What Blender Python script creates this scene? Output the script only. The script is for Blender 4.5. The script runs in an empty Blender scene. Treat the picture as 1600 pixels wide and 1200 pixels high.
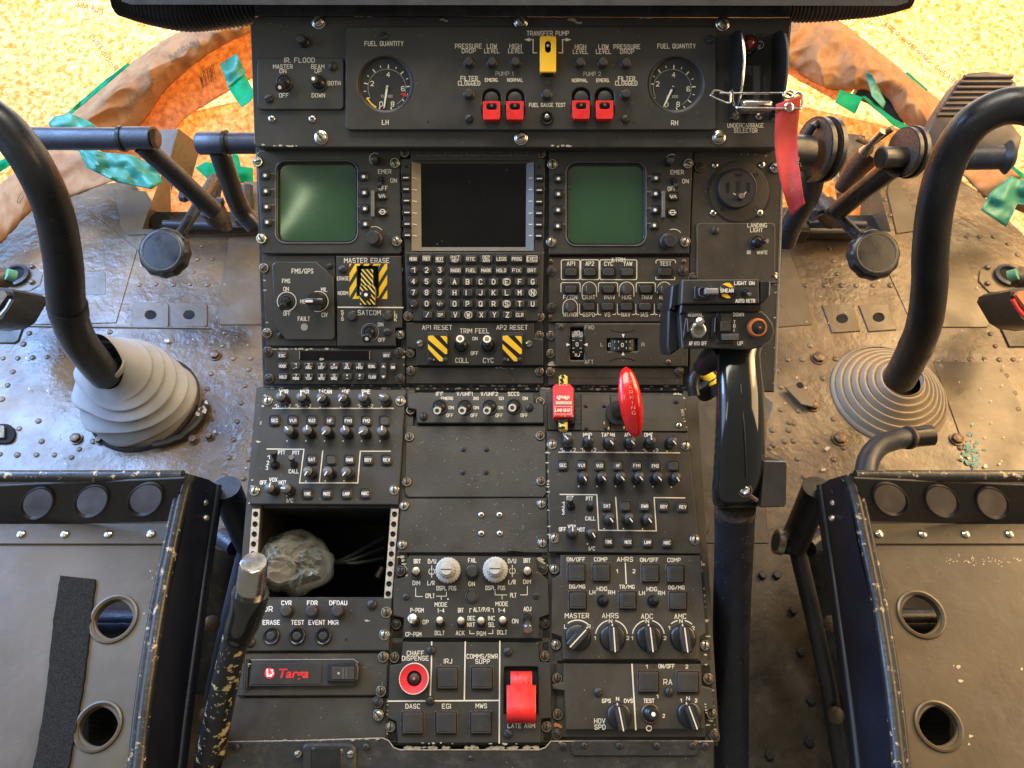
import bpy, math, random
from math import sin, cos, pi, radians
from mathutils import Vector, Matrix, noise
from mathutils.geometry import tessellate_polygon

# ------------------------------------------------------------------ camera, world, lamps, exposure
scene = bpy.context.scene
COL = scene.collection
FPX = 1155.56                      # focal length in pixels of the 1600 wide photograph
CAM_Z = 1.096
C0 = Vector((0, 0, CAM_Z))
Rv = Vector((1, 0, 0))
Uv = Vector((0, cos(radians(30)), sin(radians(30))))
Fv = Vector((0, cos(radians(60)), -sin(radians(60))))

cd = bpy.data.cameras.new('camera'); cam = bpy.data.objects.new('camera', cd); COL.objects.link(cam)
cam.location = C0; cam.rotation_euler = (radians(30), 0, 0)
cd.sensor_width = 36; cd.lens = 26; cd.clip_start = .01; cd.clip_end = 50
scene.camera = cam
w = bpy.data.worlds.new('World'); scene.world = w; w.use_nodes = True
bg = w.node_tree.nodes['Background']
bg.inputs[0].default_value = (1.0, .93, .82, 1); bg.inputs[1].default_value = .26

def area(name, loc, target, sx, sy, power, col):
    l = bpy.data.lights.new(name, 'AREA'); l.shape = 'RECTANGLE'; l.size = sx; l.size_y = sy
    l.energy = power; l.color = col
    o = bpy.data.objects.new(name, l); COL.objects.link(o); o.location = loc
    o.rotation_euler = (Vector(target) - Vector(loc)).to_track_quat('-Z', 'Y').to_euler()
    return o
area('roof_window_light', (-.1, 1.25, 2.2), (0, .45, .5), 1.6, .8, 48, (1, .92, .80))
area('left_door_light', (-1.75, .35, 1.25), (0, .45, .3), 1.3, 1.3, 24, (.42, .60, 1))
area('left_window_light', (-1.6, 1.12, 1.15), (-.75, .55, 0), 1.0, .75, 62, (.30, .52, 1))
area('right_door_light', (1.8, .5, 1.35), (0, .45, .3), 1.3, 1.1, 30, (1, .66, .33))
area('right_window_light', (1.6, 1.25, 1.2), (.8, .65, 0), 1.1, .9, 40, (1, .64, .29))
area('screen_streak_light', (-.735, -.11, 1.66), (-.217, .53, .54), .11, .42, 1.3, (.85, 1, .6))  # added unseen strip lamp, placed to draw a streak on the left screen
area('nose_daylight_low', (0, 2.3, -1.1), (0, 1.3, -.15), 2.6, .9, 82, (1, .97, .94))
area('nose_daylight_left', (-.9, 2.35, -.1), (-.8, .9, .2), 1.8, 1.6, 23, (1, .97, .94))
area('nose_daylight_right', (.95, 2.35, -.1), (.85, .9, .2), 1.8, 1.6, 23, (1, .96, .92))
scene.view_settings.view_transform = 'Standard'; scene.view_settings.look = 'None'
scene.view_settings.exposure = 0; scene.view_settings.gamma = 1
scene.render.engine = 'CYCLES'
random.seed(7)

# ------------------------------------------------------------------ materials
MATS = {}
def mat(name, col, rough=.5, metal=0., var=.2, vs=18., bump=.0, bs=250., specks=0., coat=0., dust=0., cs=55, col2=None, spec=.5,
        chips=0., chipcol=(.42, .38, .3), trans=0., rvar=.12):
    m = bpy.data.materials.new(name); m.use_nodes = True; nt = m.node_tree; N = nt.nodes; L = nt.links
    b = N['Principled BSDF']; out = N['Material Output']
    b.inputs['Roughness'].default_value = rough; b.inputs['Metallic'].default_value = metal
    b.inputs['Specular IOR Level'].default_value = spec
    if coat: b.inputs['Coat Weight'].default_value = coat; b.inputs['Coat Roughness'].default_value = .06
    geo = N.new('ShaderNodeNewGeometry'); pos = geo.outputs['Position']
    def nz(scale, detail=3, rough_=.55):
        n = N.new('ShaderNodeTexNoise'); n.inputs['Scale'].default_value = scale
        n.inputs['Detail'].default_value = detail; n.inputs['Roughness'].default_value = rough_
        L.new(pos, n.inputs['Vector']); return n.outputs['Fac']
    def ramp(src, a, b_):
        r = N.new('ShaderNodeMapRange'); r.inputs['From Min'].default_value = a; r.inputs['From Max'].default_value = b_
        L.new(src, r.inputs['Value']); return r.outputs['Result']
    def mix(f, a, c):
        x = N.new('ShaderNodeMix'); x.data_type = 'RGBA'
        L.new(f, x.inputs['Factor'])
        for s, i in ((a, 6), (c, 7)):
            if isinstance(s, tuple): x.inputs[i].default_value = (*s, 1)
            else: L.new(s, x.inputs[i])
        return x.outputs[2]
    f = ramp(nz(vs, 4), .3, .7)
    lo = tuple(c * (1 - var) for c in col); hi = col2 if col2 else tuple(min(1, c * (1 + var)) for c in col)
    c = mix(f, lo, hi)
    if dust:
        d = ramp(nz(vs * 3.1, 6, .7), .5, .85)
        mm = N.new('ShaderNodeMath'); mm.operation = 'MULTIPLY'; mm.inputs[1].default_value = dust; L.new(d, mm.inputs[0])
        c = mix(mm.outputs[0], c, (.20, .17, .13))
    if specks:
        vor = N.new('ShaderNodeTexVoronoi'); vor.inputs['Scale'].default_value = 210; L.new(pos, vor.inputs['Vector'])
        sm = N.new('ShaderNodeMath'); sm.operation = 'LESS_THAN'; L.new(vor.outputs['Distance'], sm.inputs[0]); sm.inputs[1].default_value = .10
        sel = N.new('ShaderNodeMath'); sel.operation = 'LESS_THAN'; sel.inputs[1].default_value = specks
        sep = N.new('ShaderNodeSeparateColor'); L.new(vor.outputs['Color'], sep.inputs[0]); L.new(sep.outputs[0], sel.inputs[0])
        an = N.new('ShaderNodeMath'); an.operation = 'MULTIPLY'; L.new(sm.outputs[0], an.inputs[0]); L.new(sel.outputs[0], an.inputs[1])
        c = mix(an.outputs[0], c, (.20, .18, .15))
    if chips:
        d = ramp(nz(cs, 8, .68), .62 - chips, .645 - chips)
        c = mix(d, c, chipcol)
    L.new(c, b.inputs['Base Color'])
    rr = N.new('ShaderNodeMapRange'); rr.inputs['To Min'].default_value = max(.03, rough - rvar); rr.inputs['To Max'].default_value = min(1, rough + rvar)
    rr.inputs['From Min'].default_value = .3; rr.inputs['From Max'].default_value = .7
    L.new(nz(vs * 2.3, 5), rr.inputs['Value']); L.new(rr.outputs['Result'], b.inputs['Roughness'])
    if bump:
        bp = N.new('ShaderNodeBump'); bp.inputs['Strength'].default_value = bump; bp.inputs['Distance'].default_value = .002
        L.new(nz(bs, 5), bp.inputs['Height']); L.new(bp.outputs['Normal'], b.inputs['Normal'])
    if trans:
        tb = N.new('ShaderNodeBsdfTranslucent'); L.new(c, tb.inputs['Color'])
        ms = N.new('ShaderNodeMixShader'); ms.inputs[0].default_value = trans
        L.new(b.outputs[0], ms.inputs[1]); L.new(tb.outputs[0], ms.inputs[2]); L.new(ms.outputs[0], out.inputs['Surface'])
    MATS[name] = m
    return m

PAN = mat('satin black panel paint', (.029, .0262, .021), .46, var=.25, vs=14, bump=.12, bs=900, specks=.08, dust=.06)
PAN2 = mat('worn brown-black panel paint', (.036, .0305, .0215), .5, var=.3, vs=16, bump=.15, bs=700, specks=.12, dust=.12)
FRM = mat('dark structure paint', (.018, .017, .015), .5, var=.3, vs=20, bump=.2, bs=300, specks=.12, dust=.3)
BLK = mat('black plastic', (.012, .012, .012), .33, var=.2, bump=.05)
BLK2 = mat('soft black plastic', (.022, .021, .020), .5, var=.2, bump=.08, dust=.1)
CAP = mat('grey worn knob cap', (.075, .072, .066), .45, var=.2)
KEY = mat('dark key plastic', (.032, .029, .024), .5, var=.2, dust=.12)
HOLE = mat('unlit cavity black', (.004, .004, .004), .9, var=.1)  # black painted as the shade inside holes, slots and wells; also dark marks
LEG = mat('cream engraved lettering', (.66, .60, .46), .6, var=.06)
WHT = mat('white lettering', (.74, .71, .64), .6, var=.06)
DIMW = mat('dull grey lettering', (.30, .28, .23), .6, var=.3, vs=400)
YEL = mat('yellow paint', (.85, .50, .02), .45, var=.08)
YEL2 = mat('worn yellow paint', (.70, .50, .08), .5, var=.2, vs=150, chips=.03, chipcol=(.03, .03, .02))
RED = mat('red guard enamel', (.58, .014, .012), .42, var=.18, vs=70, specks=.3, chips=-.035, cs=150, chipcol=(.10, .02, .015))
REDG = mat('glossy red enamel', (.68, .010, .008), .22, var=.06, coat=.6)
REDW = mat('worn red enamel', (.62, .02, .025), .5, var=.25, vs=120)
MET = mat('bare steel', (.52, .50, .46), .26, 1., var=.12, vs=60, rvar=.06)
BRS = mat('tarnished fastener metal', (.36, .32, .25), .42, 1., var=.4, vs=400)
BRZ = mat('blackened brass', (.14, .10, .07), .5, .8, var=.4, vs=300)
CHIP = mat('chipped bare aluminium', (.42, .37, .28), .5, .3, var=.3, vs=300)
CRT = mat('green phosphor glass', (.022, .070, .028), .22, var=.10, vs=9, specks=.05, coat=.8)
CRT.node_tree.nodes['Principled BSDF'].inputs['Coat Roughness'].default_value = .16
LCD = mat('black display glass', (.005, .005, .0045), .14, var=.2, vs=25, specks=.06, spec=.3)
BEZ = mat('grey display bezel', (.13, .12, .10), .4, var=.15)
EDGE = mat('blue-grey worn edge paint', (.20, .20, .20), .4, var=.3, vs=60)
DIAL = mat('matt dial face', (.018, .018, .016), .75, var=.1)
GREY = mat('light grey knob plastic', (.42, .40, .35), .5, var=.12, vs=200)
LAMPG = mat('translucent grey lamp', (.26, .22, .20), .4, var=.1)
RUBL = mat('blue-grey rubber boot', (.34, .345, .35), .5, var=.15, vs=12, bump=.08, bs=120, dust=.25)
RUBR = mat('sand grey rubber boot', (.34, .275, .185), .5, var=.14, vs=12, bump=.08, bs=120, dust=.25)
TUB = mat('black powder coated tube', (.016, .017, .019), .33, var=.3, vs=25, bump=.10, bs=600, specks=.2)
TUBB = mat('blue-black tube', (.022, .027, .040), .36, var=.25, vs=25, bump=.25, bs=500, specks=.3)  # black tube colour with a blue tint
TUBW = mat('chipped paint tube', (.012, .012, .012), .35, var=.2, bump=.15, bs=120, chips=.06, cs=95, chipcol=(.46, .40, .20))
COLT = mat('navy black collective tube', (.010, .012, .018), .42, var=.3, vs=30, bump=.12, bs=300, specks=.5)
GLOS = mat('glossy black moulding', (.008, .010, .009), .10, var=.4, vs=6, bump=.05, bs=60, coat=.5)
FLR = mat('worn brown-black floor paint', (.125, .086, .046), .30, var=.70, vs=7.5, bump=1., bs=48, specks=.2, dust=.35, rvar=.14)
FLP = mat('floor patch paint', (.115, .083, .046), .34, var=.25, vs=8, bump=.2, bs=90, specks=.3, dust=.4)
FLD = mat('oily dark floor paint', (.040, .030, .018), .42, var=.5, vs=9, bump=.3, bs=90, specks=.5, dust=.5)
SEAT = mat('worn olive seat paint', (.094, .070, .041), .40, var=.35, vs=5, bump=.14, bs=110, specks=.08, dust=.3, rvar=.16)
SEATD = mat('seat paint darkened as shade', (.026, .024, .022), .45, var=.25, vs=12, bump=.15, bs=200, specks=.1)  # shade of the angled front lip put into a darker seat colour
NAVY = mat('navy armour paint', (.008, .010, .017), .45, var=.25, vs=9, bump=.05, specks=.05)
EDGW = mat('chipped edge paint', (.020, .019, .017), .33, var=.2, bump=.2, bs=200, chips=.025, cs=110, chipcol=(.40, .32, .2))
UND = mat('painted shade under seat', (.022, .016, .011), .85, var=.4, vs=15)  # shade below the seat put into the colour
VEL = mat('black hook tape', (.030, .028, .025), .95, var=.6, vs=900, bump=1., bs=1500, spec=.1)
RIBN = mat('faded red ribbon', (.42, .035, .030), .85, var=.35, vs=22, bump=.3, bs=1500)
TEAL = mat('green masking tape', (.02, .62, .38), .55, var=.12, trans=.75)  # glow of the backlit pieces put into a brighter green
TEALD = mat('dark green masking tape', (.03, .21, .145), .45, var=.2)
ORG = mat('orange rubber', (.55, .16, .05), .5)
HOSE = mat('black ribbed hose', (.02, .02, .022), .45, var=.2)
HOSEB = mat('brown ribbed hose', (.06, .04, .03), .5, var=.2)
GLARE = mat('matt black glareshield', (.012, .012, .012), .75, var=.2, bump=.2, bs=500)
TEALS = mat('teal paint spill', (.01, .16, .16), .4, var=.5, vs=60)
LGRN = mat('pale green deposit', (.10, .30, .18), .6)

def paper(name, ca, cb, trans, sc, diffcol=None, bump=.3):
    m = bpy.data.materials.new(name); m.use_nodes = True; nt = m.node_tree; N = nt.nodes; L = nt.links
    b = N['Principled BSDF']; out = N['Material Output']; b.inputs['Roughness'].default_value = .7
    b.inputs['Specular IOR Level'].default_value = .25
    geo = N.new('ShaderNodeNewGeometry')
    n = N.new('ShaderNodeTexNoise'); n.inputs['Scale'].default_value = sc; n.inputs['Detail'].default_value = 5; n.inputs['Roughness'].default_value = .62
    n.inputs['Distortion'].default_value = .6
    L.new(geo.outputs['Position'], n.inputs['Vector'])
    n2 = N.new('ShaderNodeTexNoise'); n2.inputs['Scale'].default_value = 3.1; n2.inputs['Detail'].default_value = 3
    L.new(geo.outputs['Position'], n2.inputs['Vector'])
    ad = N.new('ShaderNodeMath'); ad.operation = 'MULTIPLY_ADD'; L.new(n2.outputs['Fac'], ad.inputs[0]); ad.inputs[1].default_value = .14
    L.new(n.outputs['Fac'], ad.inputs[2])
    r = N.new('ShaderNodeValToRGB'); r.color_ramp.elements[0].position = .42; r.color_ramp.elements[1].position = .68
    r.color_ramp.elements[0].color = (*ca, 1); r.color_ramp.elements[1].color = (*cb, 1)
    L.new(ad.outputs[0], r.inputs[0])
    tb = N.new('ShaderNodeBsdfTranslucent'); L.new(r.outputs[0], tb.inputs['Color'])
    if diffcol: b.inputs['Base Color'].default_value = (*diffcol, 1)
    else: L.new(r.outputs[0], b.inputs['Base Color'])
    bp = N.new('ShaderNodeBump'); bp.inputs['Strength'].default_value = bump; bp.inputs['Distance'].default_value = .004
    L.new(n2.outputs['Fac'], bp.inputs['Height']); L.new(bp.outputs[0], b.inputs['Normal'])
    ms = N.new('ShaderNodeMixShader'); ms.inputs[0].default_value = trans
    L.new(b.outputs[0], ms.inputs[1]); L.new(tb.outputs[0], ms.inputs[2]); L.new(ms.outputs[0], out.inputs['Surface'])
    return m
PAPY = paper('backlit fibrous masking paper', (.82, .46, .15), (.97, .84, .58), .85, 85)
PAPB = paper('crumpled brown wrapping paper', (.37, .18, .08), (.48, .27, .13), .18, 30, bump=.5)
PAPO = paper('backlit orange brown paper', (.58, .30, .12), (.80, .50, .25), .8, 90)
INK = mat('grey printed ink', (.16, .12, .08), .8)

def clear_film():
    m = bpy.data.materials.new('clear plastic film'); m.use_nodes = True; nt = m.node_tree; N = nt.nodes; L = nt.links
    b = N['Principled BSDF']; b.inputs['Base Color'].default_value = (.46, .49, .44, 1); b.inputs['Roughness'].default_value = .16
    b.inputs['Specular IOR Level'].default_value = 1.
    t = N.new('ShaderNodeBsdfTransparent'); ms = N.new('ShaderNodeMixShader')
    fr = N.new('ShaderNodeLayerWeight'); fr.inputs['Blend'].default_value = .35
    ad = N.new('ShaderNodeMath'); ad.operation = 'MULTIPLY_ADD'; ad.inputs[1].default_value = .55; ad.inputs[2].default_value = .14; L.new(fr.outputs['Facing'], ad.inputs[0])
    L.new(ad.outputs[0], ms.inputs[0]); L.new(t.outputs[0], ms.inputs[1]); L.new(b.outputs[0], ms.inputs[2])
    L.new(ms.outputs[0], N['Material Output'].inputs['Surface']); return m
FILM = clear_film()

# ------------------------------------------------------------------ frames: a surface of the cockpit, with x right, v along it, n out of it
def ray(px, py): return Fv + Rv * ((px - 800) / FPX) + Uv * ((600 - py) / FPX)
def P3(px, py, d): return C0 + ray(px, py) * d
class Surf:
    def __init__(s, A, X, V):
        s.A, s.X, s.V = A, X.normalized(), V.normalized(); s.N = s.X.cross(s.V).normalized()
    def hit(s, px, py, h=0.):
        r = ray(px, py); k = (s.A + s.N * h - C0).dot(s.N) / r.dot(s.N); return C0 + r * k
    def uv(s, px, py, h=0.):
        p = s.hit(px, py, h) - s.A; return p.dot(s.X), p.dot(s.V)
def tilted(px, py, d, t):
    t = radians(t); return Surf(P3(px, py, d), Rv, Uv * cos(t) + Fv * sin(t))
PED = tilted(800, 610, .77, 17)          # lower pedestal
MID = tilted(800, 600, .77, -6.5)        # centre console face
TOP = tilted(800, 228, .715, -8.5)       # fuel panel face
FLOOR = Surf(Vector((0, 0, 0)), Rv, Vector((0, 1, 0)))

def setp(o, label=None, cat=None, group=None, kind=None):
    if label: o['label'] = label
    if cat: o['category'] = cat
    if group: o['group'] = group
    if kind: o['kind'] = kind
    return o

class MB:
    """collects shapes for ONE mesh"""
    def __init__(s): s.v = []; s.f = []; s.m = []; s.mats = []
    def mi(s, m):
        if m not in s.mats: s.mats.append(m)
        return s.mats.index(m)
    def add(s, vs, fs, m):
        o = len(s.v); s.v += [tuple(x) for x in vs]; k = s.mi(m)
        for f in fs: s.f.append([i + o for i in f]); s.m.append(k)
    def prism(s, loops, z0, z1, m, bev=0., side=None):
        side = side or m
        for li, L_ in enumerate(loops):
            a = sum(L_[i][0] * L_[(i + 1) % len(L_)][1] - L_[(i + 1) % len(L_)][0] * L_[i][1] for i in range(len(L_)))
            if (a < 0) == (li == 0): loops[li] = L_[::-1]
        tops = []; vs = []
        for L_ in loops:
            n = len(L_)
            ins = inset(L_, bev) if bev else L_
            rings = [[(x, y, z0) for x, y in L_]] + ([[(x, y, z1 - bev) for x, y in L_]] if bev else []) + [[(x, y, z1) for x, y in ins]]
            base = len(vs); 
            for r_ in rings: vs += r_
            fs = []
            for k in range(len(rings) - 1):
                for i in range(n):
                    j = (i + 1) % n; fs.append([base + k * n + i, base + k * n + j, base + (k + 1) * n + j, base + (k + 1) * n + i])
            tops.append((base + (len(rings) - 1) * n, n, fs))
        allf = [f for t in tops for f in t[2]]
        idx = [b + i for b, n, _ in tops for i in range(n)]
        tri = tessellate_polygon([[Vector(vs[b + i]) for i in range(n)] for b, n, _ in tops])
        tf = []
        for a, b, c in tri:
            a, b, c = idx[a], idx[b], idx[c]
            ar = (vs[b][0] - vs[a][0]) * (vs[c][1] - vs[a][1]) - (vs[c][0] - vs[a][0]) * (vs[b][1] - vs[a][1])
            if abs(ar) < 1e-14: continue
            tf.append([a, b, c] if ar > 0 else [a, c, b])
        o = len(s.v); s.v += vs
        for f in allf: s.f.append([i + o for i in f]); s.m.append(s.mi(side))
        for f in tf: s.f.append([i + o for i in f]); s.m.append(s.mi(m))
    def lathe(s, prof, m, c=(0, 0, 0), n=24, M4=None, cap=True, lobes=0, amp=0.):
        M4 = M4 or Matrix.Translation(c); vs = []
        for r, z in prof:
            for i in range(n):
                a = 2 * pi * i / n; rr = r * (1 + amp * cos(lobes * a)) if lobes else r
                vs.append(M4 @ Vector((rr * cos(a), rr * sin(a), z)))
        fs = [[k * n + i, k * n + (i + 1) % n, (k + 1) * n + (i + 1) % n, (k + 1) * n + i] for k in range(len(prof) - 1) for i in range(n)]
        if cap: fs.append([(len(prof) - 1) * n + i for i in range(n)])
        s.add(vs, fs, m)
    def box(s, c, half, m, M4=None, bev=0.):
        M4 = M4 or Matrix.Identity(4); hx, hy, hz = half; b = min(bev, hx * .9, hy * .9, hz * .9); vs = []
        c = Vector(c)
        if not b:
            vs = [M4 @ (c + Vector((x * hx, y * hy, z * hz))) for z in (-1, 1) for x, y in ((-1, -1), (1, -1), (1, 1), (-1, 1))]
            s.add(vs, [[3, 2, 1, 0], [4, 5, 6, 7], [0, 1, 5, 4], [1, 2, 6, 5], [2, 3, 7, 6], [3, 0, 4, 7]], m); return
        for z, q in ((-hz, b), (-hz + b, 0), (hz - b, 0), (hz, b)):
            X, Y = hx - q, hy - q; g = b * .6
            vs += [M4 @ (c + Vector((x, y, z))) for x, y in ((X - g, -Y), (X, -Y + g), (X, Y - g), (X - g, Y), (-X + g, Y), (-X, Y - g), (-X, -Y + g), (-X + g, -Y))]
        n = 8
        fs = [[k * n + i, k * n + (i + 1) % n, (k + 1) * n + (i + 1) % n, (k + 1) * n + i] for k in range(3) for i in range(n)]
        fs += [[3 * n + i for i in range(n)], [n - 1 - i for i in range(n)]]
        s.add(vs, fs, m)
    def tube(s, pts, rad, m, n=14, caps=True, twist=None):
        pts = [Vector(p) for p in pts]; k = len(pts)
        if not hasattr(rad, '__len__'): rad = [rad] * k
        T = [(pts[min(i + 1, k - 1)] - pts[max(i - 1, 0)]).normalized() for i in range(k)]
        ref = Vector((0, 0, 1)) if abs(T[0].z) < .9 else Vector((1, 0, 0))
        X = (ref - T[0] * ref.dot(T[0])).normalized(); vs = []
        for i in range(k):
            X = (X - T[i] * X.dot(T[i])).normalized(); Y = T[i].cross(X)
            for j in range(n):
                a = 2 * pi * j / n; vs.append(pts[i] + (X * cos(a) + Y * sin(a)) * rad[i])
        fs = [[i * n + j, i * n + (j + 1) % n, (i + 1) * n + (j + 1) % n, (i + 1) * n + j] for i in range(k - 1) for j in range(n)]
        if caps: fs += [[n - 1 - j for j in range(n)], [(k - 1) * n + j for j in range(n)]]
        s.add(vs, fs, m)
    def ribbon(s, pts, w, m, closed=False):
        """flat strip lying in the local xy plane"""
        P = [Vector(p) for p in pts]
        Q = [P[0]]
        for p in P[1:]:
            if (p - Q[-1]).length > 1e-6: Q.append(p)
        P = Q; n = len(P)
        if n < 2: return
        vs = []
        for i in range(n):
            a = P[i] - P[i - 1] if (i > 0 or closed) else P[1] - P[0]
            b = P[(i + 1) % n] - P[i] if (i < n - 1 or closed) else P[-1] - P[-2]
            a = Vector((a.x, a.y)).normalized(); b = Vector((b.x, b.y)).normalized()
            n1 = Vector((-a.y, a.x)); n2 = Vector((-b.y, b.x)); q = max(.35, 1 + n1.dot(n2)); mm = (n1 + n2) / q
            e = Vector((0, 0))
            if not closed and i == 0: e = -a * w * .35
            if not closed and i == n - 1: e = b * w * .35
            for sg in (-1, 1):
                vs.append((P[i].x + mm.x * sg * w / 2 + e.x, P[i].y + mm.y * sg * w / 2 + e.y, P[i].z))
        fs = [[2 * i, 2 * ((i + 1) % n), 2 * ((i + 1) % n) + 1, 2 * i + 1] for i in range(n if closed else n - 1)]
        s.add(vs, fs, m)
    def flat(s, pts, m):
        a = sum(pts[i][0] * pts[(i + 1) % len(pts)][1] - pts[(i + 1) % len(pts)][0] * pts[i][1] for i in range(len(pts)))
        if a < 0: pts = pts[::-1]
        tri = tessellate_polygon([[Vector(p) for p in pts]])
        s.add(pts, [list(t) for t in tri], m)
    def mesh(s, name):
        me = bpy.data.meshes.new(name); me.from_pydata(s.v, [], s.f)
        for m in s.mats: me.materials.append(m)
        me.polygons.foreach_set('material_index', s.m); me.update()
        me.validate(); me.shade_smooth(); me.set_sharp_from_angle(angle=radians(38)); return me

def inset(L_, d):
    n = len(L_); out = []
    for i in range(n):
        p, q, r = Vector(L_[i - 1]), Vector(L_[i]), Vector(L_[(i + 1) % n])
        a, b = (q - p).normalized(), (r - q).normalized()
        n1, n2 = Vector((-a.y, a.x)), Vector((-b.y, b.x)); mm = (n1 + n2) / max(.4, 1 + n1.dot(n2)); out.append((q.x + mm.x * d, q.y + mm.y * d))
    return out
def rr(x0, y0, x1, y1, r, n=5):
    """rounded rectangle outline in pixels"""
    o = []
    for cx, cy, a0 in ((x1 - r, y0 + r, -90), (x1 - r, y1 - r, 0), (x0 + r, y1 - r, 90), (x0 + r, y0 + r, 180)):
        for k in range(n + 1):
            a = radians(a0 + 90 * k / n); o.append((cx + r * cos(a), cy + r * sin(a)))
    return o
def circ(cx, cy, r, n=28, ry=None): return [(cx + r * cos(2 * pi * k / n), cy + (ry or r) * sin(2 * pi * k / n)) for k in range(n)]
def spline(pts, k=6):
    P = [Vector(p) for p in pts]; P = [P[0] * 2 - P[1]] + P + [P[-1] * 2 - P[-2]]; o = []
    for i in range(1, len(P) - 2):
        for j in range(k):
            t = j / k; a, b, c, d = P[i - 1:i + 3]
            o.append(.5 * ((2 * b) + (c - a) * t + (2 * a - 5 * b + 4 * c - d) * t * t + (3 * b - a - 3 * c + d) * t ** 3))
    o.append(P[-2]); return o
def align(p, d):
    q = Vector(d).normalized().to_track_quat('Z', 'Y'); return Matrix.Translation(p) @ q.to_matrix().to_4x4()

# ------------------------------------------------------------------ engraved stroke lettering, 8 x 12 units
G = {'A': '00 4c 80;14 74', 'B': '00 0c 6c 8a 88 66 06;66 84 82 60 00', 'C': '8a 6c 2c 0a 02 20 60 82', 'D': '00 0c 5c 89 83 50 00',
 'E': '8c 0c 00 80;06 66', 'F': '8c 0c 00;06 66', 'G': '8a 6c 2c 0a 02 20 60 82 85 55', 'H': '00 0c;80 8c;06 86', 'I': '00 0c', 'J': '6c 62 40 20 02',
 'K': '00 0c;8c 05;26 80', 'L': '0c 00 80', 'M': '00 0c 55 ac a0', 'N': '00 0c 80 8c', 'O': '20 02 0a 2c 6c 8a 82 60 20', 'P': '00 0c 6c 8a 87 65 05',
 'Q': '20 02 0a 2c 6c 8a 82 60 20;53 80', 'R': '00 0c 6c 8a 87 65 05;45 80', 'S': '8a 6c 2c 0a 08 26 66 84 82 60 20 02', 'T': '0c 8c;4c 40',
 'U': '0c 02 20 60 82 8c', 'V': '0c 40 8c', 'W': '0c 20 59 80 ac', 'X': '0c 80;8c 00', 'Y': '0c 46 8c;46 40', 'Z': '0c 8c 00 80',
 '0': '20 02 0a 2c 6c 8a 82 60 20', '1': '09 2c 20', '2': '0a 2c 6c 8a 87 00 80', '3': '0c 8c 47 67 85 82 60 20 02', '4': '60 6c 04 84',
 '5': '8c 0c 07 67 85 82 60 20 02', '6': '8a 6c 2c 0a 02 20 60 82 84 66 06', '7': '0c 8c 30', '8': '26 08 0a 2c 6c 8a 88 66 26 04 02 20 60 82 84 66',
 '9': '02 20 60 82 8a 6c 2c 0a 08 26 86', '/': '00 8c', '.': '00 01', ',': '01 20', '+': '46 49 ;16 76;43 46', '-': '16 76', '*': '4b 43;19 75;79 15',
 '#': '20 3c;50 6c;04 84;08 88', "'": '0c 0a', ' ': ''}
DG = {c: i for i, c in enumerate('0123456789abc')}
def glyphs(s):
    out = []; x = 0
    for ch in s:
        wdt = {'I': 0, 'M': 10, 'W': 10, '1': 2, '.': 0, "'": 0, ' ': 4, 'J': 6, ',': 2}.get(ch, 8)
        for pl in G.get(ch, '').split(';'):
            p = [(x + DG[a[0]], DG[a[1]]) for a in pl.split()]; q = p[:1]
            for i in range(1, len(p)):
                q.append(p[i])
                if i < len(p) - 1:
                    a_, b_ = Vector(p[i]) - Vector(p[i - 1]), Vector(p[i + 1]) - Vector(p[i])
                    if a_.normalized().dot(b_.normalized()) < -.25: out.append(q); q = [p[i]]
            if len(q) > 1: out.append(q)
        x += wdt + 4
    return out, max(1, x - 4)

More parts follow.
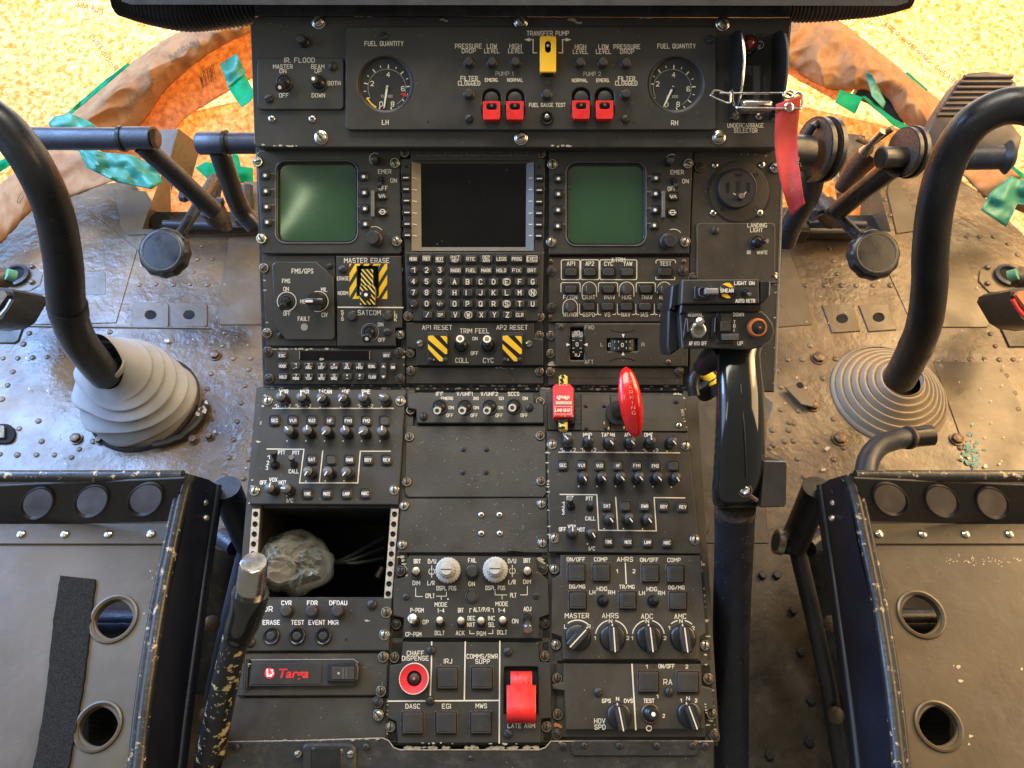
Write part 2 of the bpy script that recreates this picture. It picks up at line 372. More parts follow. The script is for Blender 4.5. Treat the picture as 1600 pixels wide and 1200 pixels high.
class Thing:
    """an Empty at the thing's base; everything built in its local frame"""
    def __init__(s, name, label, cat, S=None, px=800, py=600, group=None, kind=None, d=None, h=0., mesh=None):
        s.S = S
        o = s.o = bpy.data.objects.new(name, None if mesh is None else mesh); COL.objects.link(o); o.empty_display_size = .02
        setp(o, label, cat, group, kind)
        if S:
            s.loc = S.hit(px, py, 0) + S.N * h; s.h0 = h
            s.u0, s.v0 = (s.loc - S.A).dot(S.X), (s.loc - S.A).dot(S.V)
            s.M = Matrix(((S.X.x, S.V.x, S.N.x, s.loc.x), (S.X.y, S.V.y, S.N.y, s.loc.y), (S.X.z, S.V.z, S.N.z, s.loc.z), (0, 0, 0, 1)))
        else:
            s.loc = P3(px, py, d or 1.); s.M = Matrix.Translation(s.loc)
        s.Mi = s.M.inverted(); o.matrix_world = s.M; s.zc = 0
    def uv(s, px, py, h=0.): a, b = s.S.uv(px, py, h + s.h0); return a - s.u0, b - s.v0
    def p(s, px, py, h=0.): a, b = s.uv(px, py, h); return Vector((a, b, h))
    def w(s, px, py, d): return s.Mi @ P3(px, py, d)
    def mpp(s, px, py, h=0.): return (s.uv(px + 1, py, h)[0] - s.uv(px, py, h)[0])
    def mppy(s, px, py, h=0.): return abs(s.uv(px, py + 1, h)[1] - s.uv(px, py, h)[1])
    def L(s, pts, h=0.): return [s.uv(x, y, h) for x, y in pts]
    def ob(s, name, me, parent=None, loc=None, rotz=0., sc=None, label=None):
        if isinstance(me, MB): me = me.mesh(name)
        o = bpy.data.objects.new(name, me); COL.objects.link(o); o.parent = parent or s.o
        M = Matrix.Identity(4)
        if loc is not None: M = Matrix.Translation(loc) @ Matrix.Rotation(rotz, 4, 'Z')
        if sc is not None: M = M @ (Matrix.Diagonal((*sc, 1)) if hasattr(sc, '__len__') else Matrix.Scale(sc, 4))
        o.matrix_basis = M
        if label: o['label'] = label
        return o
    # --- flat lettering and lines at height h
    def text(s, mb, t, px, py, w=None, h=6.5, z=.0012, m=None, sw=None, rot=0.):
        gl, tot = glyphs(t); k = h / 12; kx = (w / tot) if w else k * .82; sw = sw or max(.9, h * .15); ca, sa = cos(rot), sin(rot)
        mp = s.mpp(px, py, z)
        for pl in gl:
            s.zc += 1; zz = z + (s.zc % 9) * .00003
            pts = []
            for gx, gy in pl:
                x, y = (gx - tot / 2) * kx, -(gy - 6) * k
                pts.append(s.p(px + x * ca - y * sa, py + x * sa + y * ca, zz))
            mb.ribbon(pts, sw * mp, m or LEG)
    def line(s, mb, pts, w=1.8, z=.0012, m=None, closed=False):
        s.zc += 1; zz = z + (s.zc % 9) * .00003
        mb.ribbon([s.p(x, y, zz) for x, y in pts], w * s.mpp(pts[0][0], pts[0][1]), m or LEG, closed)
    def arc(s, mb, cx, cy, r, a0, a1, w=1.6, z=.0012, m=None, n=16):
        s.line(mb, [(cx + r * cos(radians(a0 + (a1 - a0) * i / n)), cy - r * sin(radians(a0 + (a1 - a0) * i / n))) for i in range(n + 1)], w, z, m)
    def blob(s, mb, px, py, r, z, m, n=7, jag=.5, ar=1.):
        s.zc += 1; zz = z + (s.zc % 9) * .00003
        mb.flat([tuple(s.p(px + r * ar * cos(2 * pi * i / n) * random.uniform(1 - jag, 1 + jag), py + r * sin(2 * pi * i / n) * random.uniform(1 - jag, 1 + jag), zz)) for i in range(n)], m)
    def chips(s, mb, x0, y0, x1, y1, n, z, m=None, r=(.6, 1.6)):
        for _ in range(n):
            t = random.random(); s.blob(mb, x0 + (x1 - x0) * t, y0 + (y1 - y0) * t + random.uniform(-.8, .8), random.uniform(*r), z, m or CHIP, ar=random.uniform(1, 3))
    def dot(s, mb, px, py, r, z, m): s.zc += 1; zz = z + (s.zc % 9) * .00003; mb.flat([tuple(s.p(x, y, zz)) for x, y in circ(px, py, r, 12)], m)
    def plate(s, pts, z0, z1, m=None, bev=.0007, name='faceplate', holes=(), side=None, extra=None):
        mb = MB(); mb.prism([s.L(pts, z1)] + [s.L(q, z1) for q in holes], z0, z1, m or PAN, bev, side)
        if extra: extra(mb)
        return s.ob(name, mb)
    # --- fittings
    def screw(s, px, py, r=8, z=0., kind='dzus', ang=None, par=None):
        me = SCREWS[kind]; k = r * s.mpp(px, py, z)
        s.ob('screw', me, par, s.p(px, py, z), random.uniform(0, pi) if ang is None else ang, k)
    def lamp(s, px, py, r=8, z=0., hgt=.006, name='indicator_lamp', kind='hex'):
        k = r * s.mpp(px, py, z + hgt); s.ob(name, LAMPS[kind], None, s.p(px, py, z + hgt) - Vector((0, 0, hgt)), .2, (k, k, hgt))
    def knob(s, px, py, r=8, ang=90, z=0., hgt=.0135, name='knob', kind='vol'):
        k = r * s.mpp(px, py, z + hgt); s.ob(name, KNOBS[kind], None, s.p(px, py, z + hgt) - Vector((0, 0, hgt)), radians(ang), (k, k, hgt))
    def selector(s, px, py, r=20, ang=90, z=0., hgt=.013):
        k = r * s.mpp(px, py, z + .003); s.ob('selector_knob', KNOBS['sel'], None, s.p(px, py, z), radians(ang - 90), (k, k, hgt))
    def toggle(s, bx, by, tx, ty, ring=13, tip=5.5, hgt=.018, z=0., white='dot', metal=BLK, name='toggle_switch', ringm=BLK2, ball=False):
        mb = MB(); k = s.mpp(bx, by, z); b = s.p(bx, by, z); e = s.p(tx, ty, z + hgt); d = (e - b)
        R = ring * k
        mb.lathe([(R, 0), (R, .0012), (R * .93, .0018), (R * .84, .0018), (R * .80, .0008)], ringm, b, 28)
        mb.lathe([(R * .80, .0009), (R * .62, .003), (R * .42, .0045)], BLK, b, 24)
        mb.lathe([(R * .40, .003), (R * .40, .0055)], HOLE, b, 6)
        t_ = tip * k; Ln = d.length
        if ball:
            mb.lathe([(t_ * .5, 0), (t_ * .55, Ln * .5), (t_ * .95, Ln * .72), (t_, Ln * .85), (t_ * .85, Ln * .97), (t_ * .45, Ln), (.00001, Ln)], metal, M4=align(b, d), n=18)
        else:
            mb.lathe([(t_ * .42, 0), (t_ * .5, Ln * .45), (t_ * .85, Ln * .6), (t_, Ln * .72), (t_, Ln * .96), (t_ * .88, Ln), (t_ * .2, Ln)], metal, M4=align(b, d), n=18)
            if white == 'dot': mb.lathe([(t_ * .36, Ln), (t_ * .36, Ln + .0003)], WHT, M4=align(b, d), n=12)
            if white == 'ring':
                mb.lathe([(t_ * .84, Ln - .0002), (t_ * .84, Ln + .0006), (t_ * .5, Ln + .0006), (t_ * .5, Ln - .0008)], LEG, M4=align(b, d), n=18, cap=False)
                mb.lathe([(t_ * .5, Ln + .0001), (t_ * .1, Ln + .0002)], BRZ, M4=align(b, d), n=12)
        return s.ob(name, mb)
    def button(s, px, py, w=20, h=20, txt='', z=0., hgt=.0035, r=4, frame=True, th=4.8, tw=None, km=None, name='push_button', m=None, sym=None, fm=None):
        mb = MB()
        if frame:
            mb.prism([s.L(rr(px - w / 2 - 2.6, py - h / 2 - 2.6, px + w / 2 + 2.6, py + h / 2 + 2.6, r + 1), z)], z - .001, z + .0016, fm or BLK2, .0005)
            mb.prism([s.L(rr(px - w / 2 - .9, py - h / 2 - .9, px + w / 2 + .9, py + h / 2 + .9, r), z)], z - .001, z + .0018, HOLE)
        t = z + hgt
        mb.prism([s.L(rr(px - w / 2, py - h / 2, px + w / 2, py + h / 2, r), t)], z, t, km or KEY, .0007)
        if txt:
            rows = txt.split('|')
            for i, q in enumerate(rows):
                yy = py + (i - (len(rows) - 1) / 2) * (th + 1.2)
                ww = min(tw or 99, w - 3.5, len(q) * th * .82)
                s.text(mb, q, px, yy, ww, th, t + .0002, m or WHT, sw=max(.75, th * .17))
        if sym: sym(mb, t + .0002)
        return s.ob(name, mb)
    def sqbutton(s, px, py, w=30, h=30, z=0., skew=0):
        mb = MB(); a, b = w / 2, h / 2
        mb.prism([s.L(rr(px - a, py - b, px + a, py + b, 2), z + .001)], z - .001, z + .001, BRZ, .0004)
        mb.prism([s.L(rr(px - a + 1.2, py - b + 1.2, px + a - 1.2, py + b - 1.2, 2), z + .001)], z - .001, z + .0013, HOLE)
        mb.prism([s.L(rr(px - a + 3.2, py - b + 3.2, px + a - 3.2, py + b - 3.2, 2), z + .0045)], z, z + .0045, KEY, .0006)
        mb.prism([s.L(rr(px - a + 6.5, py - b + 6.5, px + a - 6.5, py + b - 6.5, 1), z + .0048)], z, z + .0050, BLK2, .0003)
        return s.ob('push_button', mb)

def unit_screw(kind):
    mb = MB(); n = 22
    if kind in ('dzus', 'dark', 'bright'):
        ring, head = {'dzus': (BRS, BRZ), 'dark': (BRZ, FRM), 'bright': (MET, BRS)}[kind]
        mb.lathe([(1.12, -.2), (1.12, .05), (1.06, .1)], BLK, n=n)
        mb.lathe([(1., 0), (1., .38), (.92, .46), (.80, .46), (.76, .30)], ring, n=n, cap=False)
        mb.lathe([(.74, .1), (.74, .36), (.62, .48), (.2, .55), (.01, .56)], head, n=n)
        mb.box((0, 0, .50), (.70, .12, .075), HOLE)
    elif kind == 'big':
        mb.lathe([(1.1, 0), (1.1, .12), (.95, .2), (.93, .45), (.8, .6), (.55, .68), (.5, .6)], MET, n=26, cap=False)
        mb.lathe([(.72, .2), (.72, .62), (.6, .74), (.01, .78)], BRS, n=n)
        mb.box((0, 0, .74), (.66, .09, .06), HOLE); mb.box((0, 0, .73), (.20, .2, .06), BRZ)
    elif kind == 'slot':
        mb.lathe([(1., 0), (1., .25), (.85, .55), (.5, .72), (.01, .78)], BLK2, n=n); mb.box((0, 0, .70), (.9, .11, .12), HOLE)
    elif kind == 'sslot':
        mb.lathe([(1., 0), (1., .25), (.85, .5), (.5, .62), (.01, .66)], MET, n=n); mb.box((0, 0, .58), (.9, .12, .12), HOLE)
    else:
        hm = {'phil': MET, 'dphil': BLK2, 'bphil': BRZ}[kind]
        mb.lathe([(1., 0), (.98, .25), (.75, .5), (.3, .6), (.01, .62)], hm, n=18)
        mb.box((0, 0, .56), (.5, .11, .1), HOLE); mb.box((0, 0, .57), (.11, .5, .1), HOLE)
    return mb.mesh('screw')
SCREWS = {k: unit_screw(k) for k in ('dzus', 'dark', 'bright', 'big', 'slot', 'sslot', 'phil', 'dphil', 'bphil')}
def unit_lamp(kind):
    mb = MB()
    if kind == 'hex':
        mb.lathe([(1.12, 0), (1.12, .15), (1.0, .22)], BLK, n=24)
        mb.lathe([(.95, .2), (.92, .8), (.82, .95), (.74, 1.)], BLK2, n=6 * 4, lobes=12, amp=.02); mb.lathe([(.7, .9), (.68, 1.02), (.3, 1.04), (.01, 1.04)], KEY, n=18)
    elif kind == 'ring':
        mb.lathe([(1., 0), (1., .5), (.9, .62), (.82, .5), (.8, .2)], BLK2, n=28, cap=False); mb.lathe([(.8, .3), (.7, .42), (.01, .45)], KEY, n=24)
    elif kind == 'round':
        mb.lathe([(1., 0), (1., .7), (.93, .9), (.8, 1.)], BLK2, n=28); mb.lathe([(.76, 1.), (.7, 1.06), (.01, 1.08)], KEY, n=20)
    else:  # press button in a knurled guard ring
        mb.lathe([(1.02, 0), (1.02, .1), (.98, .1)], BRZ, n=28, cap=False); mb.lathe([(.97, 0), (.95, .5), (.85, .7), (.72, .6), (.6, .25)], BLK, n=40, lobes=10, amp=.015)
        mb.lathe([(.46, .2), (.44, .9), (.36, 1.), (.01, 1.)], BLK2, n=20)
    return mb.mesh('lamp')
LAMPS = {k: unit_lamp(k) for k in ('hex', 'ring', 'round', 'press')}
def unit_knob(kind):
    mb = MB()
    if kind in ('vol', 'dvol'):
        mb.lathe([(1.02, 0), (1.05, .06), (1.03, .7), (1., .93), (.93, 1.)], BLK, n=48, lobes=24, amp=.018)
        mb.lathe([(.92, .99), (.88, 1.01), (.01, 1.015)], CAP if kind == 'vol' else BLK2, n=24)
        mb.box((.52, 0, 1.02), (.44, .10, .012), WHT); mb.box((1.035, 0, .5), (.03, .07, .42), WHT)
    elif kind == 'big':
        mb.lathe([(1.28, 0), (1.30, .1), (1.25, .35), (1.05, .42)], BLK2, n=40, lobes=20, amp=.01)
        mb.lathe([(1.02, .4), (1., .93), (.93, 1.), (.9, 1.)], BLK2, n=40); mb.lathe([(.9, .99), (.86, 1.003), (.83, .99)], EDGE, n=32, cap=False)
        mb.lathe([(.83, .985), (.01, .985)], KEY, n=32)
    elif kind == 'plain':
        mb.lathe([(1.05, 0), (1.02, .85), (.9, 1.), (.7, 1.02)], BLK, n=40, lobes=20, amp=.012); mb.lathe([(.72, 1.0), (.6, 1.04), (.01, 1.05)], BLK2, n=24)
    elif kind == 'cap':  # dull rounded cap of the autopilot panel
        mb.lathe([(1.06, 0), (1.06, .4), (1., .45), (.97, .9), (.86, 1.), (.01, 1.02)], KEY, n=32); mb.box((-.55, .1, .98), (.05, .5, .03), EDGE, bev=.01)
    elif kind == 'rot':  # fluted rotary with a broad cream pointer
        mb.lathe([(1., 0), (1., .6), (.94, .75)], BLK, n=60, lobes=30, amp=.02); mb.box((0, 0, .8), (.95, .34, .2), BLK, bev=.04)
        mb.box((.55, 0, 1.01), (.42, .13, .02), LEG)
    elif kind == 'sel':  # skirted selector: disc, raised grip bar, long pointer line (points +y)
        mb.lathe([(1., 0), (1., .12), (.95, .22), (.80, .30)], BLK, n=40)
        mb.prism([[(-.34, -1.02), (.34, -1.02), (.40, -.8), (.40, .55), (.30, .84), (-.30, .84), (-.40, .55), (-.40, -.8)]], .2, 1., BLK2, .09, side=BLK)
        mb.box((0, -.12, 1.005), (.045, .88, .012), LEG)
        mb.box((0, .90, .45), (.045, .10, .012), LEG)
    return mb.mesh('knob')
KNOBS = {k: unit_knob(k) for k in ('vol', 'dvol', 'big', 'plain', 'cap', 'rot', 'sel')}

# ================================================================== THE SETTING
fl = MB()
outl = [(-900, 1900), (-900, 470), (-300, 470), (0, 368), (70, 322), (128, 292), (205, 282), (262, 352), (300, 352), (405, 352), (405, 330), (1225, 330), (1225, 362), (1322, 362),
        (1388, 352), (1370, 300), (1395, 262), (1470, 262), (1530, 300), (1600, 368), (1900, 470), (2500, 470), (2500, 1900)]
T = Thing('floor', 'worn brown-black riveted metal cockpit floor', None, FLOOR, 800, 600, kind='structure')
fl.prism([T.L([(max(-900, x), y) for x, y in outl if y < 1800] + [(2500, 1180), (-900, 1180)])], -.004, 0, FLR)
fl.prism([[(-1.5, -.05), (1.5, -.05), (1.5, -.9), (-1.5, -.9)]] if False else [T.L([(-900, 1178), (2500, 1178), (1500, 1235), (100, 1235)])], -.006, -.0005, FLR)
def fplate(pts, h=.0022, m=FLP, holes=()): fl.prism([T.L(pts)] + [T.L(q) for q in holes], -.001, h, m, .0008)
# raised skin panels of the left side
fplate([(178, 296), (228, 300), (262, 352), (262, 366), (200, 368), (190, 356)], .003, FLP)
fplate([(-200, 330), (140, 330), (215, 390), (182, 505), (50, 508), (-200, 508)], .0016, FLR)
fplate([(358, 372), (420, 372), (420, 508), (345, 508), (340, 498)], .002)
fplate([(-200, 505), (330, 512), (330, 514.5), (-200, 508)], .0026)
for x in (207, 267):
    fplate(rr(x, 474, x + 57, 512, 5), .0026, FLP, [circ(x + 29, 493, 9, 18, 7)])
fplate(rr(128, 425, 166, 462, 5), .002)
fplate([(5, 415), (50, 414), (68, 430), (64, 446), (48, 456), (0, 456)], .003)
fplate([(-60, 462), (54, 464), (30, 533), (24, 537), (-60, 537)], .0035, FLD)
# right side
fplate([(1222, 395), (1234, 395), (1262, 470), (1268, 508), (1215, 512)], .002)
fplate([(1380, 410), (1448, 410), (1448, 512), (1424, 506)], .0016, FLR)
fplate([(1470, 330), (1505, 395), (1547, 505), (1542, 512), (1470, 512)], .0022)
fplate([(1284, 478), (1331, 476), (1344, 518), (1300, 521)], .0026, FLP, [circ(1315, 499, 9, 18, 7)])
fplate([(1341, 478), (1387, 476), (1400, 516), (1357, 519)], .0026, FLP, [circ(1372, 497, 9, 18, 7)])
fplate([(1470, 434), (1487, 432), (1497, 466), (1480, 470)], .002)
fplate([(1544, 414), (1580, 412), (1640, 430), (1640, 458), (1545, 458), (1528, 440), (1530, 424)], .003)
fplate([(1543, 472), (1660, 472), (1660, 542), (1576, 543)], .0035, FLD)
fplate([(1458, 565), (1562, 567), (1645, 745), (1522, 745)], .0018)
fplate([(1060, 615), (1180, 615), (1200, 850), (1080, 850)], .004, FLD)
fplate([(1080, 855), (1230, 820), (1330, 960), (1370, 1230), (1080, 1230)], .002, FLD)
fplate([(1385, 300), (1395, 262), (1412, 298), (1436, 352), (1430, 362), (1400, 366)], .003)
fplate([(380, 348), (420, 348), (420, 366), (262, 372), (262, 360)], .0035, FLP)
fplate([(1228, 360), (1335, 364), (1330, 374), (1228, 372)], .0035, FLP)
for x_, y_ in ((236, 493), (296, 493), (1315, 499), (1372, 497)): fl.flat([(*T.uv(x, y, .0012), .0012) for x, y in circ(x_, y_, 9.4, 20, 7.4)], HOLE)  # black discs painting in the dark of the plate holes
def riv(px, py, r=.0044, m=FLR, z=0, hh=.5):
    p = T.p(px, py, 0); r *= random.uniform(.9, 1.15)
    fl.lathe([(r * 1.05, z), (r, z + r * hh * .6), (r * .7, z + r * hh), (r * .05, z + r * hh * 1.15)], m, (p.x, p.y, 0), 12)
def bolt(px, py, r=.008, m=BRZ):
    p = T.p(px, py, 0); fl.lathe([(r * 1.3, .0), (r * 1.3, .0025)], m, (p.x, p.y, 0), 16); fl.lathe([(r, .002), (r, .008), (r * .8, .009)], m, (p.x, p.y, 0), 6)
RV = [(218, 445), (244, 444), (271, 445), (297, 444), (324, 445), (352, 445), (296, 384), (315, 384), (332, 405), (309, 405), (302, 425), (5, 560), (28, 560), (51, 559), (74, 558), (97, 558), (46, 521), (37, 538),
      (20, 581), (12, 602), (3, 624), (0, 710), (27, 711), (57, 711), (85, 711), (112, 715), (124, 702), (352, 520), (348, 540), (172, 519), (365, 560), (392, 560), (389, 577), (383, 603), (377, 630), (371, 659), (400, 668),
      (365, 687), (358, 715), (351, 744), (330, 584), (324, 608), (404, 641), (396, 695), (388, 718), (380, 748), (260, 298), (226, 305), (230, 322), (222, 336), (205, 352), (217, 354), (283, 362), (300, 366), (320, 365), (345, 366), (370, 366), (395, 366),
      (60, 658), (65, 690), (146, 690), (30, 670),
      (1259, 446), (1288, 446), (1314, 446), (1337, 446), (1364, 446), (1391, 446), (1308, 428), (1302, 408), (1296, 388), (1266, 540), (1231, 562), (1254, 562), (1306, 561), (1470, 561), (1494, 561), (1515, 561), (1538, 561), (1561, 562), (1583, 562),
      (1547, 522), (1555, 541), (1470, 572), (1564, 580), (1572, 587), (1585, 614), (1590, 640), (1214, 579), (1220, 605), (1233, 660), (1240, 689), (1286, 591), (1232, 672), (1302, 655), (1246, 717), (1256, 745), (1207, 672), (1208, 695), (1241, 662), (1275, 690), (1202, 700),
      (1375, 295), (1383, 312), (1391, 336), (1405, 352), (1510, 370), (1530, 370), (1552, 370), (1575, 381), (1500, 398), (1590, 398), (1500, 700), (1220, 640), (1248, 642), (1318, 700), (1560, 505), (1226, 690), (1303, 718)]
for x, y in RV: riv(x, y)
for x, y, q in ((337, 556, .008), (120, 686, .008), (157, 689, .006), (303, 688, .007), (328, 683, .006), (1278, 560, .010), (1311, 686, .010), (1494, 687, .009), (1269, 634, .009)): bolt(x, y, q)
for x, y in ((1190, 900), (1238, 955), (1250, 1020), (1265, 1095), (1262, 1160), (1200, 1180), (1212, 900), (1100, 830)): bolt(x, y, .006, BLK2)
for x, y in ((1541, 420), (1573, 419), (1541, 445), (52, 419), (52, 443)): riv(x, y, .005, FLP, .003, 1.)
# flakes of paint and dirt lying on it
for x, y, r_, m_ in ((335, 675, 2.5, CHIP), (1293, 700, 3.5, CHIP), (1288, 734, 3, CHIP), (1345, 650, 2, CHIP), (262, 532, 3, CHIP), (1514, 716, 1.6, CHIP), (1540, 728, 2.4, CHIP), (1502, 715, 1.5, CHIP), (1562, 725, 1.6, CHIP)): T.blob(fl, x, y, r_, .0045, m_, ar=1.5)
for _ in range(70): T.blob(fl, random.gauss(1520, 9), random.gauss(712, 17), random.uniform(.6, 3.6), .0026, TEALS)
for _ in range(90):
    x = random.choice((random.uniform(0, 395), random.uniform(1225, 1600))); T.blob(fl, x, random.uniform(380, 740), random.uniform(.5, 1.6), .0046, CHIP)
T.ob('floor_plating', fl)
T = Thing('nose_ground', 'pale ground seen beyond the nose opening', None, None, 800, 200, d=3.4, kind='structure')
mb = MB(); mb.box((0, 0, 0), (6, 6, .02), FLD); T.o.location = (0, 2, -1.6); T.ob('nose_ground_surface', mb)

# masking paper over the nose windows: upper and lower sheets, both sides
def sheet(name, label, cat, corners, m, nu=60, nv=36, amp=.012, fr=3.2, seed=0., text=None, th=.0006, bend=0., group=None, kind=None, ridged=False):
    """wrinkled sheet through four (px, py, depth) corners: bl, br, tr, tl"""
    c = [P3(*q) for q in corners]; mid = (c[0] + c[2]) / 2; pm = corners
    T = Thing(name, label, cat, None, 800, 600, group=group, kind=kind); T.o.location = mid; T.Mi = Matrix.Translation(-mid)
    def f(u, v):
        p = (c[0] * (1 - u) + c[1] * u) * (1 - v) + (c[3] * (1 - u) + c[2] * u) * v
        q = p * fr + Vector((seed, seed * 1.7, 0))
        if ridged: k = noise.ridged_multi_fractal(q, .9, 2.1, 4, 1., 2.) * .55 - .6
        else: k = noise.noise(q) + .4 * noise.noise(q * 2.7)
        d = (p - C0).normalized(); return p - d * (k * amp + bend * sin(pi * v)) - mid
    vs = [f(i / nu, j / nv) for j in range(nv + 1) for i in range(nu + 1)]
    fs = [[j * (nu + 1) + i, j * (nu + 1) + i + 1, (j + 1) * (nu + 1) + i + 1, (j + 1) * (nu + 1) + i] for j in range(nv) for i in range(nu)]
    mb = MB(); mb.add(vs, fs, m); me = mb.mesh(name); o = T.ob('paper', me)
    sd = o.modifiers.new('thick', 'SOLIDIFY'); sd.thickness = th
    if text:
        for s_, x0, y0, x1, y1, hp, mir in text:
            mt = MB()
            gl, tot = glyphs(s_); L_ = math.hypot(x1 - x0, y1 - y0); kx = L_ / tot; dx, dy = (x1 - x0) / L_, (y1 - y0) / L_
            up = (dy, -dx) if not mir else (-dy, dx)
            dd = sum(q[2] for q in corners) / 4 - .016
            for pl in gl:
                pts = [P3(x0 + dx * gx * kx + up[0] * (gy - 6) * hp / 12, y0 + dy * gx * kx + up[1] * (gy - 6) * hp / 12, dd) - mid for gx, gy in pl]
                mt.tube(pts, .0009, INK, 4, False)
            T.ob('lettering', mt)
    return T
sheet('window_paper', 'glowing fibrous paper over the upper left nose window, faint printed words', 'masking paper', [(-320, 420, 1.62), (795, 330, 1.66), (795, -120, 1.9), (-320, -120, 1.9)], PAPY, amp=.012,
      text=[('RESISTING', 182, 108, 142, 55, 8, True), ('GREASE', 160, 20, 118, 4, 8, True)], group='masking paper over the nose windows')
sheet('window_paper', 'glowing fibrous paper over the lower left nose window beside the pedals', 'masking paper', [(60, 560, 1.74), (470, 470, 1.74), (470, 10, 1.73), (60, 60, 1.73)] and [(190, 470, 1.60), (795, 470, 1.60), (795, 60, 1.60), (190, 200, 1.60)], PAPY, amp=.006, seed=4., group='masking paper over the nose windows')
sheet('window_paper', 'glowing fibrous paper over the upper right nose window with printed words', 'masking paper', [(805, 330, 1.66), (1950, 420, 1.62), (1950, -120, 1.9), (805, -120, 1.9)], PAPY, amp=.012, seed=9.,
      text=[('PAPER WRAPPING, GREASE RE', 1376, 32, 1512, 145, 7.5, False), ('PLY', 1592, 245, 1600, 285, 8, False)], group='masking paper over the nose windows')
sheet('window_paper', 'glowing fibrous paper over the lower right nose window beside the pedals', 'masking paper', [(805, 470, 1.60), (1440, 470, 1.60), (1440, 210, 1.60), (805, 60, 1.60)], PAPY, amp=.006, seed=14., group='masking paper over the nose windows')

def band(name, label, pts_a, pts_b, d, m, amp=.02, nu=70, nv=16, seed=0., fr=9., ragged=1.5, cat='masking paper', group=None, puff=.03, text=None, part='paper'):
    """crumpled strip between two pixel polylines, puffed up off what it covers"""
    A = spline([(x, y, 0) for x, y in pts_a], 10); B = spline([(x, y, 0) for x, y in pts_b], 10)
    def at(S_, u): k = u * (len(S_) - 1); i = min(int(k), len(S_) - 2); return S_[i].lerp(S_[i + 1], k - i)
    def f(u, v):
        a, b = at(A, u), at(B, u); q = a.lerp(b, v)
        if v in (0, 1): q = q + Vector((noise.noise(q * .21 + Vector((seed, 0, 0))), noise.noise(q * .23 + Vector((0, seed, 5))), 0)) * ragged
        dd = d(u) if callable(d) else d
        p = P3(q.x, q.y, dd); q_ = p * fr + noise.noise_vector(p * fr * .5) * .6; k = .9 * abs(noise.noise(q_ + Vector((seed, 0, 0)))) + .55 * abs(noise.noise(q_ * 2.1 + Vector((0, seed, 0)))) + .28 * abs(noise.noise(q_ * 4.3 + Vector((0, 0, seed)))) + .7 * noise.noise(p * fr * .4 + Vector((seed, 0, 0)))
        return P3(q.x, q.y, dd - puff * sin(pi * min(1, max(0, v))) ** .6 + 1.5 * amp * (k - .4))
    mid = f(.5, .5); T = Thing(name, label, cat, None, 800, 600, group=group); T.o.location = mid; T.Mi = Matrix.Translation(-mid)
    vs = [f(i / nu, j / nv) - mid for j in range(nv + 1) for i in range(nu + 1)]
    fs = [[j * (nu + 1) + i, (j + 1) * (nu + 1) + i, (j + 1) * (nu + 1) + i + 1, j * (nu + 1) + i + 1] for j in range(nv) for i in range(nu)]
    mb = MB(); mb.add(vs, fs, m); me = mb.mesh(name); me.set_sharp_from_angle(angle=radians(70)); o = T.ob(part, me)
    sd = o.modifiers.new('thick', 'SOLIDIFY'); sd.thickness = .0006
    if text:
        mt = MB()
        for s_, u0, u1, v0, dv in text:
            gl, tot = glyphs(s_)
            for pl in gl: mt.tube([(lambda q: q + (C0 - mid - q).normalized() * .004)(f(u0 + (u1 - u0) * gx / tot, v0 - dv * (gy - 6) / 12) - mid) for gx, gy in pl], .0006, INK, 4, False)
        T.ob('lettering', mt)
    return T
GP = 'crumpled brown paper wrapped round the window frames'
band('wrapping_paper', 'crumpled brown paper sleeve running diagonally down the left window frame', [(-30, 330), (60, 235), (100, 180), (205, 98), (290, 45), (410, 4)], [(60, 330), (150, 235), (215, 200), (262, 138), (330, 82), (410, 42)], 1.55, PAPB, amp=.034, nu=170, nv=44, seed=2., fr=6.5,
     group=GP, puff=.05, text=[('SISTING', .60, .46, .66, .17), ('WRAPPING', .80, .69, .50, .16)])
band('wrapping_paper', 'translucent orange paper flap hanging below the left window frame sleeve', [(140, 225), (210, 190), (262, 128), (330, 72), (412, 35)], [(200, 262), (262, 215), (290, 185), (345, 150), (412, 112)], 1.575, PAPO, amp=.008, seed=5., group=GP, puff=.005, text=[('PAPER W', .74, .66, .5, .3)])
band('wrapping_paper', 'torn brown paper sheet along the left floor edge printed 81 93', [(-40, 318), (60, 246), (130, 236), (215, 262), (230, 268)], [(-40, 420), (10, 372), (60, 322), (120, 305), (180, 275)], lambda u: 1.36 + .03 * u, PAPB, amp=.010, seed=8., group=GP, puff=.01, ragged=3., text=[('81 93', .42, .22, .42, .24)])
band('wrapping_paper', 'crumpled brown paper sleeve running diagonally down the right window frame', [(1225, 32), (1298, 28), (1345, 58), (1420, 118), (1480, 165), (1520, 182)], [(1225, 100), (1290, 138), (1350, 142), (1390, 165), (1420, 198), (1462, 206)], 1.55, PAPB, amp=.032, nu=170, nv=44, seed=12., fr=6.5,
     group=GP, puff=.045, text=[('APL', .57, .62, .5, .2)])
band('wrapping_paper', 'translucent orange paper edge under the right window frame sleeve', [(1225, 90), (1290, 130), (1335, 138)], [(1225, 112), (1270, 138), (1315, 162)], 1.575, PAPO, amp=.006, seed=15., group=GP, puff=.005)
band('wrapping_paper', 'brown paper piece along the right floor edge below the pedal', [(1478, 262), (1530, 252), (1580, 262), (1640, 300)], [(1500, 268), (1538, 308), (1565, 318), (1640, 350)], 1.36, PAPB, amp=.010, seed=18., group=GP, puff=.008, ragged=3.)
GT = 'pieces of green masking tape'
